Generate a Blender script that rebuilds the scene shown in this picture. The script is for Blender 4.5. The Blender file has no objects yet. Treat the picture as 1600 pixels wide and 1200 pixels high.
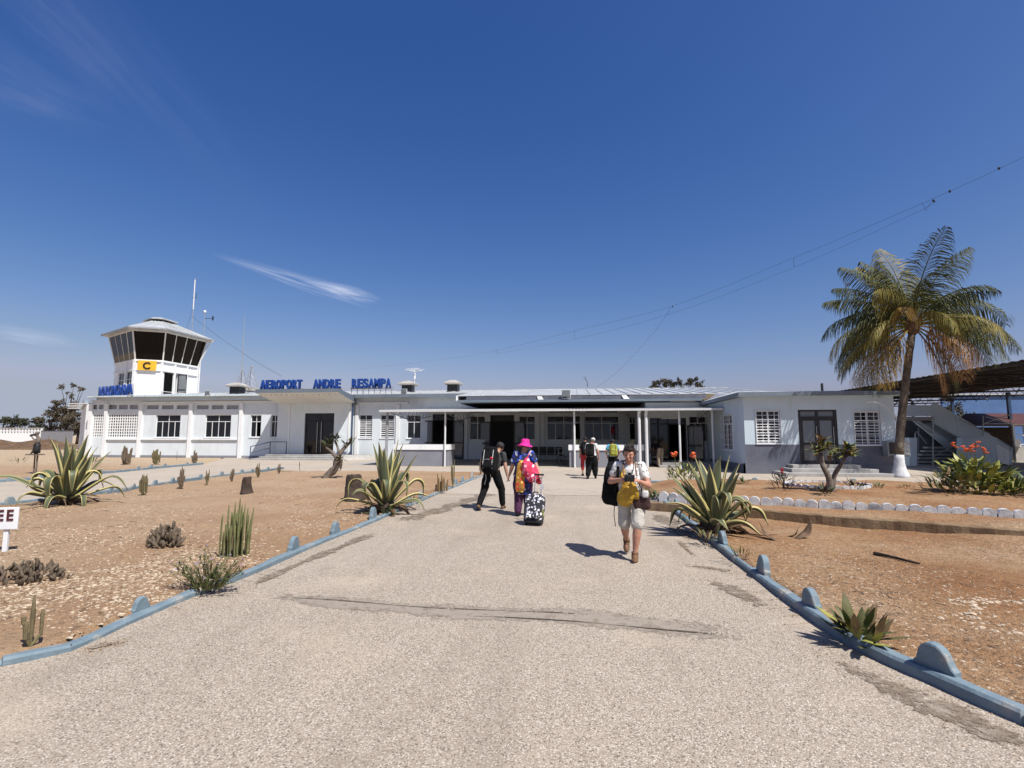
import bpy, bmesh, math, random
import numpy as np
from mathutils import Vector, Matrix, Euler, noise as mnoise

scene = bpy.context.scene
COL = scene.collection
R = math.radians

# ------------------------------------------------------------------ camera
F_PX, CX, CY, HORIZON = 800.0, 800.0, 600.0, 680.0      # measured on the 1600x1200 photograph
CAM_H = 1.75
PITCH = math.atan((HORIZON - CY) / F_PX)
YAW = R(7.09)
cam_d = bpy.data.cameras.new('camera')
cam_d.sensor_width = 36.0
cam_d.lens = 36.0 * F_PX / 1600.0
cam_d.clip_start = 0.05
cam_d.clip_end = 20000
cam = bpy.data.objects.new('camera', cam_d)
COL.objects.link(cam)
cam.location = (0, 0, CAM_H)
cam.rotation_euler = (R(90) + PITCH, 0, YAW)
scene.camera = cam
scene.render.resolution_x, scene.render.resolution_y = 1024, 768

# ------------------------------------------------------------------ sun and sky
SUN_EL = R(56.0)
SUN_AZ = Vector((0.735, -0.678))        # horizontal direction towards the sun
SUN_AZ.normalize()
sun_rot = math.atan2(SUN_AZ.x, SUN_AZ.y)
world = bpy.data.worlds.new('World')
scene.world = world
world.use_nodes = True
wn, wl = world.node_tree.nodes, world.node_tree.links
wn.clear()
w_out = wn.new('ShaderNodeOutputWorld')
w_bg = wn.new('ShaderNodeBackground')
w_sky = wn.new('ShaderNodeTexSky')
w_sky.sky_type = 'NISHITA'
w_sky.sun_disc = False
w_sky.sun_elevation = SUN_EL
w_sky.sun_rotation = sun_rot
w_sky.altitude = 0
w_sky.air_density = 1.0
w_sky.dust_density = 2.0
w_sky.ozone_density = 6.0
SKY_STRENGTH, EXPOSURE = 0.08, 0.45
w_bg.inputs['Strength'].default_value = SKY_STRENGTH
# camera-like colour response of the sky: a power per channel over the whole sphere, capped round the sun
w_sep = wn.new('ShaderNodeSeparateColor'); w_com = wn.new('ShaderNodeCombineColor')
wl.new(w_sky.outputs[0], w_sep.inputs[0])
# the last degrees above the horizon keep the haze colour of the air just above them
w_tc = wn.new('ShaderNodeTexCoord'); w_sx = wn.new('ShaderNodeSeparateXYZ'); w_cx = wn.new('ShaderNodeCombineXYZ'); w_mx = wn.new('ShaderNodeMath'); w_mx.operation = 'MAXIMUM'
w_mx.inputs[1].default_value = 0.075
wl.new(w_tc.outputs['Generated'], w_sx.inputs[0]); wl.new(w_sx.outputs[0], w_cx.inputs[0]); wl.new(w_sx.outputs[1], w_cx.inputs[1]); wl.new(w_sx.outputs[2], w_mx.inputs[0]); wl.new(w_mx.outputs[0], w_cx.inputs[2])
wl.new(w_cx.outputs[0], w_sky.inputs['Vector'])
def wmath(op, a, b):
    n = wn.new('ShaderNodeMath'); n.operation = op
    wl.new(a, n.inputs[0]); n.inputs[1].default_value = b
    return n.outputs[0]
K_FIT = 0.085 * 2 ** 0.2
for ch, g, k, cap in (('Red', 1.952, 5.6, .40), ('Green', 1.396, 1.73, .45), ('Blue', 0.908, 1.1278, .60)):
    v = wmath('POWER', wmath('MULTIPLY', w_sep.outputs[ch], K_FIT), g)
    v = wmath('MINIMUM', wmath('MULTIPLY', v, k), cap)
    wl.new(wmath('MULTIPLY', v, 1 / (SKY_STRENGTH * 2 ** EXPOSURE)), w_com.inputs[ch])
w_hs = w_com

def px_dir(px, py):
    v = Vector(((px - CX) / F_PX, 1.0, (CY - py) / F_PX))
    v = Matrix.Rotation(PITCH, 3, 'X') @ v
    v = Matrix.Rotation(YAW, 3, 'Z') @ v
    return v
wl.new(w_hs.outputs[0], w_bg.inputs['Color'])
wl.new(w_bg.outputs[0], w_out.inputs['Surface'])

sun_d = bpy.data.lights.new('sun', 'SUN')
sun_d.energy = 5.0
sun_d.angle = R(0.53)
sun_d.color = (1.0, 0.955, 0.89)
sun = bpy.data.objects.new('sun', sun_d)
COL.objects.link(sun)
to_sun = Vector((SUN_AZ.x * math.cos(SUN_EL), SUN_AZ.y * math.cos(SUN_EL), math.sin(SUN_EL)))
sun.rotation_euler = to_sun.to_track_quat('Z', 'Y').to_euler()
sun.location = to_sun * 60

vs = scene.view_settings
vs.view_transform = 'Standard'
vs.look = 'None'
vs.exposure = EXPOSURE
vs.gamma = 1.0
vs.use_curve_mapping = False
world.cycles.sampling_method = 'MANUAL'
world.cycles.sample_map_resolution = 256
scene.cycles.use_denoising = True
scene.cycles.max_bounces = 6
scene.cycles.transparent_max_bounces = 24
scene.cycles.sample_clamp_indirect = 6

# ------------------------------------------------------------------ where a point of the photograph lies in the place
def G(px, py, z=0.0):
    d = px_dir(px, py)
    t = (z - CAM_H) / d.z
    return Vector((d.x * t, d.y * t, z))
def AtY(px, py, Y):
    d = px_dir(px, py); t = Y / d.y
    return Vector((d.x * t, Y, CAM_H + d.z * t))
def XatY(px, Y, py=HORIZON):
    return AtY(px, py, Y).x
def AtD(px, py, D):
    """point at forward depth D"""
    d = px_dir(px, py)
    fwd = Vector((-math.sin(YAW), math.cos(YAW), 0))
    return Vector((0, 0, CAM_H)) + d * (D / d.dot(fwd))

# ------------------------------------------------------------------ materials
MATS = {}
def new_mat(name):
    m = bpy.data.materials.new(name); m.use_nodes = True
    MATS[name] = m
    return m, m.node_tree.nodes, m.node_tree.links, m.node_tree.nodes['Principled BSDF']

TONE = 0.86
def pm(name, c1, c2=None, scale=4.0, rough=0.7, bump=0.0, bscale=None, metal=0.0, detail=5, spec=0.35,
       c3=None, s3=0.6, coord='Object', lo=0.35, hi=0.65, rvar=0.0, f3=(0.5, 0.75), streak=0.0):
    """procedural paint / mineral / plant matter: two tones in fine noise, a third in broad patches, fine relief"""
    m, n, l, b = new_mat(name)
    tc = n.new('ShaderNodeTexCoord')
    co = n.new('ShaderNodeNewGeometry').outputs['Position'] if coord == 'World' else tc.outputs[coord]
    nz = n.new('ShaderNodeTexNoise'); nz.inputs['Scale'].default_value = scale; nz.inputs['Detail'].default_value = detail
    l.new(co, nz.inputs['Vector'])
    c2 = c2 or tuple(v * 0.8 for v in c1)
    c1, c2 = tuple(v * TONE for v in c1), tuple(v * TONE for v in c2)
    c3 = tuple(v * TONE for v in c3) if c3 else None
    cr = n.new('ShaderNodeValToRGB')
    cr.color_ramp.elements[0].position = lo; cr.color_ramp.elements[0].color = (*c2, 1)
    cr.color_ramp.elements[1].position = hi; cr.color_ramp.elements[1].color = (*c1, 1)
    l.new(nz.outputs['Fac'], cr.inputs[0])
    out = cr.outputs[0]
    if c3:
        n3 = n.new('ShaderNodeTexNoise'); n3.inputs['Scale'].default_value = s3; n3.inputs['Detail'].default_value = 6
        n3.inputs['Roughness'].default_value = 0.6
        l.new(co, n3.inputs['Vector'])
        mr = n.new('ShaderNodeMapRange'); mr.inputs['From Min'].default_value = f3[0]; mr.inputs['From Max'].default_value = f3[1]
        l.new(n3.outputs['Fac'], mr.inputs['Value'])
        mx = n.new('ShaderNodeMix'); mx.data_type = 'RGBA'
        l.new(mr.outputs[0], mx.inputs['Factor']); l.new(out, mx.inputs['A']); mx.inputs['B'].default_value = (*c3, 1)
        out = mx.outputs['Result']
    if streak:
        # rain runs and grime: long vertical noise, patchy
        mp = n.new('ShaderNodeMapping'); mp.inputs['Scale'].default_value = (5.5, 5.5, .30); l.new(co, mp.inputs['Vector'])
        ns = n.new('ShaderNodeTexNoise'); ns.inputs['Scale'].default_value = 1.0; ns.inputs['Detail'].default_value = 6; ns.inputs['Roughness'].default_value = .7; l.new(mp.outputs[0], ns.inputs['Vector'])
        nq = n.new('ShaderNodeTexNoise'); nq.inputs['Scale'].default_value = .8; nq.inputs['Detail'].default_value = 4; l.new(co, nq.inputs['Vector'])
        m1 = n.new('ShaderNodeMapRange'); m1.inputs['From Min'].default_value = .50; m1.inputs['From Max'].default_value = .78; l.new(ns.outputs['Fac'], m1.inputs['Value'])
        m2 = n.new('ShaderNodeMapRange'); m2.inputs['From Min'].default_value = .38; m2.inputs['From Max'].default_value = .66; m2.inputs['To Max'].default_value = streak; l.new(nq.outputs['Fac'], m2.inputs['Value'])
        mm = n.new('ShaderNodeMath'); mm.operation = 'MULTIPLY'; l.new(m1.outputs[0], mm.inputs[0]); l.new(m2.outputs[0], mm.inputs[1])
        sx = n.new('ShaderNodeMix'); sx.data_type = 'RGBA'; l.new(mm.outputs[0], sx.inputs['Factor']); l.new(out, sx.inputs['A']); sx.inputs['B'].default_value = (.27, .245, .21, 1)
        out = sx.outputs['Result']
    l.new(out, b.inputs['Base Color'])
    b.inputs['Roughness'].default_value = rough
    b.inputs['Metallic'].default_value = metal
    b.inputs['Specular IOR Level'].default_value = spec
    if bump:
        nb = n.new('ShaderNodeTexNoise'); nb.inputs['Scale'].default_value = bscale or scale * 3; nb.inputs['Detail'].default_value = 4
        l.new(co, nb.inputs['Vector'])
        bm = n.new('ShaderNodeBump'); bm.inputs['Strength'].default_value = min(1, bump); bm.inputs['Distance'].default_value = 0.02
        l.new(nb.outputs['Fac'], bm.inputs['Height']); l.new(bm.outputs[0], b.inputs['Normal'])
    return m

pm('paint_pale', (.735, .795, .83), (.69, .755, .795), 1.2, .62, .08, 30, c3=(.60, .64, .66), s3=.35, f3=(.55, .85), coord='World', streak=.42)
pm('paint_white', (.88, .895, .90), (.82, .84, .855), 1.5, .6, .06, 30, coord='World', streak=.42)
pm('paint_white_fresh', (.84, .85, .86), (.79, .80, .82), 2, .5, coord='World')
pm('paint_greyblue', (.56, .66, .73), (.52, .615, .685), 1.3, .6, .06, 30, coord='World', streak=.42)
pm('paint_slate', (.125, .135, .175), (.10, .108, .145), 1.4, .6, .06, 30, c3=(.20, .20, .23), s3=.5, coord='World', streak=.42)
pm('paint_slate_light', (.26, .265, .30), (.225, .23, .265), 1.4, .6, .06, 30, coord='World', streak=.42)
pm('fascia_blue', (.165, .205, .25), (.14, .175, .215), 2, .5, coord='World', streak=.42)
pm('canopy_soffit', (.80, .78, .72), (.74, .72, .67), 1.4, .7, coord='World')
pm('sheet_metal', (.62, .64, .64), (.48, .50, .50), 1.1, .42, .05, 8, metal=.25, c3=(.40, .39, .37), s3=.45, coord='World')
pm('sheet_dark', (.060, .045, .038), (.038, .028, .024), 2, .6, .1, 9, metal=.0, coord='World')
pm('sheet_red', (.10, .034, .025), (.065, .024, .02), 2, .6, .1, 9, coord='World')
pm('steel_white', (.75, .76, .77), (.66, .67, .68), 3, .45)
pm('steel_grey', (.42, .43, .45), (.32, .33, .35), 5, .45, metal=.3)
pm('steel_dark', (.03, .03, .033), (.02, .02, .022), 5, .4)
pm('steel_blue', (.035, .075, .16), (.03, .06, .13), 5, .45)
pm('concrete', (.44, .42, .39), (.36, .345, .32), 3, .85, .2, 25, c3=(.30, .28, .26), s3=.7, coord='World')
pm('concrete_step', (.40, .39, .375), (.32, .31, .30), 3, .85, .2, 25, c3=(.24, .23, .22), s3=.9, coord='World')
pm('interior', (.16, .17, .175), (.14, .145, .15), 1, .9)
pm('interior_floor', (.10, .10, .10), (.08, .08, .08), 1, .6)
pm('letter_blue', (.014, .062, .30), (.011, .05, .25), 3, .38)
pm('letter_white', (.80, .82, .85), (.72, .75, .80), 4, .5)
pm('yellow_paint', (.80, .46, .03), (.74, .41, .03), 3, .5)
pm('black_paint', (.02, .02, .022), (.015, .015, .017), 3, .5)
pm('kerb_blue', (.19, .255, .30), (.145, .205, .25), 6, .75, .35, 22, c3=(.36, .34, .31), s3=3.6, f3=(.55, .66), coord='World')
pm('kerb_white', (.62, .63, .64), (.50, .51, .53), 9, .85, .4, 30, c3=(.24, .25, .27), s3=3.0, f3=(.52, .68), coord='World')
pm('brown_edge', (.20, .135, .075), (.155, .10, .055), 4, .9, .4, 20, c3=(.30, .22, .14), s3=1.0, coord='World')
pm('plastic_black', (.018, .018, .02), (.013, .013, .015), 5, .45)
pm('plastic_grey', (.35, .36, .37), (.30, .31, .32), 5, .5)
pm('blue_wall', (.075, .15, .33), (.06, .13, .29), 1.0, .7, coord='World')

def glass_mat(name, tint, alpha, rough=.04):
    m, n, l, b = new_mat(name)
    b.inputs['Base Color'].default_value = (*tint, 1)
    b.inputs['Roughness'].default_value = rough
    b.inputs['Specular IOR Level'].default_value = .6
    b.inputs['Alpha'].default_value = alpha
    return m
glass_mat('glass_dark', (.012, .014, .016), .72)
glass_mat('glass_grey', (.16, .175, .19), .80)
glass_mat('glass_cab', (.004, .004, .005), .97)
MATS['glass_cab'].node_tree.nodes['Principled BSDF'].inputs['Specular IOR Level'].default_value = .18

# ------------------------------------------------------------------ mesh builder
class MB:
    def __init__(s):
        s.v = []; s.f = []; s.m = []; s.uv = {}
    def add(s, vs, fs, mi=0):
        o = len(s.v); s.v.extend([tuple(v) for v in vs])
        for f in fs:
            s.f.append(tuple(i + o for i in f)); s.m.append(mi)
        return o
    def box(s, x0, y0, z0, x1, y1, z1, mi=0):
        v = [(x0, y0, z0), (x1, y0, z0), (x1, y1, z0), (x0, y1, z0), (x0, y0, z1), (x1, y0, z1), (x1, y1, z1), (x0, y1, z1)]
        s.add(v, [(0, 3, 2, 1), (4, 5, 6, 7), (0, 1, 5, 4), (1, 2, 6, 5), (2, 3, 7, 6), (3, 0, 4, 7)], mi)
        return s
    def cbox(s, x0, y0, z0, x1, y1, z1, c=.01, mi=0):
        """box with chamfered edges"""
        bm = bmesh.new(); bmesh.ops.create_cube(bm, size=1)
        for v in bm.verts:
            v.co = Vector(((x0 + x1) / 2 + v.co.x * (x1 - x0), (y0 + y1) / 2 + v.co.y * (y1 - y0), (z0 + z1) / 2 + v.co.z * (z1 - z0)))
        bmesh.ops.bevel(bm, geom=bm.edges[:], offset=c, segments=1, affect='EDGES')
        bm.verts.index_update()
        s.add([v.co[:] for v in bm.verts], [[v.index for v in f.verts] for f in bm.faces], mi)
        bm.free(); return s
    def obox(s, p, q, w, h, mi=0, up=(0, 0, 1)):
        """beam of section w x h from p to q"""
        p, q = Vector(p), Vector(q); d = (q - p).normalized(); up = Vector(up)
        if abs(d.dot(up)) > .98: up = Vector((0, 1, 0))
        a = d.cross(up).normalized(); b = a.cross(d).normalized()
        v = []
        for c in (p, q):
            for sa, sb in ((-1, -1), (1, -1), (1, 1), (-1, 1)):
                v.append(c + a * sa * w / 2 + b * sb * h / 2)
        s.add(v, [(0, 1, 2, 3), (7, 6, 5, 4), (0, 4, 5, 1), (1, 5, 6, 2), (2, 6, 7, 3), (3, 7, 4, 0)], mi)
        return s
    def tube(s, pts, rad, seg=8, caps=True, mi=0, flat=1.0):
        pts = [Vector(p) for p in pts]; n = len(pts)
        rads = rad if hasattr(rad, '__len__') else [rad] * n
        o = len(s.v); prev = None; vs = []
        for i, p in enumerate(pts):
            d = (pts[min(i + 1, n - 1)] - pts[max(i - 1, 0)])
            d = d.normalized() if d.length > 1e-9 else Vector((0, 0, 1))
            if prev is None:
                a = d.cross(Vector((0, 0, 1)))
                if a.length < .05: a = d.cross(Vector((1, 0, 0)))
            else:
                a = prev - d * prev.dot(d)
            a.normalize(); prev = a; b = d.cross(a)
            for k in range(seg):
                t = 2 * math.pi * k / seg
                vs.append(p + (a * math.cos(t) + b * math.sin(t) * flat) * rads[i])
        fs = []
        for i in range(n - 1):
            for k in range(seg):
                k2 = (k + 1) % seg
                fs.append((i * seg + k, i * seg + k2, (i + 1) * seg + k2, (i + 1) * seg + k))
        if caps:
            fs.append(tuple(range(seg - 1, -1, -1))); fs.append(tuple(range((n - 1) * seg, n * seg)))
        s.add(vs, fs, mi); return s
    def rings(s, rs, mi=0, cap=True):
        """loft through rings of equal count"""
        seg = len(rs[0]); vs = [p for r in rs for p in r]; fs = []
        for i in range(len(rs) - 1):
            for k in range(seg):
                k2 = (k + 1) % seg
                fs.append((i * seg + k, i * seg + k2, (i + 1) * seg + k2, (i + 1) * seg + k))
        if cap:
            fs.append(tuple(range(seg - 1, -1, -1))); fs.append(tuple(range((len(rs) - 1) * seg, len(rs) * seg)))
        s.add(vs, fs, mi); return s
    def lathe(s, prof, c=(0, 0, 0), seg=16, mi=0):
        rs = []
        for r, z in prof:
            rs.append([(c[0] + r * math.cos(2 * math.pi * k / seg), c[1] + r * math.sin(2 * math.pi * k / seg), c[2] + z) for k in range(seg)])
        return s.rings(rs, mi)
    def prism(s, poly, z0, z1, mi=0):
        """poly: list of (x,y) ccw"""
        n = len(poly)
        vs = [(x, y, z0) for x, y in poly] + [(x, y, z1) for x, y in poly]
        fs = [tuple(range(n - 1, -1, -1)), tuple(range(n, 2 * n))] + [(i, (i + 1) % n, n + (i + 1) % n, n + i) for i in range(n)]
        s.add(vs, fs, mi); return s
    def ell(s, c, r, seg=12, rg=8, mi=0, rot=None):
        c = Vector(c); vs = []; fs = []
        for i in range(rg + 1):
            ph = math.pi * i / rg
            for k in range(seg):
                t = 2 * math.pi * k / seg
                v = Vector((r[0] * math.sin(ph) * math.cos(t), r[1] * math.sin(ph) * math.sin(t), -r[2] * math.cos(ph)))
                vs.append(c + (rot @ v if rot else v))
        for i in range(rg):
            for k in range(seg):
                k2 = (k + 1) % seg
                fs.append((i * seg + k, i * seg + k2, (i + 1) * seg + k2, (i + 1) * seg + k))
        s.add(vs, fs, mi); return s
    def mesh(s, name, mats, smooth=False):
        me = bpy.data.meshes.new(name)
        me.from_pydata(s.v, [], s.f)
        for m in (mats if isinstance(mats, (list, tuple)) else [mats]):
            me.materials.append(MATS[m] if isinstance(m, str) else m)
        if any(s.m): me.polygons.foreach_set('material_index', s.m)
        if smooth: me.polygons.foreach_set('use_smooth', [True] * len(s.f))
        me.update(); return me
    def build(s, name, mats, parent=None, smooth=False, loc=None, rot=None):
        return ob(name, s.mesh(name, mats, smooth), parent, loc, rot)

def ob(name, me, parent=None, loc=None, rot=None):
    o = bpy.data.objects.new(name, me); COL.objects.link(o)
    if parent: o.parent = parent
    if loc is not None: o.location = loc
    if rot is not None: o.rotation_euler = rot
    return o
def tag(o, label=None, cat=None, group=None, kind=None):
    if label: o['label'] = label
    if cat: o['category'] = cat
    if group: o['group'] = group
    if kind: o['kind'] = kind
    return o
def thing(name, label, cat, loc=(0, 0, 0), rz=0.0, group=None):
    o = bpy.data.objects.new(name, None); COL.objects.link(o)
    o.empty_display_size = .2
    o.location = loc; o.rotation_euler = (0, 0, rz)
    return tag(o, label, cat, group)
def copy_tree(o, parent=None):
    c = o.copy(); COL.objects.link(c); c.parent = parent
    for ch in list(o.children): copy_tree(ch, c)
    return c
TMP = bpy.data.scenes.new('workbench')            # a bare scene to evaluate modifiers in; removed at the end
def evaluated_mesh(o):
    TMP.collection.objects.link(o)
    with bpy.context.temp_override(scene=TMP, view_layer=TMP.view_layers[0]):
        dg = bpy.context.evaluated_depsgraph_get()
        me = bpy.data.meshes.new_from_object(o.evaluated_get(dg))
    bpy.data.objects.remove(o)
    return me
def smoothstep(a, b, x):
    t = np.clip((x - a) / (b - a), 0, 1); return t * t * (3 - 2 * t)
# ================================================================== ground, paths, kerbs
def catmull(pts, step=.25):
    pts = [Vector(p) for p in pts]; out = []
    P = [pts[0] * 2 - pts[1]] + pts + [pts[-1] * 2 - pts[-2]]
    for i in range(1, len(P) - 2):
        p0, p1, p2, p3 = P[i - 1:i + 3]; n = max(2, int((p2 - p1).length / step))
        for k in range(n):
            t = k / n
            out.append(.5 * ((2 * p1) + (p2 - p0) * t + (2 * p0 - 5 * p1 + 4 * p2 - p3) * t * t + (3 * p1 - p0 - 3 * p2 + p3) * t ** 3))
    out.append(pts[-1]); return out

# the two edges of the main path, nearest first
LEFT_EDGE_PX = [(-420, 1175), (-160, 1085), (0, 1042), (110, 1018), (200, 977), (300, 934), (400, 896), (500, 851), (590, 814), (660, 783), (712, 761), (757, 743)]
RIGHT_EDGE_PX = [(2150, 1330), (1800, 1215), (1600, 1135), (1450, 1068), (1350, 1022), (1270, 973), (1190, 912), (1120, 857), (1070, 815), (1036, 788), (1022, 777)]
left_edge = catmull([G(*p) for p in LEFT_EDGE_PX])
right_edge = catmull([G(*p) for p in RIGHT_EDGE_PX])
# kerbs of the cross path on the left (near kerb and far kerb)
near_cross = catmull([G(*p) for p in ((-260, 822), (-80, 800), (30, 789), (100, 781), (160, 773), (230, 762), (310, 750), (400, 739), (440, 733))])
far_cross = catmull([G(*p) for p in ((-300, 768), (-60, 757), (30, 752), (100, 746), (190, 738), (250, 732), (318, 726))])
BED_FAR_Y = G(600, 738).y                          # far edge of the left bed
right_far = [Vector((G(1014, 757).x, G(1090, 757).y + .05, 0)), Vector((G(1090, 757).x, G(1090, 757).y, 0)), Vector((30, G(1090, 757).y - .25, 0))]

apron_y0 = BED_FAR_Y
main_poly = [(p.x, p.y) for p in left_edge] + [(left_edge[-1].x, BED_FAR_Y)]
# path outline: up the left edge, apron, down the right edge
xr_in = right_edge[-1].x
path_poly = [(-60, -6), (-60, left_edge[0].y - 3)] + [(p.x, p.y) for p in left_edge] + \
    [(left_edge[-1].x, 29.0), (xr_in, 29.0)] + [(p.x, p.y) for p in reversed(right_edge)] + [(60, right_edge[0].y - 3), (60, -6)]
apron_poly = [(near_cross[-1].x, near_cross[-1].y), (near_cross[-1].x + .8, BED_FAR_Y), (left_edge[-1].x, BED_FAR_Y), (xr_in, right_far[0].y),
              (30, right_far[-1].y), (30, 44), (-27, 44), (-27, 37.0), (far_cross[-1].x, far_cross[-1].y)]
cross_poly = [(p.x, p.y) for p in near_cross] + [(p.x, p.y) for p in reversed(far_cross)]

def inside(poly, X, Y):
    res = np.zeros(X.shape, bool); n = len(poly)
    for i in range(n):
        x0, y0 = poly[i]; x1, y1 = poly[(i + 1) % n]
        if y0 == y1: continue
        c = ((y0 > Y) != (y1 > Y)) & (X < (x1 - x0) * (Y - y0) / (y1 - y0) + x0)
        res ^= c
    return res

def axis(lo, hi, fine_lo, fine_hi, step, grow=1.28):
    a = list(np.arange(fine_lo, fine_hi, step)); s = step
    up = [a[-1]]; 
    while up[-1] < hi: s *= grow; up.append(up[-1] + s)
    s = step; dn = [a[0]]
    while dn[-1] > lo: s *= grow; dn.append(dn[-1] - s)
    return np.array(dn[:0:-1] + a + up[1:])
gx = axis(-4000, 4000, -26, 22, .095)
gy = axis(-60, 6000, 2.0, 31, .095)
GX, GY = np.meshgrid(gx, gy)
rng = np.random.default_rng(5)
def vnoise(X, Y, s, seed):
    out = np.zeros(X.shape); a = 1.0
    for o in range(3):
        xs, ys = X / s + seed * 17.3, Y / s + seed * 9.1
        xi, yi = np.floor(xs).astype(int), np.floor(ys).astype(int)
        fx, fy = xs - xi, ys - yi
        fx = fx * fx * (3 - 2 * fx); fy = fy * fy * (3 - 2 * fy)
        def h(i, j):
            k = (i * 374761393 + j * 668265263 + seed * 1442695) & 0x7fffffff
            k = ((k ^ (k >> 13)) * 1274126177) & 0x7fffffff
            return ((k ^ (k >> 16)) & 0xffff) / 65535.0
        out += a * (h(xi, yi) * (1 - fx) * (1 - fy) + h(xi + 1, yi) * fx * (1 - fy) + h(xi, yi + 1) * (1 - fx) * fy + h(xi + 1, yi + 1) * fx * fy - .5)
        a *= .5; s /= 2.1
    return out
EDGE_A, EDGE_B = G(1010, 797), G(1640, 850)
EDGE_B = EDGE_A.lerp(EDGE_B, 1.7)         # the brown retaining edge on the right
def soil_height(X, Y):
    z = .045 + .09 * vnoise(X, Y, 2.4, 3) + .035 * vnoise(X, Y, .5, 8)
    near = smoothstep(60, 20, np.hypot(X, Y))
    z = z * near - .02 * (1 - near)
    # the strip beyond the brown edge lies higher
    t = (Y - (EDGE_A.y + (X - EDGE_A.x) * (EDGE_B.y - EDGE_A.y) / (EDGE_B.x - EDGE_A.x)))
    up = (X > xr_in + .3) & (Y < right_far[0].y)
    z = z + .12 * up * smoothstep(.02, .30, t) * smoothstep(xr_in + .3, xr_in + 1.2, X)
    return z
Zs = soil_height(GX, GY)
paved = np.zeros(GX.shape, bool)
for ox, oy in ((0, 0), (.06, 0), (-.06, 0), (0, .06), (0, -.06)):
    paved |= inside(path_poly, GX + ox, GY + oy) | inside(apron_poly, GX + ox, GY + oy) | inside(cross_poly, GX + ox, GY + oy)
Zs = np.where(paved, -.09, Zs)
Zs = np.where((GY > 31) & ~paved, np.minimum(Zs, -.012), Zs)
ny, nx = GX.shape
verts = np.stack([GX, GY, Zs], -1).reshape(-1, 3)
idx = np.arange(ny * nx).reshape(ny, nx)
faces = np.stack([idx[:-1, :-1], idx[:-1, 1:], idx[1:, 1:], idx[1:, :-1]], -1).reshape(-1, 4)
gm = bpy.data.meshes.new('ground')
gm.vertices.add(len(verts)); gm.vertices.foreach_set('co', verts.astype(np.float32).ravel())
gm.loops.add(faces.size); gm.loops.foreach_set('vertex_index', faces.astype(np.int32).ravel())
gm.polygons.add(len(faces)); gm.polygons.foreach_set('loop_start', np.arange(0, faces.size, 4, dtype=np.int32))
gm.polygons.foreach_set('use_smooth', np.ones(len(faces), bool))
gm.update(); gm.validate()

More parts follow.
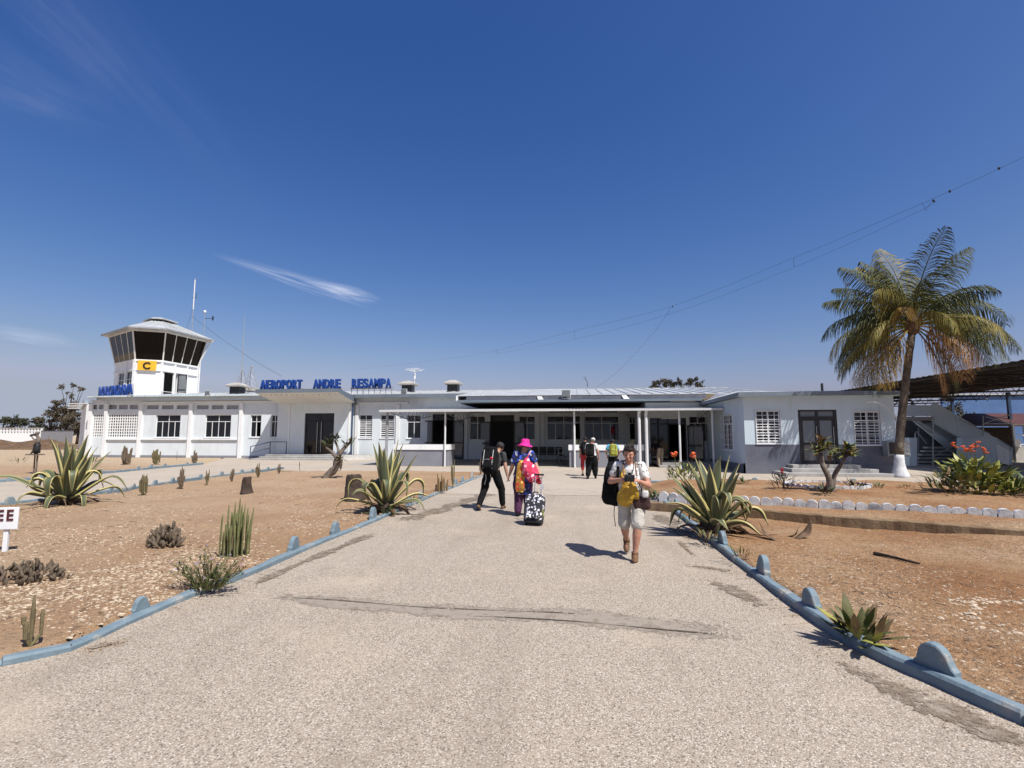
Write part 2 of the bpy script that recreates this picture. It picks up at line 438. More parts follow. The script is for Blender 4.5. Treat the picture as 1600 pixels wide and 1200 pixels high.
def soil_material():
    m, n, l, b = new_mat('soil')
    pos = n.new('ShaderNodeNewGeometry').outputs['Position']
    def nz(s, d=6, r=.6):
        t = n.new('ShaderNodeTexNoise'); t.inputs['Scale'].default_value = s; t.inputs['Detail'].default_value = d; t.inputs['Roughness'].default_value = r
        l.new(pos, t.inputs['Vector']); return t.outputs['Fac']
    def ramp(f, els):
        c = n.new('ShaderNodeValToRGB'); e = c.color_ramp.elements
        e[0].position, e[0].color = els[0][0], (*els[0][1], 1)
        e[1].position, e[1].color = els[-1][0], (*els[-1][1], 1)
        for p, col in els[1:-1]:
            k = e.new(p); k.color = (*col, 1)
        l.new(f, c.inputs[0]); return c.outputs[0]
    def mix(f, a, c):
        x = n.new('ShaderNodeMix'); x.data_type = 'RGBA'
        for s, v in (('Factor', f), ('A', a), ('B', c)):
            if hasattr(v, 'is_linked'): l.new(v, x.inputs[s])
            else: x.inputs[s].default_value = v if s == 'Factor' else (*v, 1)
        return x.outputs['Result']
    def mr(f, a, c):
        x = n.new('ShaderNodeMapRange'); x.inputs['From Min'].default_value = a; x.inputs['From Max'].default_value = c
        l.new(f, x.inputs['Value']); return x.outputs[0]
    base = ramp(nz(.55, 8), [(.30, (.255, .128, .060)), (.5, (.325, .192, .102)), (.68, (.385, .265, .165))])
    fine = ramp(nz(14, 6, .7), [(.30, (.42, .39, .36)), (.44, (.86, .85, .84)), (.55, (1, 1, 1)), (.72, (1.25, 1.22, 1.16))])
    mul = n.new('ShaderNodeMix'); mul.data_type = 'RGBA'; mul.blend_type = 'MULTIPLY'; mul.inputs['Factor'].default_value = .85
    l.new(base, mul.inputs['A']); l.new(fine, mul.inputs['B'])
    # far and towards the building the ground is paler sand
    sep = n.new('ShaderNodeSeparateXYZ'); l.new(pos, sep.inputs[0])
    far = mr(sep.outputs['Y'], 21, 29)
    left = mr(sep.outputs['X'], 0, -9)
    mxm = n.new('ShaderNodeMath'); mxm.operation = 'MAXIMUM'; l.new(far, mxm.inputs[0])
    lm = n.new('ShaderNodeMath'); lm.operation = 'MULTIPLY'; l.new(left, lm.inputs[0]); lm.inputs[1].default_value = .5; l.new(lm.outputs[0], mxm.inputs[1])
    col = mix(mxm.outputs[0], mul.outputs['Result'], (.40, .31, .215))
    # crumbs and pale chips pressed into it
    vo = n.new('ShaderNodeTexVoronoi'); vo.inputs['Scale'].default_value = 34; l.new(pos, vo.inputs['Vector'])
    chip = mr(vo.outputs['Distance'], .30, .18)
    rnd = n.new('ShaderNodeSeparateColor'); l.new(vo.outputs['Color'], rnd.inputs[0])
    pick = mr(rnd.outputs['Red'], .70, .74)
    patch = mr(nz(.9, 4), .44, .60)
    c1 = n.new('ShaderNodeMath'); c1.operation = 'MULTIPLY'; l.new(chip, c1.inputs[0]); l.new(pick, c1.inputs[1])
    c2 = n.new('ShaderNodeMath'); c2.operation = 'MULTIPLY'; l.new(c1.outputs[0], c2.inputs[0]); l.new(patch, c2.inputs[1])
    col = mix(c2.outputs[0], col, (.50, .43, .34))
    pick2 = mr(rnd.outputs['Green'], .82, .86)
    c3 = n.new('ShaderNodeMath'); c3.operation = 'MULTIPLY'; l.new(chip, c3.inputs[0]); l.new(pick2, c3.inputs[1])
    col = mix(c3.outputs[0], col, (.17, .10, .06))
    l.new(col, b.inputs['Base Color']); b.inputs['Roughness'].default_value = .95; b.inputs['Specular IOR Level'].default_value = .15
    add = n.new('ShaderNodeMath'); add.operation = 'ADD'; l.new(nz(22, 5, .7), add.inputs[0]); l.new(c1.outputs[0], add.inputs[1])
    bp = n.new('ShaderNodeBump'); bp.inputs['Strength'].default_value = 1.0; bp.inputs['Distance'].default_value = .05
    l.new(add.outputs[0], bp.inputs['Height']); l.new(bp.outputs[0], b.inputs['Normal'])
    return m
soil_material()
gm.materials.append(MATS['soil'])
tag(ob('ground', gm), 'dry sandy reddish soil of the garden beds and open ground', kind='structure')

def path_material(name, washed):
    """exposed pale aggregate; washed = smooth cement instead"""
    m, n, l, b = new_mat(name)
    pos = n.new('ShaderNodeNewGeometry').outputs['Position']
    def nz(s, d=5, r=.55, off=None):
        t = n.new('ShaderNodeTexNoise'); t.inputs['Scale'].default_value = s; t.inputs['Detail'].default_value = d; t.inputs['Roughness'].default_value = r
        l.new(pos, t.inputs['Vector']); return t.outputs['Fac']
    def mr(f, a, c, lo=0, hi=1):
        x = n.new('ShaderNodeMapRange'); x.inputs['From Min'].default_value = a; x.inputs['From Max'].default_value = c
        x.inputs['To Min'].default_value = lo; x.inputs['To Max'].default_value = hi
        l.new(f, x.inputs['Value']); return x.outputs[0]
    def mix(f, a, c, blend='MIX'):
        x = n.new('ShaderNodeMix'); x.data_type = 'RGBA'; x.blend_type = blend
        for s, v in (('Factor', f), ('A', a), ('B', c)):
            if hasattr(v, 'is_linked'): l.new(v, x.inputs[s])
            else: x.inputs[s].default_value = v if s == 'Factor' else (*v, 1)
        return x.outputs['Result']
    def mul(a, c):
        x = n.new('ShaderNodeMath'); x.operation = 'MULTIPLY'
        for i, v in enumerate((a, c)):
            if hasattr(v, 'is_linked'): l.new(v, x.inputs[i])
            else: x.inputs[i].default_value = v
        return x.outputs[0]
    broad = mix(mr(nz(.35, 6, .6), .38, .66), (.305, .256, .203), (.385, .33, .27))
    if washed:
        col = mix(mr(nz(3, 6), .3, .7), broad, (.38, .335, .28))
        col = mix(mul(mr(nz(1.1, 7, .65), .55, .75), .45), col, (.26, .22, .18))
        l.new(col, b.inputs['Base Color'])
        hgt = nz(30)
    else:
        vo = n.new('ShaderNodeTexVoronoi'); vo.inputs['Scale'].default_value = 105; l.new(pos, vo.inputs['Vector'])
        sc = n.new('ShaderNodeSeparateColor'); l.new(vo.outputs['Color'], sc.inputs[0])
        stone = mix(mr(sc.outputs['Red'], .0, 1.0), (.262, .218, .172), (.485, .42, .348))
        stone = mix(mul(mr(sc.outputs['Green'], .845, .865), .95), stone, (.075, .060, .046))
        stone = mix(mul(mr(sc.outputs['Blue'], .90, .92), .8), stone, (.64, .59, .52))
        gapf = mr(vo.outputs['Distance'], .42, .62)
        stone = mix(mul(gapf, .6), stone, (.22, .18, .145))
        col = mix(.80, broad, stone)
        col = mix(mul(mr(nz(1.3, 8, .7), .58, .76), .55), col, (.19, .155, .12))
        mp = n.new('ShaderNodeMapping'); mp.inputs['Scale'].default_value = (1.6, .16, 1); l.new(pos, mp.inputs['Vector'])
        tr = n.new('ShaderNodeTexNoise'); tr.inputs['Scale'].default_value = 1; tr.inputs['Detail'].default_value = 6; l.new(mp.outputs[0], tr.inputs['Vector'])
        col = mix(mul(mr(tr.outputs['Fac'], .52, .72), .40), col, (.20, .165, .13))       # worn wheel and foot tracks
        col = mix(mul(mr(nz(.6, 6, .65), .54, .70), .5), col, (.46, .385, .30))           # sand blown over it
        l.new(col, b.inputs['Base Color'])
        iv = n.new('ShaderNodeMath'); iv.operation = 'SUBTRACT'; iv.inputs[0].default_value = 1; l.new(vo.outputs['Distance'], iv.inputs[1])
        hgt = iv.outputs[0]
    b.inputs['Roughness'].default_value = .9; b.inputs['Specular IOR Level'].default_value = .2
    bp = n.new('ShaderNodeBump'); bp.inputs['Strength'].default_value = .5 if not washed else .15; bp.inputs['Distance'].default_value = .008
    l.new(hgt, bp.inputs['Height']); l.new(bp.outputs[0], b.inputs['Normal'])
    return m
path_material('aggregate', False)
path_material('cement', True)

def sheet(name, poly, z, mat, depth=.0):
    bm = bmesh.new()
    vs = [bm.verts.new((x, y, z)) for x, y in poly]
    f = bm.faces.new(vs)
    if f.normal.z < 0: f.normal_flip()
    bm.normal_update()
    if bm.faces[:][0].normal.z < 0: bmesh.ops.reverse_faces(bm, faces=bm.faces[:])
    bmesh.ops.triangulate(bm, faces=bm.faces[:])
    me = bpy.data.meshes.new(name); bm.to_mesh(me); bm.free()
    me.materials.append(MATS[mat]); return ob(name, me)
tag(sheet('main_path', path_poly, 0.0, 'aggregate'), 'wide exposed aggregate path leading to the terminal', kind='structure')
tag(sheet('forecourt_pavement', apron_poly, 0.004, 'cement'), 'pale cement forecourt along the terminal front', kind='structure')
tag(sheet('cross_path', cross_poly, 0.008, 'cement'), 'pale cement side path between blue kerbs', kind='structure')
# the smoother cement section of the main path nearest the building
y_c = G(850, 774).y
def edge_x(edge, y):
    for a, c in zip(edge, edge[1:]):
        if (a.y - y) * (c.y - y) <= 0: return a.x + (c.x - a.x) * (y - a.y) / ((c.y - a.y) or 1)
    return edge[-1].x
cs = [(edge_x(left_edge, y_c), y_c), (xr_in + .3, y_c + .1), (xr_in, y_c + .8), (xr_in, right_far[0].y), (left_edge[-1].x, BED_FAR_Y - .01)]
tag(sheet('path_section', cs, 0.006, 'cement'), 'smooth cement section of the main path by the forecourt', kind='structure')

def ragged(name, c1, c2, scale, thr=.5, c3=None):
    """flat worn/dirty patch with a noisy, fading outline (attribute fade: 0 at the rim, 1 inside)"""
    m = pm(name, c1, c2, scale, .95, .5, scale * 3, c3=c3, s3=5, f3=(.5, .64), coord='World')
    n, l = m.node_tree.nodes, m.node_tree.links; b_ = n['Principled BSDF']
    at = n.new('ShaderNodeAttribute'); at.attribute_name = 'fade'
    pos = n.new('ShaderNodeNewGeometry').outputs['Position']
    nz = n.new('ShaderNodeTexNoise'); nz.inputs['Scale'].default_value = 9; nz.inputs['Detail'].default_value = 9; nz.inputs['Roughness'].default_value = .8
    l.new(pos, nz.inputs['Vector'])
    ad = n.new('ShaderNodeMath'); ad.operation = 'ADD'; l.new(at.outputs['Fac'], ad.inputs[0])
    amp = n.new('ShaderNodeMath'); amp.operation = 'MULTIPLY_ADD'; l.new(nz.outputs['Fac'], amp.inputs[0]); amp.inputs[1].default_value = 3.4; amp.inputs[2].default_value = -1.7 + .5; l.new(amp.outputs[0], ad.inputs[1])
    mr = n.new('ShaderNodeMapRange'); mr.inputs['From Min'].default_value = .5 + thr; mr.inputs['From Max'].default_value = .68 + thr
    l.new(ad.outputs[0], mr.inputs['Value']); l.new(mr.outputs[0], b_.inputs['Alpha'])
    return m
ragged('cement_patch', (.335, .288, .238), (.285, .242, .198), 5, .50, (.22, .18, .14))
ragged('soil_stain', (.25, .20, .15), (.165, .128, .095), 26, .70, (.34, .29, .24))
ragged('crack_dark', (.11, .088, .068), (.07, .056, .043), 20, .62)
def ribbon_patch(name, line, w0, w1, z, mat, seed, rag=.5):
    """ragged flat patch following a line (worn cement, dirt washed onto the path)"""
    rnd = random.Random(seed); pts = catmull(line, .09); n = len(pts); vs_, fade = [], []
    for i, p in enumerate(pts):
        t = i / (n - 1); end = min(1, 6 * t, 6 * (1 - t)); w = (w0 + (w1 - w0) * t) * 1.5 * (1 + rag * .4 * math.sin(i * .5 + seed))
        d = (pts[min(i + 1, n - 1)] - pts[max(i - 1, 0)]).normalized(); q = Vector((-d.y, d.x, 0))
        for k, f in ((-1, 0), (-.45, .8), (0, 1), (.45, .8), (1, 0)):
            v = p + q * w * .5 * k; vs_.append((v.x, v.y, z)); fade.append(f * end)
    b = MB(); b.add(vs_, [(5 * i + k, 5 * i + k + 5, 5 * i + k + 6, 5 * i + k + 1) for i in range(n - 1) for k in range(4)])
    o = b.build(name, mat)
    if o.data.polygons[0].normal.z < 0: o.data.flip_normals()
    at = o.data.attributes.new('fade', 'FLOAT', 'POINT'); at.data.foreach_set('value', fade)
    return tag(o, kind='structure')
ribbon_patch('cement_joint', [G(390, 926), G(520, 941), G(640, 951), G(760, 959), G(880, 962), G(980, 972), G(1090, 984), G(1215, 985)], .26, .46, .003, 'cement_patch', 1, .35)
ribbon_patch('joint_crack', [G(380, 931), G(520, 938), G(640, 948), G(740, 953), G(850, 957), G(980, 964)], .028, .026, .006, 'crack_dark', 2, 1.6)
ribbon_patch('joint_crack', [G(690, 962), G(800, 966), G(900, 972), G(1050, 986), G(1200, 998)], .02, .022, .0085, 'crack_dark', 3, 1.6)
STAINS = (
        ([G(1275, 1015), G(1330, 1045), G(1400, 1078), G(1480, 1112), G(1560, 1150), G(1680, 1205)], .16, .40),
        ([G(1068, 884), G(1110, 888), G(1150, 895)], .16, .12), ([G(1105, 905), G(1150, 925), G(1205, 955)], .20, .28),
        ([G(1060, 845), G(1085, 870)], .10, .06), ([G(1020, 800), G(1050, 820), G(1085, 850)], .5, .3),
        ([G(600, 822), G(690, 796), G(775, 768)], .5, .6), ([G(360, 932), G(430, 898), G(520, 860), G(600, 828)], .14, .26), ([G(130, 1016), G(160, 1010), G(190, 1004)], .13, .09))
for k, (ln, w0, w1) in enumerate(STAINS):
    ribbon_patch('dirt_patch', ln, w0, w1, .005 + .0006 * k, 'soil_stain', 10 + k, .9)

# ---- kerbs
def kerb(name, line, w, h, side, mat, label, jitter=.012, seed=1, wave=.010):
    """a low cast kerb beside line; side +1 = to the left of travel"""
    rnd = random.Random(seed); n = len(line); rs = []
    for i, p in enumerate(line):
        d = (line[min(i + 1, n - 1)] - line[max(i - 1, 0)]); d.z = 0; d.normalize(); q = Vector((-d.y, d.x, 0)) * side
        hh = h + (rnd.random() - .5) * jitter + wave * math.sin(i * .37 + seed)
        ww = w + (rnd.random() - .5) * jitter
        e = (rnd.random() - .5) * jitter
        a, c = p + q * e, p + q * (ww + e)
        if i % 9 == 4:                                   # open joint between two cast lengths
            for off, dh in ((-.014, 0), (-.006, .022), (.006, .022)):
                a2, c2 = a + d * off + q * dh * .5, c + d * off - q * dh * .5; h2 = hh - dh
                rs.append([(a2.x, a2.y, -.1), (c2.x, c2.y, -.1), (c2.x, c2.y, h2 - .015), (c2.x - q.x * .015, c2.y - q.y * .015, h2), (a2.x + q.x * .018, a2.y + q.y * .018, h2), (a2.x, a2.y, h2 - .02)])
            a, c = a + d * .014, c + d * .014
        rs.append([(a.x, a.y, -.1), (c.x, c.y, -.1), (c.x, c.y, hh - .015), (c.x - q.x * .015, c.y - q.y * .015, hh), (a.x + q.x * .018, a.y + q.y * .018, hh), (a.x, a.y, hh - .02)])
    b = MB(); b.rings(rs)
    o = b.build(name, mat)
    bm = bmesh.new(); bm.from_mesh(o.data); bmesh.ops.recalc_face_normals(bm, faces=bm.faces[:]); bm.to_mesh(o.data); bm.free()
    return tag(o, label, kind='structure')
k_left = kerb('kerb', left_edge, .105, .062, +1, 'kerb_blue', 'blue painted kerb along the west side of the main path', seed=2)
k_right = kerb('kerb', right_edge, .115, .085, -1, 'kerb_blue', 'blue painted kerb along the palm side of the main path', seed=5)
k_near = kerb('kerb', near_cross, .13, .12, -1, 'kerb_blue', 'blue kerb on the near side of the side path', seed=7)
k_far = kerb('kerb', far_cross, .12, .12, +1, 'kerb_blue', 'blue kerb on the far side of the side path', seed=9)
k_rf = kerb('kerb', [right_far[0].lerp(right_far[1], t / 8) for t in range(9)] + [right_far[1].lerp(right_far[2], t / 60) for t in range(1, 61)], .13, .13, -1, 'kerb_blue',
            'blue kerb between the palm side bed and the forecourt', seed=11)
# white-washed end block where the right kerb turns towards the forecourt
kerb('kerb', [G(1046, 783), G(1030, 781), G(1012, 777), G(1000, 771)], .16, .09, +1, 'kerb_white', 'whitewashed low kerb end beside the main path', seed=13)
kerb('bed_edge', [Vector((near_cross[-1].x + .8 + t * (left_edge[-1].x - near_cross[-1].x - .8) / 40, BED_FAR_Y, 0)) for t in range(41)], .10, .03, -1, 'brown_edge', 'thin brown edge of the bed at the forecourt', seed=14)

def kerb_stone_mesh(w, h, t):
    """upright stone with a stepped, rounded head: shoulders then a half round"""
    prof = [(-w / 2, -.12), (w / 2, -.12), (w / 2, h * .42), (w * .42, h * .50), (w * .40, h * .56)]
    for k in range(9):
        a = math.pi * (k + .5) / 9
        prof.append((w * .38 * math.cos(a), h * .56 + h * .44 * math.sin(a)))
    prof += [(-w * .40, h * .56), (-w * .42, h * .50), (-w / 2, h * .42)]
    n = len(prof); b = MB(); c = .008
    r = []
    for yy, s in ((-t / 2, .96), (-t / 2 + c, 1), (t / 2 - c, 1), (t / 2, .96)):
        r.append([(x * s, yy, z * s if z > 0 else z) for x, z in prof])
    b.rings(r)
    me = b.mesh('kerb_stone', 'kerb_blue')
    bm = bmesh.new(); bm.from_mesh(me); bmesh.ops.recalc_face_normals(bm, faces=bm.faces[:]); bm.to_mesh(me); bm.free()
    return me
KS = kerb_stone_mesh(.28, .28, .075)
def stones_on(kerb_o, line, pxs, off, s=1.0, seed=0):
    rnd = random.Random(seed)
    for (px, py) in pxs:
        p = G(px, py)
        j = min(range(len(line)), key=lambda i: (line[i] - p).length)
        d = (line[min(j + 1, len(line) - 1)] - line[max(j - 1, 0)]); d.normalize(); q = Vector((-d.y, d.x, 0))
        c = line[j] + q * off
        o = ob('kerb_stone', KS, kerb_o, (c.x, c.y, 0), (R(rnd.uniform(-5, 5)), R(rnd.uniform(-4, 4)), math.atan2(d.y, d.x) + R(rnd.uniform(-6, 6))))
        k = s * rnd.uniform(.92, 1.06); o.scale = (k, k, k)
stones_on(k_right, right_edge, [(1030, 786), (1048, 800), (1121, 858), (1173, 900), (1255, 964), (1462, 1078), (1690, 1175)], -.10, 1.0, 1)
stones_on(k_left, left_edge, [(-150, 1085), (456, 868), (534, 836), (581, 815), (644, 790), (663, 781), (694, 767), (712, 759), (723, 755), (738, 749)], .10, .95, 2)
stones_on(k_left, left_edge, [(245, 958)], .10, .62, 22)
stones_on(k_near, near_cross, [(22, 791), (98, 782), (172, 772), (204, 766), (235, 761), (262, 757), (310, 750), (333, 746), (372, 742), (391, 740), (412, 737)], -.10, .85, 3)
stones_on(k_far, far_cross, [(18, 753), (60, 749), (110, 745), (150, 741), (210, 735), (230, 733), (255, 731), (290, 728)], .08, .82, 4)
stones_on(k_rf, [right_far[0], right_far[1], right_far[1].lerp(right_far[2], .02)] + [right_far[1].lerp(right_far[2], t / 40) for t in range(1, 41)],
          [(1045, 757), (1180, 757), (1283, 758), (1330, 758)], -.06, .95, 6)

# ---- brown retaining edge (right) and white scalloped block edging
rnd = random.Random(3)
brown = thing('retaining_edge', 'low brown earth coloured retaining edge crossing the palm side bed', 'edging')
ln = [EDGE_A.lerp(EDGE_B, t / 110) for t in range(111)]
rs = []
for i, p in enumerate(ln):
    w = .02 * (rnd.random() - .5)
    zt = .20 + .015 * (rnd.random() - .5)
    dy = .02 * math.sin(i * .3) + w
    rs.append([(p.x, p.y - .06 + dy, -.15), (p.x, p.y + .12, -.15), (p.x, p.y + .12 + w, zt - .01), (p.x, p.y + .09, zt), (p.x, p.y - .02 + dy, zt), (p.x, p.y - .05 + dy, zt - .02)])
b = MB(); b.rings(rs)
for k in range(0, 1): pass
o = b.build('edge_body', 'brown_edge', brown)
bm = bmesh.new(); bm.from_mesh(o.data); bmesh.ops.recalc_face_normals(bm, faces=bm.faces[:]); bm.to_mesh(o.data); bm.free()

def scallop_mesh(name, w, h, t, mat):
    prof = [(-w / 2, -.1), (w / 2, -.1), (w / 2, h * .62)]
    for k in range(7):
        a = math.pi * (k + .5) / 7
        prof.append((w * .46 * math.cos(a), h * .66 + h * .34 * math.sin(a)))
    prof.append((-w / 2, h * .62))
    b = MB(); b.rings([[(x * s, y, z) for x, z in prof] for y, s in ((-t / 2, .95), (-t / 2 + .012, 1), (t / 2 - .012, 1), (t / 2, .95))])
    me = b.mesh(name, mat)
    bm = bmesh.new(); bm.from_mesh(me); bmesh.ops.recalc_face_normals(bm, faces=bm.faces[:]); bm.to_mesh(me); bm.free()
    return me
edging = thing('stone_edging', 'row of weathered white scalloped blocks across the palm side bed', 'edging')
SB = scallop_mesh('edging_block', .225, .20, .13, 'kerb_white')
e0, e1 = G(1030, 781, .1), G(1660, 817, .1)
e1 = e0.lerp(e1, 1.5)
nb = int((e1 - e0).length / .23)
ang = math.atan2(e1.y - e0.y, e1.x - e0.x)
for k in range(nb):
    p = e0.lerp(e1, (k + .5) / nb)
    o = ob('edging_block', SB, edging, (p.x, p.y + rnd.uniform(-.012, .012), .10 + rnd.uniform(-.012, .012)), (R(rnd.uniform(-3, 3)), R(rnd.uniform(-2, 2)), ang + R(rnd.uniform(-3, 3))))
    o.scale = (1, 1, rnd.uniform(.95, 1.05))
ring = thing('planting_ring', 'ring of small white scalloped stones around the frangipani', 'edging')
SR = scallop_mesh('ring_stone', .20, .12, .07, 'kerb_white')
rc = G(1292, 768); ra, rb_ = abs(G(1355, 768).x - G(1235, 768).x) / 2, .95
for k in range(34):
    a = 2 * math.pi * k / 34
    p = Vector((rc.x + ra * math.cos(a), rc.y + rb_ * math.sin(a), .15))
    tang = math.atan2(rb_ * math.cos(a), -ra * math.sin(a))
    ob('ring_stone', SR, ring, p, (R(rnd.uniform(-6, 6)), R(rnd.uniform(-5, 5)), tang))
# ================================================================== buildings
def rebase(t, loc):
    loc = Vector(loc); t.location = loc
    for c in t.children: c.location = Vector(c.location) - loc
def wall(mb, A, B, z0, z1, ops=(), t=.25, mi=0):
    """wall from A to B (left to right seen from outside) with rectangular openings (u0,u1,z0,z1)"""
    A, B = Vector((A[0], A[1])), Vector((B[0], B[1])); L = (B - A).length; d = (B - A) / L; q = Vector((-d.y, d.x))
    us = sorted({0, L, *[min(max(v, 0), L) for o in ops for v in o[:2]]}); zs = sorted({z0, z1, *[v for o in ops for v in o[2:4]]})
    def P(u, y, z): return (A.x + d.x * u + q.x * y, A.y + d.y * u + q.y * y, z)
    for u0, u1 in zip(us, us[1:]):
        for a, c in zip(zs, zs[1:]):
            if u1 - u0 < 1e-5 or c - a < 1e-5: continue
            um, zm = (u0 + u1) / 2, (a + c) / 2
            if any(o[0] < um < o[1] and o[2] < zm < o[3] for o in ops): continue
            mb.add([P(u0, 0, a), P(u1, 0, a), P(u1, 0, c), P(u0, 0, c)], [(0, 1, 2, 3)], mi)
            mb.add([P(u0, t, a), P(u1, t, a), P(u1, t, c), P(u0, t, c)], [(3, 2, 1, 0)], mi)
    for o in ops:
        a, c, e, f = o[:4]
        mb.add([P(a, 0, e), P(a, t, e), P(a, t, f), P(a, 0, f)], [(3, 2, 1, 0)], mi)
        mb.add([P(c, 0, e), P(c, t, e), P(c, t, f), P(c, 0, f)], [(0, 1, 2, 3)], mi)
        mb.add([P(a, 0, f), P(c, 0, f), P(c, t, f), P(a, t, f)], [(0, 3, 2, 1)][::1], mi)
        mb.add([P(a, 0, e), P(c, 0, e), P(c, t, e), P(a, t, e)], [(0, 1, 2, 3)], mi)
    mb.add([P(0, 0, z1), P(L, 0, z1), P(L, t, z1), P(0, t, z1)], [(0, 1, 2, 3)], mi)

def window(parent, loc, w, h, ang=0, kind='slide', cols=2, transom=.28, fm='paint_white_fresh', gm='glass_dark', rec=.10, fw=.045, seed=0, sill=True, slats=9, grille=False):
    """loc = lower left corner on the wall face; local x along the wall, y inward"""
    rnd = random.Random(seed)
    b = MB()
    y0, y1 = rec, rec + .06
    b.box(0, y0, 0, fw, y1, h); b.box(w - fw, y0, 0, w, y1, h)
    b.box(fw, y0, 0, w - fw, y1, fw); b.box(fw, y0, h - fw, w - fw, y1, h)
    zt = h * (1 - transom) if transom else h - fw
    if transom: b.box(fw, y0 + .004, zt - fw / 2, w - fw, y1 - .004, zt + fw / 2)
    xs = [w * k / cols for k in range(1, cols)]
    for x in xs: b.box(x - fw / 2, y0 + .008, fw, x + fw / 2, y1 - .008, zt - fw / 2)
    if transom:
        b.box(w / 2 - fw / 2, y0 + .008, zt + fw / 2, w / 2 + fw / 2, y1 - .008, h - fw)
    if sill: b.box(-.05, -.05, -.05, w + .05, rec, -.003)
    fr = b.build('window', fm, parent, loc, (0, 0, ang)) if False else b.build('window', fm, parent)
    fr.location = loc; fr.rotation_euler = (0, 0, ang)
    edges = [fw / 2] + xs + [w - fw / 2]
    zb, ztop = fw, zt - fw / 2
    def pane(xa, xb, za, zc, yy, m=gm):
        p = MB(); p.box(xa, yy, za, xb, yy + .008, zc); p.build('pane', m, fr)
    if transom:
        pane(fw, w / 2 - fw / 2, zt + fw / 2, h - fw, y0 + .03); pane(w / 2 + fw / 2, w - fw, zt + fw / 2, h - fw, y0 + .03)
    if kind == 'slide':
        for i in range(cols):
            if kind == 'slide' and rnd.random() < .12: continue      # pushed aside
            pane(edges[i] + fw / 2, edges[i + 1] - fw / 2, zb, ztop, y0 + .02 + .012 * (i % 2))
    elif kind == 'louvre':
        sm = MB(); 
        for i in range(cols):
            wl_ = edges[i + 1] - edges[i] - fw
            s = MB(); s.obox((0, 0, 0), (wl_, 0, 0), .010, .085, up=(0, .88, .47)); me = s.mesh('slat', fm)
            for k in range(slats):
                z = zb + (ztop - zb) * (k + .5) / slats
                ob('slat', me, fr, (edges[i] + fw / 2, y0 + .03, z), (R(rnd.uniform(-5, 12)), 0, 0))
    if grille:
        g = MB()
        for k in range(1, cols * 2):
            x = w * k / (cols * 2); g.box(x - .01, -.045, -.02, x + .01, -.025, h + .02)
        for z in [h * k / 7 for k in range(8)]: g.box(-.03, -.040, z - .009, w + .03, -.030, z + .009)
        for x in (-.03, w + .01): g.box(x, -.048, -.03, x + .02, 0.0, h + .03)
        g.build('grille', 'steel_white', fr)
    return fr

def door_leaf(parent, hinge, w, h, ang, fm='steel_dark', gm='glass_grey', fw=.09, mid=.42, name='door_leaf'):
    b = MB(); t = .045
    b.box(0, 0, 0, fw, t, h); b.box(w - fw, 0, 0, w, t, h); b.box(fw, 0, 0, w - fw, t, fw * 1.4); b.box(fw, 0, h - fw, w - fw, t, h)
    if mid: b.box(fw, 0, h * mid - .05, w - fw, t, h * mid + .05)
    o = b.build(name, fm, parent); o.location = hinge; o.rotation_euler = (0, 0, ang)
    p = MB(); p.box(fw, t * .4, fw * 1.4, w - fw, t * .6, (h * mid - .05) if mid else h - fw); p.build('pane', gm, o)
    if mid:
        p = MB(); p.box(fw, t * .4, h * mid + .05, w - fw, t * .6, h - fw); p.build('pane', gm, o)
    hd = MB(); hd.tube([(w - fw * .6, -.05, h * .3), (w - fw * .6, -.05, h * .82)], .018, 8)
    hd.box(w - fw * .6 - .012, -.05, h * .35, w - fw * .6 + .012, 0, h * .35 + .025); hd.box(w - fw * .6 - .012, -.05, h * .77, w - fw * .6 + .012, 0, h * .77 + .025)
    hd.build('handle', 'steel_grey', o)
    return o

# ------------------------------------------------------------------ terminal
YW = 37.0
T = thing('airport_terminal', 'long low white and pale blue airport terminal with metal roof', 'terminal')
def XW(px): return XatY(px, YW)
def ZW(px, py): return AtY(px, py, YW).z
xL = XW(140); xE0, xE1 = XW(437), XW(554); xJ = 4.2
ops = []; wins = []
def op_px(x0, x1, y0, y1, Y=YW, base=None):
    a, c = AtY(x0, y1, Y), AtY(x1, y0, Y)
    return a.x, c.x, a.z, c.z
for (x0, x1, y0, y1, kw) in ((241.5, 282.5, 648, 683.5, dict(cols=4, seed=1)), (319, 361.5, 648, 683.5, dict(cols=4, seed=3)), (390, 408.5, 648.5, 683, dict(cols=2, seed=4)), (422, 441 - 6, 648.5, 683, dict(cols=2, seed=5))):
    a, c, e, f = op_px(x0, x1, y0, y1); ops.append((a - xL, c - xL, e, f)); wins.append((a, c, e, f, kw))
clere = []
for (x0, x1) in ((227, 297), (305, 375)):
    for k in range(3):
        a0 = x0 + (x1 - x0) * k / 3 + 2.2; a1 = x0 + (x1 - x0) * (k + 1) / 3 - 2.2
        a, c, e, f = op_px(a0, a1, 633.0, 639.5); ops.append((a - xL, c - xL, e, f)); clere.append((a, c, e, f))
lat = []
for (x0, x1) in ((143.5, 163), (167, 217)):
    a, c, e, f = op_px(x0, x1, 647.5, 683); ops.append((a - xL, c - xL, e, f)); lat.append((a, c, e, f))
for (x0, x1) in ((144, 152), (154, 162), (168, 183), (185, 200), (202, 216)):
    a, c, e, f = op_px(x0, x1, 632.5, 639.5); ops.append((a - xL, c - xL, e, f)); clere.append((a, c, e, f))
WT = 4.62
b = MB(); wall(b, (xL, YW), (xE0, YW), 0, WT, ops)
b.build('wing_wall', 'paint_pale', T)
for (a, c, e, f, kw) in wins: window(T, (a, YW, e), c - a, f - e, transom=.30, **kw)
for (a, c, e, f) in clere:
    g = MB(); g.box(a, YW + .12, e, c, YW + .15, f); g.box(a, YW + .06, (e + f) / 2 - .015, c, YW + .09, (e + f) / 2 + .015)
    g.build('clerestory_vent', 'steel_grey', T)
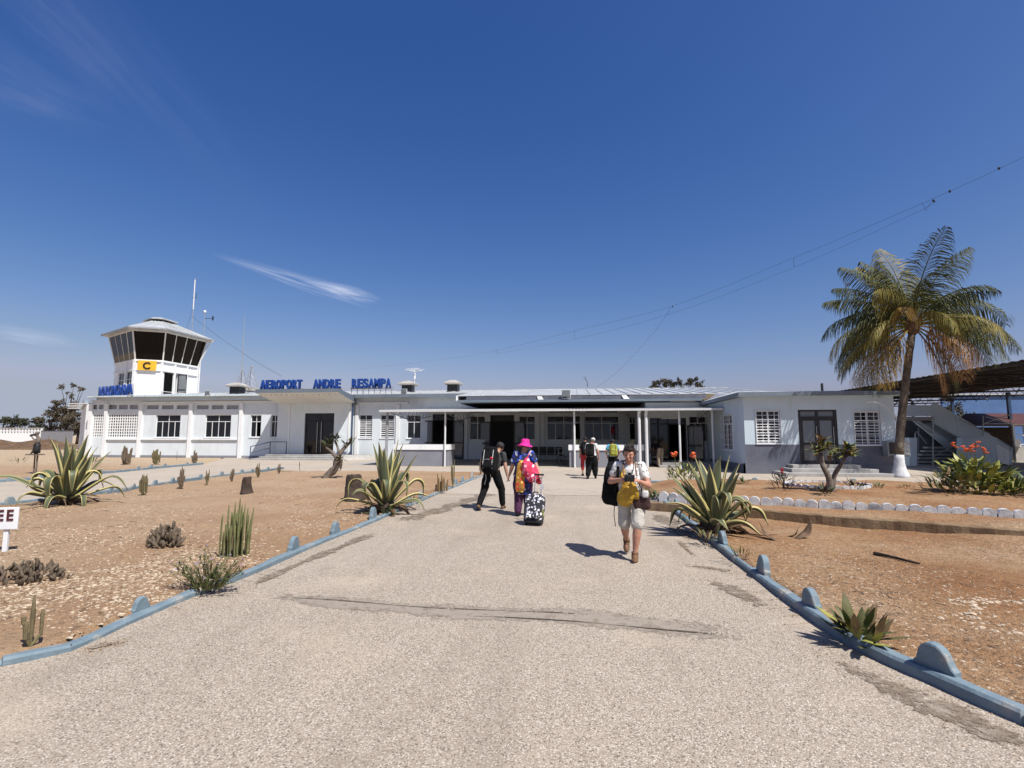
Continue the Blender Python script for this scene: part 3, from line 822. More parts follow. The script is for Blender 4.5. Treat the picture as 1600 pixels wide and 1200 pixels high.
def lattice(parent, a, c, e, f, n, m, Y):
    bar = .034
    b = MB(); W, H = c - a, f - e
    for k in range(n + 1):
        x = a + W * k / n; b.box(x - bar, Y + .03, e, x + bar, Y + .075, f)
    for k in range(m + 1):
        z = e + H * k / m; b.box(a, Y + .036, z - bar, c, Y + .070, z + bar)
    b.build('claustra_screen', 'paint_white', parent)
lattice(T, *lat[0], 5, 8, YW); lattice(T, *lat[1], 13, 8, YW)
# plinth ledge, pilasters, sills bands
b = MB()
zl = ZW(300, 685.5)
for x0, x1 in ((XW(168), XW(216)), (XW(222), XW(293)), (XW(301), XW(372))):
    b.box(x0, YW - .12, zl - .09, x1, YW - .003, zl)
b.build('ledge', 'paint_white', T)
for px in (140.5, 165, 219, 297.5, 376.5):
    x = XW(px); b = MB(); b.box(x - .14, YW - .16, 0, x + .14, YW - .004, WT - .35); b.build('pilaster', 'paint_white', T)
b = MB(); b.box(XW(219), YW - .10, ZW(300, 630), XW(437) - .05, YW - .005, ZW(300, 627.5)); b.build('cornice', 'paint_white', T)
b = MB(); b.box(xL - .1, YW - .03, 0.0, xE0 - .02, YW - .006, .18); b.build('skirting', 'paint_slate_light', T)

# wing end that turns away, with upright fins
dirL = Vector((-.747, .665)); endL = Vector((xL, YW)) + dirL * 19
b = MB(); wall(b, (endL.x, endL.y), (xL, YW), 0, WT, [(2 + k * 2.1, 3.7 + k * 2.1, .95, 3.3) for k in range(8)] + [(2 + k * 2.1, 3.7 + k * 2.1, 3.6, 4.2) for k in range(8)])
b.build('wing_end_wall', 'paint_pale', T)
q = Vector((dirL.y, -dirL.x)); q = -q if q.y > 0 else q
for k in range(9):
    p = Vector((xL, YW)) + dirL * (1.15 + 2.1 * k)
    b = MB(); b.obox((p.x, p.y, 0), (p.x, p.y, WT - .3), .2, .5, up=(-dirL.y, dirL.x, 0)) if False else b.obox((p.x, p.y, 0.01), (p.x + q.x * .001, p.y + q.y * .001, WT - .3), .22, .5)
    b.build('fin', 'paint_white', T)
for k in range(8):
    p = Vector((endL.x, endL.y)) - dirL * (2 + k * 2.1 + .85)
    g = MB(); g.obox((p.x - dirL.x * .85 - q.x * .12, p.y - dirL.y * .85 - q.y * .12, 2.1), (p.x + dirL.x * .85 - q.x * .12, p.y + dirL.y * .85 - q.y * .12, 2.1), .02, 2.4)
    g.build('shutter', 'paint_greyblue', T)
# parapet / fascia band of the wing following the bend
fas = [Vector((xE0 + .6, YW)), Vector((xL + 6, YW)), Vector((xL + 2.2, YW + .08)), Vector((xL + .4, YW + .55)), Vector((xL - 1.0, YW + 1.55))] + [Vector((xL, YW)) + dirL * s for s in (4.5, 19.3)]
rs = []
for i, p in enumerate(fas):
    d = (fas[min(i + 1, len(fas) - 1)] - fas[max(i - 1, 0)]).normalized(); o_ = Vector((-d.y, d.x)); o_ = -o_ if (o_.y > 0) else o_
    f0, f1 = p + o_ * .42, p - o_ * .4
    rs.append([(f0.x, f0.y, WT - .14), (f1.x, f1.y, WT - .14), (f1.x, f1.y, WT + .30), (f0.x, f0.y, WT + .30)])
b = MB(); b.rings(rs); o = b.build('parapet', 'paint_greyblue', T)
bm = bmesh.new(); bm.from_mesh(o.data); bmesh.ops.recalc_face_normals(bm, faces=bm.faces[:]); bm.to_mesh(o.data); bm.free()
b = MB()
for k in range(4):
    p = Vector((xL, YW)) + dirL * (4 + 3.6 * k); b.box(p.x - .9, p.y - 1.1, WT - .20, p.x + .5, p.y - .3, WT - .15)
b.build('sunshade', 'paint_white', T)

# entrance block and sloping canopy slab
YE = 36.6
dx0, dx1, dz0, dz1 = op_px(474, 522.5, 645.5, 709.5, YE)
FLOOR_E = dz0
b = MB(); wall(b, (xE0, YE), (xE1, YE), 0, 4.45, [(dx0 - xE0, dx1 - xE0, dz0, dz1)], .3); b.build('entrance_wall', 'paint_pale', T)
ed = MB(); fw = .09
ed.box(dx0, YE + .08, dz0, dx0 + fw, YE + .18, dz1); ed.box(dx1 - fw, YE + .08, dz0, dx1, YE + .18, dz1); ed.box(dx0 + fw, YE + .08, dz1 - fw, dx1 - fw, YE + .18, dz1)
zt = dz1 - (dz1 - dz0) * .17
ed.box(dx0 + fw, YE + .085, zt - .04, dx1 - fw, YE + .175, zt + .04)
ed.box((dx0 + dx1) / 2 - .03, YE + .085, zt + .04, (dx0 + dx1) / 2 + .03, YE + .175, dz1 - fw)
D = ed.build('entrance_door', 'steel_dark', T)
for s in (0, 1):
    a = dx0 + fw if s == 0 else (dx0 + dx1) / 2; c = (dx0 + dx1) / 2 if s == 0 else dx1 - fw
    p = MB(); p.box(a + .04, YE + .12, dz0 + .08, c - .04, YE + .128, zt - .06); p.build('pane', 'glass_dark', D)
    p = MB(); p.box(a, YE + .10, dz0 + .01, a + .04, YE + .15, zt - .045); p.box(c - .04, YE + .10, dz0 + .01, c, YE + .15, zt - .045); p.box(a + .04, YE + .10, dz0 + .01, c - .04, YE + .15, dz0 + .08)
    p.build('leaf_frame', 'steel_dark', D)
    hx = (dx0 + dx1) / 2 + (-.16 if s == 0 else .16)
    h = MB(); h.tube([(hx, YE + .03, dz0 + .1), (hx, YE + .03, zt - .15)], .03, 8); h.box(hx - .01, YE + .03, dz0 + .5, hx + .01, YE + .11, dz0 + .53); h.box(hx - .01, YE + .03, zt - .5, hx + .01, YE + .11, zt - .47); h.build('handle', 'steel_grey', D)
    p = MB(); p.box(a, YE + .12, zt + .04, c, YE + .128, dz1 - fw); p.build('pane', 'glass_dark', D)
cx0, cx1 = xE0 - .05, xE1 + .15
yf = 33.8; zf_, zb_ = AtY(460, 613.5, yf).z, AtY(500, 630, YE).z
th = .26
vs_ = [(cx0, yf, zf_), (cx1, yf, zf_), (cx1, YE - .01, zb_), (cx0, YE - .01, zb_), (cx0, yf, zf_ + th), (cx1, yf, zf_ + th), (cx1, YE - .01, zb_ + th + .25), (cx0, YE - .01, zb_ + th + .25)]
b = MB(); b.add(vs_, [(0, 3, 2, 1)], 1); b.add(vs_, [(0, 1, 5, 4), (1, 2, 6, 5), (2, 3, 7, 6), (3, 0, 4, 7), (4, 5, 6, 7)], 0)
b.build('canopy_slab', ['fascia_blue', 'canopy_soffit'], T)
b = MB(); b.box(xE1 - .06, YE - .08, .02, xE1 + .02, YE, zb_); b.tube([(XW(440), YE + .1, .1), (XW(440), YE + .1, zb_)], .05); b.build('drainpipe', 'steel_blue', T)
b = MB(); b.box(XatY(450, YE), YE - .05, .1, XatY(452, YE), YE - .004, zb_ - .05); b.box(XatY(544, YE), YE - .05, .1, XatY(546, YE), YE - .004, zb_ - .05); b.build('pilaster', 'paint_white', T)
# entrance steps
sx0, sx1 = XatY(410, 35), XatY(531, 35)
for k in range(3):
    b = MB(); b.cbox(sx0 - .1 * (2 - k), YE - 2.4 + .62 * k, -.05, sx1 + .1 * (2 - k), YE - .003 * k - .004, FLOOR_E * (k + 1) / 3, .015); b.build('step', 'concrete_step', T)
b = MB(); b.add([(sx1 + .25, YE - 2.4, 0), (sx1 + 2.2, YE - 1.2, 0), (sx1 + 2.2, YE - .02, 0), (sx1 + .25, YE - .02, 0), (sx1 + .25, YE - 1.4, FLOOR_E - .02), (sx1 + .25, YE - .02, FLOOR_E - .02), (sx1 + 1.9, YE - .02, FLOOR_E * .9), (sx1 + 1.9, YE - .9, FLOOR_E * .9)],
             [(0, 1, 7, 4), (1, 2, 6, 7), (4, 7, 6, 5), (0, 4, 5, 3)]); b.build('ramp', 'concrete', T)
b = MB(); rx = sx0 - .2
for (y, z) in ((YE - 2.6, .95), (YE - .25, 1.25)): b.tube([(rx, y, 0), (rx, y, z)], .03)
b.tube([(rx, YE - 2.6, .95), (rx, YE - .25, 1.25)], .03); b.tube([(rx, YE - 2.6, .5), (rx, YE - .25, .8)], .022)
b.tube([(rx, YE - .25, 1.25), (rx + 1.3, YE - .25, 1.25), (rx + 1.3, YE - .25, .3)], .03)
b.build('handrail', 'steel_blue', T)

# main wall, windows and doors behind the porch
mops = []; mw = []
spec = [(560.5, 582, 648, 684.5, 'louvre'), (594, 616, 648, 684.5, 'louvre'), (635.5, 657.5, 648.5, 685, 'w2'), (675, 710, 647, 716, 'door'), (733.5, 758, 650, 687, 'w2'),
        (765.5, 803.5, 648.5, 716, 'door'), (811, 836, 650, 687, 'w2'), (855, 907, 649.5, 687.5, 'w4'), (914, 967, 650, 688, 'w4'), (984, 993, 650, 688, 'w1')]
for (x0, x1, y0, y1, kd) in spec:
    a, c, e, f = op_px(x0, x1, y0, y1)
    if kd == 'door': e = 0.02
    mops.append((a - xE1, c - xE1, e, f)); mw.append((a, c, e, f, kd))
for (x0, x1) in ((733.5, 758), (811, 836), (857, 905), (916, 965)):
    a, c, e, f = op_px(x0, x1, 640.8, 644.5); mops.append((a - xE1, c - xE1, e, f))
    g = MB(); g.box(a, YW + .12, e, c, YW + .15, f); g.build('clerestory_vent', 'steel_dark', T)
b = MB(); wall(b, (xE1, YW), (xJ, YW), 0, 4.75, mops); 
YR = 31.8
wall(b, (xJ, YW), (xJ, YR), 0, 3.75)
rops = []
ra0, rc0, re0, rf0 = op_px(1017, 1072, 653, 720, YR); rops.append((ra0 - xJ, rc0 - xJ, .26, rf0))
ra1, rc1, re1, rf1 = op_px(1078, 1104, 650, 690, YR); rops.append((ra1 - xJ, rc1 - xJ, re1, rf1))
wall(b, (xJ, YR), (7.7, YR), 0, 3.75, rops)
b.build('main_wall', 'paint_pale', T)
for i, (a, c, e, f, kd) in enumerate(mw):
    if kd == 'louvre': window(T, (a, YW, e), c - a, f - e, kind='louvre', cols=2, transom=.22, rec=.06, seed=i)
    elif kd == 'w2': window(T, (a, YW, e), c - a, f - e, cols=2, transom=.30, seed=i + 20, gm='glass_dark')
    elif kd == 'w4': window(T, (a, YW, e), c - a, f - e, cols=4, transom=.30, seed=i + 31, gm='glass_dark')
    elif kd == 'w1': window(T, (a, YW, e), c - a, f - e, cols=1, transom=.30, seed=i + 40)
    elif kd == 'door':
        h = MB(); zt = f - .42
        h.box(a, YW + .05, e, a + .08, YW + .15, f); h.box(c - .08, YW + .05, e, c, YW + .15, f); h.box(a + .08, YW + .05, f - .08, c - .08, YW + .15, f); h.box(a + .08, YW + .054, zt - .04, c - .08, YW + .146, zt + .04)
        dd = h.build('door', 'steel_dark', T)
        p = MB(); p.box(a + .08, YW + .1, zt + .04, c - .08, YW + .108, f - .08); p.build('pane', 'glass_dark', dd)
        w_ = (c - a) / 2 - .04
        door_leaf(T, (a + .05, YW - .02, e), w_, zt - e - .05, R(180 - 6), gm='glass_grey')
        door_leaf(T, (c - .05, YW - .06, e), w_, zt - e - .05, R(-6), gm='glass_grey')
window(T, (ra1, YR, re1), rc1 - ra1, rf1 - re1, cols=3, transom=.28, seed=51)
h = MB(); zt = rf0 - .35
for x in (ra0, (ra0 * .52 + rc0 * .48), rc0 - .08): h.box(x, YR + .05, .26, x + .08, YR + .15, rf0)
h.box(ra0, YR + .054, rf0 - .08, rc0, YR + .146, rf0 - .001); h.box(ra0, YR + .056, zt - .04, rc0, YR + .144, zt + .04)
dd = h.build('door', 'steel_dark', T)
p = MB(); p.box(ra0 + .08, YR + .1, .3, ra0 * .52 + rc0 * .48, YR + .108, zt - .04); p.build('pane', 'glass_dark', dd)
p = MB(); p.box(ra0 + .08, YR + .1, zt + .04, rc0 - .08, YR + .108, rf0 - .08); p.build('pane', 'glass_dark', dd)
door_leaf(T, (rc0 + .02, YR - .07, .26), .95, zt - .35, R(-28), gm='glass_grey')
b = MB(); b.box(xJ + .9, YR - .06, 2.72, rc0 - .4, YR - .01, 2.80); b.build('strip_lamp', 'paint_white', T)
# raised floor and steps in front of the door by the annex
for k in range(2):
    b = MB(); b.cbox(xJ + .25, 28.75 + .38 * k, -.05, 7.69, YR - .01 - .004 * k, .13 * (k + 1), .012); b.build('step', 'concrete_step', T)
b = MB(); b.box(xE1 + 3, YW - 7.6, -.05, xJ - .01, YW - .004, .012); b.build('porch_floor', 'concrete_step', T)
# inside
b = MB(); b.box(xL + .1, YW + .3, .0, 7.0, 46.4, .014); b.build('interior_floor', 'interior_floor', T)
b = MB(); b.box(xL + .5, YW + 5.0, 0, 7.5, YW + 5.1, 4.6); b.box(xL - .2, 46.5, 0, 12, 46.8, 4.6); b.box(xL - .2, YW + .6, 0, xL, 46, 4.4)  # first box: unseen partition added to darken the rooms behind the openings
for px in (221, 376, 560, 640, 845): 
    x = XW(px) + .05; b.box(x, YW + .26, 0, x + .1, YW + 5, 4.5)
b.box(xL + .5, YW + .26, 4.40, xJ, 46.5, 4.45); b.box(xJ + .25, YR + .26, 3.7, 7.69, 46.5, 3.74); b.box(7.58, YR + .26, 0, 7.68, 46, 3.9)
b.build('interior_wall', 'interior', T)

# metal roof in standing seam sheets
RY, RZ = 43.2, 5.58
def roof_z(y): return RZ - (RY - y) * .116
roof = MB(); roof.box(-39, RY - .12, RZ - .03, 12.2, RY + .12, RZ + .05)
roof_o = roof.build('roof', 'sheet_metal', T)
sw = .75
x = -38.9; k = 0
while x < 11.9:
    ye = 31.4 if -7.15 < x + sw / 2 else 36.35
    b = MB()
    pr = [(x + .004, 0), (x + .02, .045), (x + .06, .045), (x + .08, .004), (x + sw * .5, .006), (x + sw - .004, 0)]
    vs1 = [(a, ye, roof_z(ye) + c) for a, c in pr] + [(a, RY, RZ + c) for a, c in pr]
    vs1 += [(a, ye, roof_z(ye) - .03) for a, c in (pr[0], pr[-1])] + [(a, RY, RZ - .03) for a, c in (pr[0], pr[-1])]
    n = len(pr)
    b.add(vs1, [(i, i + 1, n + i + 1, n + i) for i in range(n - 1)] + [(12, 13, 15, 14)[::-1], (0, n, 14, 12), (n - 1, 13, 15, 2 * n - 1), (12, 13, 5, 4, 3, 2, 1, 0)])
    b.build('roof_sheet', 'sheet_metal', roof_o); x += sw; k += 1
b = MB(); b.add([(-39, RY, RZ - .02), (12, RY, RZ - .02), (12, 51, 4.7), (-39, 51, 4.7)], [(0, 1, 2, 3)]); b.build('rear_slope', 'sheet_metal', roof_o)
# eave: fascia panels, gutter, spacers over the porch
xg0, xg1 = -7.15, 7.4; ze = roof_z(31.4)
segs = [(XatY(728, 31.4), XatY(839, 31.4)), (XatY(849, 31.4), XatY(972, 31.4)), (XatY(984, 31.4), XatY(1106, 31.4))]
for a, c in segs:
    b = MB(); b.box(a, 31.42, ze - .27, c, 31.5, ze - .05); b.build('fascia_panel', 'paint_slate', roof_o)
for (a, c) in ((segs[0][1], segs[1][0]), (segs[1][1], segs[2][0])):
    b = MB(); b.add([(a, 31.44, ze - .04), (a + .3, 31.44, ze - .04), (c + .05, 31.2, ze - .32), (c - .3, 31.2, ze - .32), (a, 31.48, ze - .04), (a + .3, 31.48, ze - .04), (c + .05, 31.24, ze - .32), (c - .3, 31.24, ze - .32)],
                    [(0, 3, 2, 1), (4, 5, 6, 7), (0, 1, 5, 4), (1, 2, 6, 5), (2, 3, 7, 6), (3, 0, 4, 7)]); b.build('flashing', 'sheet_metal', roof_o)
b = MB(); b.add([(xg0 - .2, 31.15, ze - .30), (xg1, 31.15, ze - .30), (xg1, 31.15, ze - .44), (xg0 - .2, 31.15, ze - .44), (xg0 - .2, 31.6, ze - .26), (xg1, 31.6, ze - .26), (xg1, 31.6, ze - .44), (xg0 - .2, 31.6, ze - .44)],
                [(0, 3, 2, 1), (4, 5, 6, 7), (0, 1, 5, 4), (3, 7, 6, 2), (0, 4, 7, 3), (1, 2, 6, 5)]); b.build('gutter', 'fascia_blue', roof_o)
b = MB(); b.add([(xg0 - .25, 31.2, ze - .35), (xg0 - .25, YW, ze + .25), (xg0 - .25, YW, ze + .65), (xg0 - .25, 31.2, ze - .02), (xg0 - .18, 31.2, ze - .35), (xg0 - .18, YW, ze + .25), (xg0 - .18, YW, ze + .65), (xg0 - .18, 31.2, ze - .02)],
                [(0, 1, 2, 3), (7, 6, 5, 4), (0, 4, 5, 1), (3, 2, 6, 7), (0, 3, 7, 4)]); b.build('verge_board', 'paint_white', roof_o)
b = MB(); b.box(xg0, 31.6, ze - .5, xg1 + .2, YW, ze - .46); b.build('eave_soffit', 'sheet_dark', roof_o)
b = MB(); b.box(xE1 + .2, 36.30, roof_z(36.35) - .28, xg0 - .3, 36.42, roof_z(36.35) - .04); b.build('eave_fascia', 'fascia_blue', roof_o)
b = MB(); b.box(xE1 + .2, YW - .1, ZW(590, 631.5), XW(637), YW - .004, ZW(590, 628.5)); b.build('cornice', 'paint_white', T)
for px in (557.5, 621.5):
    x = XW(px); b = MB(); b.box(x - .13, YW - .12, 0, x + .13, YW - .005, ZW(590, 632)); b.build('pilaster', 'paint_white', T)
for px in (728, 840, 848, 910.5, 972):
    x = XW(px); b = MB(); b.box(x - .12, YW - .10, 0, x + .12, YW - .005, 3.3); b.build('pilaster', 'paint_pale', T)

# porch canopy: corrugated sheets on white posts
yc0, yc1 = 28.0, 36.86
zc0, zc1 = AtY(860, 639.5, yc0).z, 3.66
xc0, xc1 = XatY(592, yc0), 7.66
pc = MB()
for y, z in ((yc0 + .12, zc0), ((yc0 + yc1) / 2, (zc0 + zc1) / 2), (yc1 - .1, zc1 - .05)): pc.box(xc0 + .1, y - .04, z - .10, xc1, y + .04, z - .025)
pc_o = pc.build('porch_canopy', 'steel_white', T)
sx = xc0
while sx < xc1 - .05:
    w_ = min(.98, xc1 - sx); n = 10; prof = []
    for i in range(n * 4 + 1):
        u = w_ * i / (n * 4); prof.append((sx + u, .022 * (1 if i % 8 in (0, 1, 7) else -0.6)))
    m_ = len(prof); v = [(a, yc0, zc0 + c) for a, c in prof] + [(a, yc1, zc1 + c) for a, c in prof] + [(a, yc0, zc0 + c - .012) for a, c in prof] + [(a, yc1, zc1 + c - .012) for a, c in prof]
    b = MB(); b.add(v, [(i, i + 1, m_ + i + 1, m_ + i) for i in range(m_ - 1)] + [(2 * m_ + i, 3 * m_ + i, 3 * m_ + i + 1, 2 * m_ + i + 1) for i in range(m_ - 1)] + [(i, 2 * m_ + i, 2 * m_ + i + 1, i + 1) for i in range(m_ - 1)])
    b.build('canopy_sheet', 'sheet_metal', pc_o); sx += .982
def post(px, r, top=0, name='post', y=28.3, m='steel_white', z0=0):
    x = XatY(px, y); b = MB(); b.tube([(x, y, z0), (x, y, zc0 - .03 + top)], r, 10); b.build(name, m, pc_o)
post(604.5, .075, m='steel_grey'); post(695.5, .05); post(897.5, .055); post(1062, .055); post(1114, .06)
for px in (999, 1010):
    x = XatY(px, 28.15); b = MB()
    b.tube([(x + .02, 28.0, zc0 - .08), (x, 28.05, zc0 - .2), (x, 28.15, zc0 - .35), (x, 28.15, .05)], .085, 10); b.build('downpipe', 'steel_white', pc_o)
gut = MB(); gut.add([(xc0, yc0 - .11, zc0 + .0), (xc1, yc0 - .11, zc0 + .0), (xc1, yc0 - .02, zc0 - .11), (xc0, yc0 - .02, zc0 - .11), (xc0, yc0 + .0, zc0 - .02), (xc1, yc0, zc0 - .02), (xc1, yc0 - .10, zc0 - .10), (xc0, yc0 - .10, zc0 - .10)],
                    [(0, 7, 6, 1), (7, 3, 2, 6), (3, 4, 5, 2), (0, 1, 5, 4)]); gut.build('gutter', 'steel_white', pc_o)
for xx in (xc0 + .5, XatY(695, 28.3), XatY(897, 28.3), XatY(1004, 28.3), xc1 - .5):
    b = MB()
    zz = lambda y: zc0 + (zc1 - zc0) * (y - yc0) / (yc1 - yc0) - .05
    b.tube([(xx, yc0 + .2, zz(yc0)), (xx, yc1, zz(yc1))], .028, 6); b.tube([(xx, yc0 + .4, zz(yc0) - .06), (xx, yc0 + 4, zz(yc0) - .42), (xx, yc1, zz(yc1) - .46)], .025, 6)
    for j in range(10):
        y0 = yc0 + .5 + j * .82; y1 = y0 + .41
        lo = lambda y: zz(yc0) - .06 - .36 * min(1, (y - yc0) / 4) + (zz(yc1) - zz(yc0)) * max(0, (y - yc0 - 4) / 4.8) * .9
        b.tube([(xx, y0, zz(y0)), (xx, y1, lo(y1)), (xx, y1 + .41, zz(y1 + .41))], .015, 5)
    b.build('truss', 'steel_grey', pc_o)
rebase(T, (0, YW, 0))

# planter boxes in the porch
def planter(px0, px1, label):
    x0, x1 = XatY(px0, 28.35), XatY(px1, 28.35); z = AtY(690, 694.5, 28.35).z; zb = z - .30
    t = thing('planter_box', label, 'planter', ((x0 + x1) / 2, 29.0, 0)); L = (x1 - x0) / 2
    b = MB(); b.cbox(-L + .04, -.60, 0, L - .04, .60, zb + .01, .012); b.build('body', 'paint_slate_light', t)
    b = MB(); b.box(-L, -.65, zb, L, -.53, z); b.box(-L, .53, zb, L, .65, z); b.box(-L, -.53, zb + .001, -L + .12, .53, z - .001); b.box(L - .12, -.53, zb + .001, L, .53, z - .001); b.build('rim', 'paint_white', t)
    b = MB(); n = 24; vs_ = []; r_ = random.Random(int(px0))
    for j in range(6):
        for i in range(n): vs_.append((-L + .1 + (2 * L - .2) * i / (n - 1), -.54 + 1.08 * j / 5, z - .05 + .05 * r_.random()))
    b.add(vs_, [(j * n + i, j * n + i + 1, (j + 1) * n + i + 1, (j + 1) * n + i) for j in range(5) for i in range(n - 1)]); b.build('soil', 'soil', t, True)
    return t, z, L
PL1 = planter(615, 702.5, 'slate grey planter box with white rim beside the striped agave')
PL2 = planter(888, 1006, 'slate grey planter box with white rim behind the walking travellers')

# ------------------------------------------------------------------ annex on the right
YA = 24.8
A_ = thing('annex_building', 'pale blue annex with slate painted base and raised glass door', 'building')
ax0, ax1 = G(1161, 739).x, XatY(1400, YA)
aT = 3.52
zd = AtY(1200, 694.5, YA).z; zp = AtY(1200, 724.5, YA).z
aw = []
for (x0, x1, y0, y1) in ((1183, 1218, 641.5, 692.5), (1337, 1374, 643, 695)):
    aw.append(op_px(x0, x1, y0, y1, YA))
ad = op_px(1251, 1307, 640, 725, YA)
o3 = [(a - ax0, c - ax0, e, f) for a, c, e, f in aw + [ad]]
def split(lo, hi): 
    return [(a, c, max(e, lo), min(f, hi)) for a, c, e, f in o3 if min(f, hi) - max(e, lo) > .001]
AD = 15.0
b = MB(); wall(b, (ax0, YA), (ax1, YA), zd, aT, split(zd, aT))
b.build('upper_wall', 'paint_greyblue', A_)
b = MB(); wall(b, (ax0, YA), (ax1, YA), zp, zd, split(zp, zd)); b.build('dado', 'paint_slate', A_)
b = MB(); b.box(ax0 - .03, YA - .03, -.05, ax1 + .03, YA + .3, zp); b.build('plinth', 'paint_slate', A_)
sw_ = (AtY(1161, 680, YA).x)
# side wall with its window (the side facing the porch)
so = (30.9 - YA - (28.05 - YA), 0)
b = MB(); su0, su1 = 31.78 - 28.55, 31.78 - 26.55
zs0, zs1 = 1.02, 2.78
wall(b, (ax0, 31.78), (ax0, YA), .0, aT, [(su0, su1, zs0, zs1)]); b.build('side_wall', 'paint_greyblue', A_)
b = MB(); b.box(ax0 - .03, YA + .0, -.05, ax0 - .004, 30.99, .42); b.build('plinth', 'paint_slate', A_)
window(A_, (ax0, 28.55, zs0), su1 - su0, zs1 - zs0, ang=R(-90), cols=3, transom=.25, grille=True, seed=60)
b = MB(); wall(b, (ax1, YA), (ax1, YA + AD), -.05, aT); b.build('side_wall', 'paint_greyblue', A_)
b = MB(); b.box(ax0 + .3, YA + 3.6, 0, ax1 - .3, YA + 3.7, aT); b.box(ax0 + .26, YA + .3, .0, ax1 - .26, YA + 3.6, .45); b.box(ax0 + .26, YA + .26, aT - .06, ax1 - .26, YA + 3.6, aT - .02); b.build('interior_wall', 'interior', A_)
for i, (a, c, e, f) in enumerate(aw): window(A_, (a, YA, e), c - a, f - e, kind='louvre', cols=2, transom=.27, rec=.05, grille=True, seed=70 + i, slats=8)
a, c, e, f = ad
h = MB(); fw = .11; zt = f - (f - e) * .14
h.box(a, YA + .03, e, a + fw, YA + .16, f); h.box(c - fw, YA + .03, e, c, YA + .16, f); h.box(a + fw, YA + .03, f - fw * .7, c - fw, YA + .16, f); h.box(a + fw, YA + .034, zt - .04, c - fw, YA + .156, zt + .04); h.box((a + c) / 2 - .05, YA + .034, zt + .04, (a + c) / 2 + .05, YA + .156, f - fw * .7)
dd = h.build('door', 'steel_dark', A_)
for s in (0, 1):
    p0, p1 = (a + fw, (a + c) / 2 - .05) if s == 0 else ((a + c) / 2 + .05, c - fw)
    p = MB(); p.box(p0, YA + .09, zt + .04, p1, YA + .098, f - fw * .7); p.build('pane', 'glass_grey', dd)
    w_ = (c - a) / 2 - fw - .005
    door_leaf(A_, (a + fw + (0 if s == 0 else w_ + .01), YA + .06, e + .02), w_, zt - e - .07, 0, mid=.44, fw=.10)
# roof of the annex: fascia, low sloping sheets
OV = .50
b = MB(); b.box(ax0 - .35, YA - OV, aT, ax1 + .4, YA + AD, aT + .17); b.build('fascia', 'fascia_blue', A_)
b = MB(); b.box(ax0 - .30, YA - OV + .05, aT - .012, ax1 + .35, YA - .002, aT - .003); b.build('soffit', 'paint_greyblue', A_)
b = MB(); zr = aT + .18
v = [(ax0 - .33, YA - OV + .03, zr), (ax1 + .36, YA - OV + .03, zr), (ax1 + .36, YA + AD, zr), (ax0 - .33, YA + AD, zr), (ax0 + .8, YA + 3.2, zr + .34), (ax0 + .8, YA + AD, zr + .42)]
b.add(v, [(0, 1, 4), (1, 2, 5, 4), (0, 4, 5, 3)]); ro = b.build('roof', 'sheet_metal', A_)
b = MB()
for k in range(9):
    t = k / 9; y = YA + 3.2 + (AD - 3.2) * t
    b.obox((ax0 - .3, y, zr + .02), (ax0 + .8, y, zr + .36), .05, .04)
b.build('seam', 'sheet_metal', ro)
b = MB(); x = XatY(1289, YA + 6); b.tube([(x, YA + 6, aT), (x, YA + 6, aT + 1.15)], .07, 8); b.build('vent_pipe', 'steel_dark', A_)
# steps up to the annex door
zst = e
for k in range(3):
    x0, x1 = [(XatY(1218, YA - 1), XatY(1389, YA - 1)), (XatY(1233, YA - 1), XatY(1368, YA - 1)), (XatY(1241, YA - 1), XatY(1349, YA - 1))][k]
    b = MB(); b.cbox(x0, YA - 1.5 + .42 * k, -.05, x1, YA - .032 - .002 * k, zst * (k + 1) / 3, .012); b.build('step', 'concrete_step', A_)
rebase(A_, (ax0, YA, 0))
AX0, AX1 = ax0, ax1

# wall-mounted air conditioner
p0, p1 = AtY(1379, 711, YA), AtY(1412, 689, YA)
t = thing('air_conditioner', 'grey air conditioning unit on the annex wall behind the palm', 'air conditioner', ((p0.x + p1.x) / 2, YA, p0.z))
w_, hh = (p1.x - p0.x), p1.z - p0.z
b = MB(); b.cbox(-w_ / 2, -.42, 0, w_ / 2, -.02, hh, .02); b.build('case', 'plastic_grey', t)
b = MB(); b.box(-w_ / 2 + .06, -.435, .06, w_ / 2 - .3, -.424, hh - .06); b.build('grille', 'steel_dark', t)
for sx in (-w_ / 2, w_ / 2 - .04):
    b = MB(); b.box(sx, -.40, -.05, sx + .04, -.001, -.005); b.build('bracket', 'steel_grey', t)

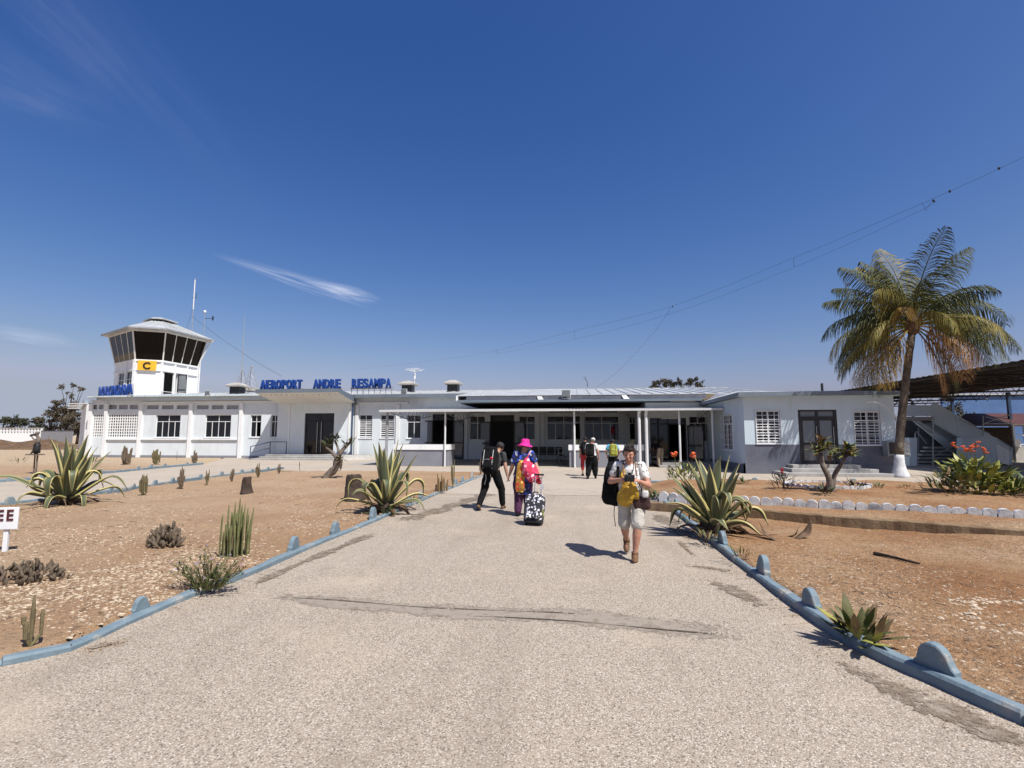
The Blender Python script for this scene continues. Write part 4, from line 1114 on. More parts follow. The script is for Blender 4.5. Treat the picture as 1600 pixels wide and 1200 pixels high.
# ------------------------------------------------------------------ control tower
def tower():
    t = thing('control_tower', 'white control tower with slanted dark cab windows and hip roof', 'tower')
    P1 = AtD(252, 600, 44.0); P1 = Vector((P1.x, P1.y))
    def edge(az): return Vector((-math.sin(R(az)), math.cos(R(az))))
    P2 = P1 + edge(-2) * 4.0
    P0 = P1 - edge(-62) * 2.0
    P5 = P0 - edge(-118) * 4.6
    P4 = P5 + (P2 - P1); P3 = P2 + (P0 - P5) * .0 + (P1 - P0) * 0 
    # closed, centrally symmetric outline
    c = (P2 + P5) / 2
    poly = [P5, P0, P1, P2, c * 2 - P0, c * 2 - P1]
    c = sum(poly, Vector((0, 0))) / 6
    def sc(k): return [c + (p - c) * k for p in poly]
    zsill = AtD(247, 563.5, 44.0).z; zeave = zsill + 2.45; ztop = zeave + 1.35
    body = sc(1.0); zlow = 3.9
    zwin = zsill - 2.35
    b = MB()
    for i in range(6):
        A, B = body[i], body[(i + 1) % 6]; L = (B - A).length; o = []
        if i == 2: o = [(.25, 1.75, 4.75, zsill - .95)]
        if i == 0: o = [(L - 3.6, L - 2.2, 5.0, zsill - .95), (L - 1.75, L - .45, 5.0, zsill - .95)]
        wall(b, A, B, zlow, zsill, o, .2)
    b.build('shaft', 'paint_white', t)
    # upper band and posts
    band = MB()
    for i in range(6):
        A, B = sc(1.018)[i], sc(1.018)[(i + 1) % 6]
        band.obox((A.x, A.y, zsill - .06), (B.x, B.y, zsill - .06), .12, .14); band.obox((A.x, A.y, zsill - .88), (B.x, B.y, zsill - .88), .10, .09)
    band.build('band', 'paint_white', t)
    for i, us in ((1, (.02, .98)), (2, (.33, .67, .985)), (0, (.6, .98))):
        A, B = sc(1.006)[i], sc(1.006)[(i + 1) % 6]
        for u in us:
            p = A.lerp(B, u); b = MB(); b.obox((p.x, p.y, zlow), (p.x + .0005, p.y, zsill - .05), .16, .16); b.build('pilaster', 'paint_white', t)
    A, B = body[2], body[3]; d = (B - A).normalized(); ang = math.atan2(d.y, d.x)
    door_leaf(t, (A.x + d.x * 1.72, A.y + d.y * 1.72, 4.78), .72, zsill - .98 - 4.78, ang - R(62), name='door')
    for u0, u1 in (((body[1] - body[0]).length - 3.6, (body[1] - body[0]).length - 2.2), ((body[1] - body[0]).length - 1.75, (body[1] - body[0]).length - .45)):
        d0 = (body[1] - body[0]).normalized(); p = body[0] + d0 * u0
        window(t, (p.x, p.y, 5.0), u1 - u0, zsill - .95 - 5.0, ang=math.atan2(d0.y, d0.x), cols=2, transom=.3, rec=.05, sill=False)
    # slanted cab glazing, one pane per bay
    lo, hi = sc(1.0), sc(1.19)
    zlo, zhi = zsill + .02, zeave
    bays = {0: 4, 1: 1, 2: 4, 3: 4, 4: 1, 5: 4}
    cab = MB()
    for i in range(6):
        A0, B0, A1, B1 = lo[i], lo[(i + 1) % 6], hi[i], hi[(i + 1) % 6]
        cab.obox((A0.x, A0.y, zlo), (A1.x, A1.y, zhi), .10, .10)
        cab.obox((A1.x, A1.y, zhi - .05), (B1.x, B1.y, zhi - .05), .1, .1)
        for k in range(1, bays[i]):
            p, q_ = A0.lerp(B0, k / bays[i]), A1.lerp(B1, k / bays[i]); cab.obox((p.x, p.y, zlo), (q_.x, q_.y, zhi), .06, .06)
    cb_ = cab.build('cab_frame', 'canopy_soffit', t)
    for i in range(6):
        A0, B0, A1, B1 = lo[i], lo[(i + 1) % 6], hi[i], hi[(i + 1) % 6]; n = bays[i]
        for k in range(n):
            a, b_, c_, d_ = A0.lerp(B0, (k + .02) / n), A0.lerp(B0, (k + .98) / n), A1.lerp(B1, (k + .98) / n), A1.lerp(B1, (k + .02) / n)
            p = MB(); inn = (c - (a + b_) / 2).normalized() * .03
            v = [(a.x, a.y, zlo), (b_.x, b_.y, zlo), (c_.x, c_.y, zhi), (d_.x, d_.y, zhi)]; v += [(x + inn.x, y + inn.y, z) for x, y, z in v]
            p.add(v, [(0, 1, 2, 3), (7, 6, 5, 4), (0, 4, 5, 1), (1, 5, 6, 2), (2, 6, 7, 3), (3, 7, 4, 0)]); p.build('cab_pane', 'glass_cab', cb_)
    # floor, ceiling and a dark core inside the cab
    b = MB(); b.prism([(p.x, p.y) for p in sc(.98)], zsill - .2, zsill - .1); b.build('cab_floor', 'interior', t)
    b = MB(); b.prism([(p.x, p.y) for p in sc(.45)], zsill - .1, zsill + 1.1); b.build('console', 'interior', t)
    # roof
    e0, e1, e2 = sc(1.36), sc(.36), sc(.36)
    rb = MB()
    rb.rings([[(p.x, p.y, zeave) for p in sc(1.19)], [(p.x, p.y, zeave + .02) for p in e0], [(p.x, p.y, zeave + .16) for p in e0], [(p.x, p.y, zeave + 1.45) for p in e1]])
    ro = rb.build('roof', 'sheet_metal', t)
    sm = MB()
    for i in range(6):
        A, B, A1, B1 = e0[i], e0[(i + 1) % 6], e1[i], e1[(i + 1) % 6]; n = max(3, int((B - A).length / .7))
        for k in range(n):
            p, q_ = A.lerp(B, k / n), A1.lerp(B1, k / n); sm.obox((p.x, p.y, zeave + .17), (q_.x, q_.y, zeave + 1.47), .05, .035)
    sm.build('seam', 'sheet_metal', ro)
    gt = MB()
    for i in range(6):
        A, B = sc(1.37)[i], sc(1.37)[(i + 1) % 6]; gt.obox((A.x, A.y, zeave + .10), (B.x, B.y, zeave + .10), .10, .12)
    gt.build('gutter', 'steel_grey', ro)
    ln = MB(); ln.prism([(p.x, p.y) for p in sc(.34)], zeave + 1.3, zeave + 1.6); ln.build('lantern', 'steel_dark', ro)
    ln = MB(); ln.rings([[(p.x, p.y, zeave + 1.6) for p in sc(.44)], [(p.x, p.y, zeave + 1.68) for p in sc(.44)], [(p.x, p.y, zeave + 2.05) for p in sc(.03)]]); ln.build('lantern_roof', 'sheet_metal', ro)
    # balcony rail
    rl = MB(); out = [sc(1.22)[i] for i in (0, 1, 2, 3)]
    for A, B in zip(out, out[1:]):
        for z in (5.05, 5.45): rl.tube([(A.x, A.y, z), (B.x, B.y, z)], .03, 6)
        n = max(2, int((B - A).length / 1.1))
        for k in range(n + 1):
            p = A.lerp(B, k / n); rl.tube([(p.x, p.y, 4.4), (p.x, p.y, 5.45)], .03, 6)
    rl.build('balcony_rail', 'steel_white', t)
    b = MB(); b.prism([(p.x, p.y) for p in sc(1.25)], 4.30, 4.42); b.build('balcony', 'concrete', t)
    pp = sc(1.03)[3]; b = MB(); b.tube([(pp.x + .15, pp.y - .1, 4.4), (pp.x + .15, pp.y - .1, zsill + .5), (hi[3].x + .3, hi[3].y, zeave - .2), (hi[3].x + .6, hi[3].y, zeave)], .06, 8); b.build('downpipe', 'steel_white', t)
    # foot of the tower inside the wing
    b = MB(); b.prism([(p.x, p.y) for p in sc(.99)], 0, zlow + .01); b.build('base', 'paint_white', t)
    rebase(t, (c.x, c.y, 0))
    # yellow C board on the front face
    A, B = body[1], body[2]; d = (B - A).normalized(); n_ = Vector((d.y, -d.x))
    ctr = A.lerp(B, .46) + n_ * .19
    s = thing('letter_board', 'yellow board with a black letter C on the tower', 'sign', (ctr.x, ctr.y, zsill - .50), math.atan2(d.y, d.x))
    b = MB(); b.box(-.68, -.02, -.42, .68, .02, .42); b.build('panel', 'yellow_paint', s)
    lt = text_mesh('C', .80, .02, .012, bold=.012)
    ob('letter', lt, s, (-.02, -.04, -.29), (R(90), 0, 0))
    lt.materials.append(MATS['black_paint'])
    return c, zeave

def text_mesh(ch, size, ext, bev=0, bold=0, sx=1.0):
    cu = bpy.data.curves.new('letter', 'FONT'); cu.body = ch; cu.size = size; cu.extrude = ext; cu.bevel_depth = bev; cu.align_x = 'CENTER'; cu.offset = bold
    me = evaluated_mesh(bpy.data.objects.new('tmp', cu)); bpy.data.curves.remove(cu)
    me.name = 'letter'
    if sx != 1.0:
        for v in me.vertices: v.co.x *= sx
    return me
TC, TEAVE = tower()

# ------------------------------------------------------------------ roof lettering
LET = {}
def letters(name, label, words, z, h, Y=None, line=None):
    s = thing(name, label, 'sign')
    for (txt, px0, px1) in words:
        n = len(txt)
        for i, ch in enumerate(txt):
            px = px0 + (px1 - px0) * (i + .5) / n
            me = LET.get((ch, h))
            if me is None:
                me = text_mesh(ch, h / .70, .10, .0, bold=.035, sx=.84); me.materials.append(MATS['letter_blue']); LET[(ch, h)] = me
            o = ob('letter', me, s, (XatY(px, Y), Y, z), (R(90), 0, 0))
            if len(txt): 
                wid = (XatY(px1, Y) - XatY(px0, Y)) / n
                lw = max(v.co.x for v in me.vertices) - min(v.co.x for v in me.vertices)
                o.scale = (min(1.25, wid * .90 / lw), 1, 1)
    # standing rail
    b = MB()
    for (txt, px0, px1) in words:
        b.box(XatY(px0, Y) - .1, Y + .05, z - .10, XatY(px1, Y) + .1, Y + .12, z - .02)
        for k in range(len(txt) + 1):
            x = XatY(px0 + (px1 - px0) * k / len(txt), Y); b.box(x - .02, Y + .06, z - .5, x + .02, Y + .10, z - .1)
    b.build('rail', 'steel_grey', s)
    rebase(s, (XatY(words[0][1], Y), Y, z))
    return s
yl = 34.15
letters('roof_lettering', 'blue block letters reading AEROPORT ANDRE RESAMPA on the terminal roof', [('AEROPORT', 403, 469), ('ANDRE', 486.5, 529.5), ('RESAMPA', 546.5, 609.5)], AtY(500, 606.2, yl).z, AtY(500, 593.2, yl).z - AtY(500, 606.2, yl).z, Y=yl)
# town name standing on the curved corner, seen almost edge on
def corner_letters():
    s = thing('roof_lettering', 'blue and white block letters spelling MORONDAVA on the curved roof corner', 'sign')
    A, B = Vector((XW(146) - 1.3, YW + 1.5)), Vector((XW(212) - .3, YW - .50)); txt = 'MORONDAVA'; h = .86
    path = [A.lerp(B, i / 8) for i in range(9)]
    for i, ch in enumerate(txt):
        p = path[i]; ang = R(-33 + 3.2 * i)
        me = text_mesh(ch, h / .70, .05, 0, bold=.02); me.materials.append(MATS['letter_blue'])
        o = ob('letter', me, s, (p.x, p.y, WT + .34), (R(90), 0, ang)); o.scale = (.62, 1, 1)
        b = MB(); xs = [v.co.x for v in me.vertices]; b.box(min(xs) * .60, .10, .02, max(xs) * .60, .13, h * .98)
        bo = b.build('backing', 'letter_white', s); bo.location = o.location; bo.rotation_euler = (0, 0, ang)
    rebase(s, (A.x, A.y, WT + .3))
corner_letters()
# ================================================================== thin cirrus, real sheets high up
def cloud_mat(name, seed, gate, dens):
    m, n, l, b = new_mat(name)
    uv = n.new('ShaderNodeUVMap'); sp = n.new('ShaderNodeSeparateXYZ'); l.new(uv.outputs[0], sp.inputs[0])
    def ma(op, a, c):
        x = n.new('ShaderNodeMath'); x.operation = op
        for i, v in enumerate((a, c)):
            if hasattr(v, 'is_linked'): l.new(v, x.inputs[i])
            else: x.inputs[i].default_value = v
        return x.outputs[0]
    mp = n.new('ShaderNodeMapping'); mp.inputs['Scale'].default_value = (2.2, 5.5, 1); mp.inputs['Location'].default_value = (seed, seed * .7, 0); mp.inputs['Rotation'].default_value = (0, 0, .12)
    l.new(uv.outputs[0], mp.inputs['Vector'])
    nz = n.new('ShaderNodeTexNoise'); nz.inputs['Scale'].default_value = 1.0; nz.inputs['Detail'].default_value = 7; nz.inputs['Roughness'].default_value = .58; nz.inputs['Distortion'].default_value = .5
    l.new(mp.outputs[0], nz.inputs['Vector'])
    u = ma('SUBTRACT', ma('MULTIPLY', sp.outputs[0], 2), 1); v = ma('SUBTRACT', ma('MULTIPLY', sp.outputs[1], 2), 1)
    v = ma('ADD', v, ma('MULTIPLY', ma('SUBTRACT', nz.outputs['Fac'], .5), .9))
    r2 = ma('ADD', ma('MULTIPLY', u, u), ma('MULTIPLY', v, v))
    body = ma('POWER', ma('MAXIMUM', ma('SUBTRACT', 1, r2), 0), 1.5)
    st = n.new('ShaderNodeMapRange'); st.inputs['From Min'].default_value = gate; st.inputs['From Max'].default_value = gate + .4; l.new(nz.outputs['Fac'], st.inputs['Value'])
    al = ma('MULTIPLY', ma('MULTIPLY', body, st.outputs[0]), dens)
    n.remove(b); out = n['Material Output']
    tr = n.new('ShaderNodeBsdfTransparent'); df = n.new('ShaderNodeBsdfDiffuse'); tl = n.new('ShaderNodeBsdfTranslucent'); mx = n.new('ShaderNodeMixShader'); mm = n.new('ShaderNodeMixShader')
    df.inputs[0].default_value = (.95, .95, .95, 1); tl.inputs[0].default_value = (.95, .95, .95, 1); mm.inputs[0].default_value = .5
    l.new(df.outputs[0], mm.inputs[1]); l.new(tl.outputs[0], mm.inputs[2])
    l.new(al, mx.inputs[0]); l.new(tr.outputs[0], mx.inputs[1]); l.new(mm.outputs[0], mx.inputs[2]); l.new(mx.outputs[0], out.inputs['Surface'])
    return m
def cirrus(i, px, py, half_l, half_w, tilt, dens, gate, label):
    """half_l/half_w in pixels of the photograph at the sheet's distance, tilt in picture degrees"""
    alt = 3000.0
    c = px_dir(px, py); c = Vector((0, 0, CAM_H)) + c * (alt / c.z); dist = (c - Vector((0, 0, CAM_H))).length
    v = (c - Vector((0, 0, CAM_H))).normalized(); t = v.cross(Vector((0, 0, 1))).normalized(); u = t.cross(v).normalized()
    ct, st_ = math.cos(R(tilt)), math.sin(R(tilt)); a = t * ct + u * st_; b_ = u * ct - t * st_
    # the sheet leans back between the view normal and the horizontal
    b_ = (b_ * .55 + Vector((v.x, v.y, 0)).normalized() * .0 + v * .83 * (1 if b_.z > 0 else -1)).normalized()
    k = dist / F_PX * 1.05; n, m_ = 24, 8; vs_, uv = [], []
    for j in range(m_ + 1):
        for q in range(n + 1):
            s, w = q / n * 2 - 1, j / m_ * 2 - 1
            vs_.append(c + a * s * half_l * k + b_ * w * half_w * k / .55 + Vector((0, 0, 60 * math.sin(s * 2 + i) * w))); uv.append((q / n, j / m_))
    b = MB(); b.add(vs_, [(j * (n + 1) + q, j * (n + 1) + q + 1, (j + 1) * (n + 1) + q + 1, (j + 1) * (n + 1) + q) for j in range(m_) for q in range(n)])
    cloud_mat('cirrus_%d' % i, 3.7 * i + 1.3, gate, dens)
    o = b.build('cirrus_cloud', 'cirrus_%d' % i, smooth=True)
    ul = o.data.uv_layers.new(name='UVMap'); ul.data.foreach_set('uv', [x for lp in o.data.loops for x in uv[lp.vertex_index]])
    return tag(o, label, 'cloud', 'thin cirrus clouds')
cirrus(0, 468, 438, 112, 12, -12, .27, .36, 'bright white cirrus streak above the terminal lettering')
cirrus(1, 535, 454, 58, 8, -9, .38, .30, 'small dense end of the cirrus streak above the lettering')
cirrus(2, 190, 85, 230, 55, -38, .022, .30, 'faint long cirrus veil high above the tower')
cirrus(3, 30, 125, 85, 40, -5, .035, .28, 'faint cirrus tuft high up beyond the tower')
cirrus(4, 80, 18, 120, 40, -28, .028, .30, 'faint cirrus patch at the top of the sky')
cirrus(5, 45, 524, 45, 12, -6, .10, .22, 'tiny pale cloud low beside the tower')
# ================================================================== things on the roofs, wires
def roof_vent(px, py, Y, label):
    p = AtY(px, py, Y); t = thing('roof_ventilator', label, 'ventilator', p, group='roof ventilators')
    b = MB(); b.box(-.42, -.42, -.35, .42, .42, .22); b.build('base', 'steel_dark', t)
    b = MB(); b.rings([[(x * s, y * s, z) for x, y in ((-1, -1), (1, -1), (1, 1), (-1, 1))] for s, z in ((.60, .22), (.66, .26), (.66, .36), (.42, .50), (.18, .60))]); b.build('cap', 'concrete', t)
roof_vent(638, 606.5, 40.5, 'mushroom ventilator on the roof beside the last letter and the dish aerial')
roof_vent(708.5, 605.5, 40.5, 'mushroom ventilator on the roof ridge above the porch')
roof_vent(371, 609, 40.0, 'mushroom ventilator on the wing roof under the antenna mast')
def floodlight(px, py, Y, label, w=.42, rz=0):
    p = AtY(px, py, Y); t = thing('floodlight', label, 'floodlight', p, rz, group='roof edge floodlights')
    b = MB(); b.cbox(-w / 2, -.10, 0, w / 2, .10, w * .8, .02); b.build('case', 'plastic_grey', t)
    b = MB(); b.box(-w / 2 + .03, -.112, .03, w / 2 - .03, -.102, w * .8 - .03); b.build('lens', 'glass_grey', t)
    b = MB(); b.rings([[(x, -.02, z), (x, .02, z), (x2, .02, z2), (x2, -.02, z2)] for x, z, x2, z2 in ((-w / 2 - .003, w * .5, -w / 2 - .02, w * .5), (-w / 2 - .003, -.10, -w / 2 - .02, -.12), (w / 2 + .003, -.10, w / 2 + .02, -.12), (w / 2 + .003, w * .5, w / 2 + .02, w * .5))]); b.build('bracket', 'steel_white', t)
floodlight(884.8, 619.5, 31.15, 'pale floodlight on the eave above the porch', .5)
floodlight(325, 617.5, 36.6, 'small floodlight on the wing roof edge')
floodlight(631.5, 614.5, 36.4, 'small floodlight frame on the eave beside the porch roof')
# round dipole aerial
p = AtY(647.5, 605, 40.8); t = thing('dish_aerial', 'white spoked ring aerial on a short roof pole', 'aerial', p)
pt = AtY(647.5, 577, 40.8).z - p.z
b = MB(); b.tube([(0, 0, -.3), (0, 0, pt)], .035); b.tube([(0, 0, pt * .45), (0, 0, pt * .78)], .09, 10); b.build('pole', 'steel_white', t)
b = MB()
for k in range(6):
    a = math.pi * 2 * k / 6; b.tube([(0, 0, pt * .86), (.82 * math.cos(a), .82 * math.sin(a), pt)], .022, 5)
b.tube([(.42 * math.cos(i * math.pi / 8), .42 * math.sin(i * math.pi / 8), pt + .02) for i in range(17)], .02, 5); b.build('spokes', 'steel_white', t)
# antenna masts
def mast(name, label, px0, py0, px1, py1, Y, r0, r1, extra=None, m='steel_grey'):
    a, c = AtY(px0, py0, Y), AtY(px1, py1, Y)
    t = thing(name, label, 'antenna', a); H = c.z - a.z
    b = MB(); n = 7; d = Vector((c.x - a.x, 0, H)); d = Vector((d.x * .0, 0, H))
    b.tube([d * (i / n) for i in range(n + 1)], [r0 + (r1 - r0) * i / n for i in range(n + 1)], 6); b.build('pole', m, t)
    if extra: extra(t, H)
    return t
def vhf(t, H):
    b = MB(); b.tube([(0, 0, H * .55), (0, 0, H * .97)], .055, 8); b.build('radome', 'steel_white', t)
    b = MB(); b.tube([(-.25, 0, H * .72), (.25, 0, H * .72)], .02, 5); b.tube([(.25, 0, H * .70), (.25, 0, H * .78)], .02, 5); b.tube([(0, 0, H * .62), (-.9, 0, H * .1)], .012, 4); b.build('crossarm', 'steel_dark', t)
mast('antenna_mast', 'tall white antenna mast beside the tower roof', 298, 545, 304.5, 434, 47, .04, .03, vhf)
def anem(t, H):
    b = MB(); b.tube([(0, 0, H * .78), (.95, 0, H * .78)], .025, 5); b.box(.85, -.02, H * .72, 1.0, .02, H * .84); b.build('vane', 'steel_dark', t)
    b = MB(); b.ell((0, 0, H * .98), (.14, .14, .16)); b.build('sensor', 'steel_white', t)
mast('wind_gauge', 'slim mast with a wind vane beside the tower roof', 317, 540, 321.5, 486, 47, .035, .03, anem)
mast('antenna_mast', 'thin whip antenna on the wing roof', 376.5, 604, 387.5, 491, 42, .05, .015)
def lattice_mast(px, y0, y1, Y, label):
    a, c = AtY(px, y0, Y), AtY(px, y1, Y); t = thing('lattice_mast', label, 'antenna', a, group='lattice masts on the wing roof'); H = c.z - a.z
    b = MB(); w = .38
    L = [[Vector((w * sx * (1 - k / 5 * .92), w * sy * (1 - k / 5 * .92), H * k / 5)) for k in range(6)] for sx, sy in ((-1, -1), (1, -1), (1, 1), (-1, 1))]
    for l_ in L: b.tube(l_, .022, 5)
    for k in range(5):
        for j in range(4): b.tube([L[j][k], L[(j + 1) % 4][k + 1]], .013, 4)
    b.build('lattice', 'steel_grey', t)
    b = MB(); b.box(-.55, -.55, -.3, .55, .55, 0); b.build('base', 'concrete', t)
lattice_mast(377.5, 605, 577, 41, 'small lattice mast on the wing roof under the whip antenna')
lattice_mast(391.5, 606, 571, 41.6, 'small lattice mast on the wing roof next to the first letter')
# antenna curtain: two wires with spreaders running across the sky
def wire(name, pts, r, label, parent=None):
    b = MB(); b.tube(pts, r, 4, caps=False)
    o = b.build(name, 'steel_dark', parent)
    if label: tag(o, label, 'wire')
    return o
def arc(A, B, sag, n=24):
    A, B = Vector(A), Vector(B)
    return [A.lerp(B, i / n) - Vector((0, 0, sag * 4 * (i / n) * (1 - i / n))) for i in range(n + 1)]
Dl, Dr = 62.0, 20.0
def wd(px): # depth along the run
    t = (px - 775) / (1600 - 775); return 1 / ((1 - t) / Dl + t / Dr)
up_px = [(560, 577), (680, 563), (775, 548), (897, 517), (1048, 479), (1240, 403), (1450, 314), (1600, 245), (1760, 165)]
lo_px = [(775, 553), (897, 530), (1048, 490), (1240, 418), (1440, 328), (1459, 314)]
W = thing('wire_aerial', 'two parallel aerial wires with spreaders strung across the sky', 'aerial')
wire('upper_wire', catmull([AtD(x, y, wd(x)) for x, y in up_px], 1.2), .0065, None, W)
wire('lower_wire', catmull([AtD(x, y, wd(x)) for x, y in lo_px], 1.2), .0055, None, W)
for (xa, ya, xb, yb) in ((775, 548, 777, 553), (897, 517, 898, 530), (1048, 479, 1043, 491), (1240, 403, 1241, 418), (1441, 317, 1447, 330), (1459, 310, 1447, 328)):
    wire('spreader', [AtD(xa, ya, wd(xa)), AtD(xb, yb, wd(xa))], .008, None, W)
for px, py in ((1459, 314), (1051, 479), (775, 548), (1484, 299), (1561, 263)):
    b = MB(); p = AtD(px, py, wd(px)); b.ell(p, (.05, .05, .07), 8, 6); b.build('insulator', 'steel_dark', W)
wire('lead_in_wire', catmull([AtD(1045, 487, wd(1045)), AtD(1026, 514, 39.5), AtD(990, 555, 40.5), AtD(960, 585, 41.5), AtD(932, 605, 42.5)], .6), .008, None, W)
for c in W.children: pass
wire('guy_wire', [AtD(299, 494, 50), AtD(348, 531, 46), AtD(398, 564, 43), AtD(440, 588, 41.5)], .012, 'thin guy wire from the antenna mast down to the wing roof')
wire('guy_wire', [AtD(301, 505, 50), AtD(288, 528, 49)], .010, 'short guy wire between the antenna mast and the tower roof')
# bare twig-like stub aerial on the ridge
b = MB(); p = AtY(918, 604.5, 43.2); b.tube([p, p + Vector((0, 0, .35)), p + Vector((-.12, 0, .6)), p + Vector((-.2, 0, .95))], [.03, .025, .02, .01], 5); b.tube([p + Vector((-.1, 0, .55)), p + Vector((-.35, 0, .85))], .012, 4)
tag(b.build('bent_aerial', 'steel_dark'), 'short bent aerial stub on the terminal ridge', 'aerial')
# ================================================================== plants
def soil_z(x, y):
    return float(soil_height(np.array([[x]]), np.array([[y]]))[0, 0])
def spot(px, py):
    """ground point under a plant: the ray meets the soil surface"""
    p = G(px, py)
    for _ in range(3):
        z = soil_z(p.x, p.y); p = G(px, py, z)
    return p
def m_per_px(p):
    fwd = -p.x * math.sin(YAW) + p.y * math.cos(YAW)
    return fwd / F_PX

def agave_mat():
    m, n, l, b = new_mat('agave')
    uv = n.new('ShaderNodeUVMap'); sp = n.new('ShaderNodeSeparateXYZ'); l.new(uv.outputs[0], sp.inputs[0])
    def ma(op, a, c):
        x = n.new('ShaderNodeMath'); x.operation = op
        for i, v in enumerate((a, c)):
            if hasattr(v, 'is_linked'): l.new(v, x.inputs[i])
            else: x.inputs[i].default_value = v
        return x.outputs[0]
    tc = n.new('ShaderNodeTexCoord'); nz = n.new('ShaderNodeTexNoise'); nz.inputs['Scale'].default_value = 9; nz.inputs['Detail'].default_value = 5
    mp = n.new('ShaderNodeMapping'); mp.inputs['Scale'].default_value = (26, 1.2, 1); l.new(uv.outputs[0], mp.inputs['Vector']); l.new(mp.outputs[0], nz.inputs['Vector']); nz.inputs['Scale'].default_value = 1.5
    edge = ma('ABSOLUTE', ma('SUBTRACT', sp.outputs[0], .5), 0)
    edge = ma('ADD', edge, ma('MULTIPLY', ma('SUBTRACT', nz.outputs['Fac'], .5), .10))
    mr = n.new('ShaderNodeMapRange'); mr.inputs['From Min'].default_value = .32; mr.inputs['From Max'].default_value = .37; l.new(edge, mr.inputs['Value'])
    cr = n.new('ShaderNodeValToRGB'); cr.color_ramp.elements[0].color = (.045, .060, .036, 1); cr.color_ramp.elements[1].color = (.12, .138, .075, 1); cr.color_ramp.elements[0].position = .3; cr.color_ramp.elements[1].position = .72
    l.new(nz.outputs['Fac'], cr.inputs[0])
    mx = n.new('ShaderNodeMix'); mx.data_type = 'RGBA'; l.new(mr.outputs[0], mx.inputs['Factor']); l.new(cr.outputs[0], mx.inputs['A']); mx.inputs['B'].default_value = (.42, .365, .15, 1)
    # brown dry tips
    tip = n.new('ShaderNodeMapRange'); tip.inputs['From Min'].default_value = .90; tip.inputs['From Max'].default_value = .985; l.new(sp.outputs[1], tip.inputs['Value'])
    m2 = n.new('ShaderNodeMix'); m2.data_type = 'RGBA'; l.new(tip.outputs[0], m2.inputs['Factor']); l.new(mx.outputs['Result'], m2.inputs['A']); m2.inputs['B'].default_value = (.09, .06, .045, 1)
    l.new(m2.outputs['Result'], b.inputs['Base Color']); b.inputs['Roughness'].default_value = .5; b.inputs['Specular IOR Level'].default_value = .35
    return m
agave_mat()
pm('dry_leaf', (.20, .125, .075), (.10, .065, .045), 6, .9, .3, 20)
pm('bark_dark', (.075, .052, .04), (.035, .026, .022), 7, .95, .8, 18)
pm('bark_grey', (.21, .17, .14), (.11, .09, .075), 8, .95, .6, 22)
pm('cactus_green', (.20, .215, .085), (.12, .125, .055), 6, .75, .3, 30, c3=(.25, .19, .09), s3=3)
pm('cactus_dry', (.20, .165, .085), (.12, .095, .055), 6, .85, .3, 30, c3=(.16, .17, .075), s3=4)
pm('cactus_grey', (.195, .150, .105), (.115, .088, .066), 11, .9, .5, 40)
pm('leaf_green', (.085, .125, .035), (.05, .08, .022), 5, .5)
pm('leaf_yellowgreen', (.37, .36, .085), (.24, .25, .055), 5, .5)
pm('leaf_dark', (.05, .075, .028), (.028, .042, .018), 5, .5)
pm('leaf_maroon', (.07, .028, .03), (.04, .02, .022), 5, .5)
pm('leaf_olive', (.145, .14, .05), (.085, .085, .032), 5, .6)
pm('leaf_tan', (.28, .195, .09), (.18, .12, .06), 5, .8)
pm('flower_orange', (.80, .16, .035), (.65, .09, .03), 8, .6)
pm('flower_red', (.55, .02, .04), (.42, .015, .035), 8, .6)
pm('flower_lilac', (.48, .36, .52), (.36, .24, .42), 8, .6)
pm('palm_green', (.125, .132, .038), (.055, .065, .02), 2.5, .62, spec=.22)
pm('palm_mid', (.29, .235, .06), (.14, .13, .036), 2.5, .62, spec=.22)
pm('palm_yellow', (.42, .265, .06), (.26, .16, .045), 2.5, .5)
pm('palm_orange', (.37, .19, .052), (.21, .105, .035), 2.5, .6)
pm('far_leaf', (.085, .085, .055), (.05, .05, .034), 1.5, .8)
pm('far_leaf_dry', (.16, .125, .085), (.10, .08, .055), 1.5, .85)

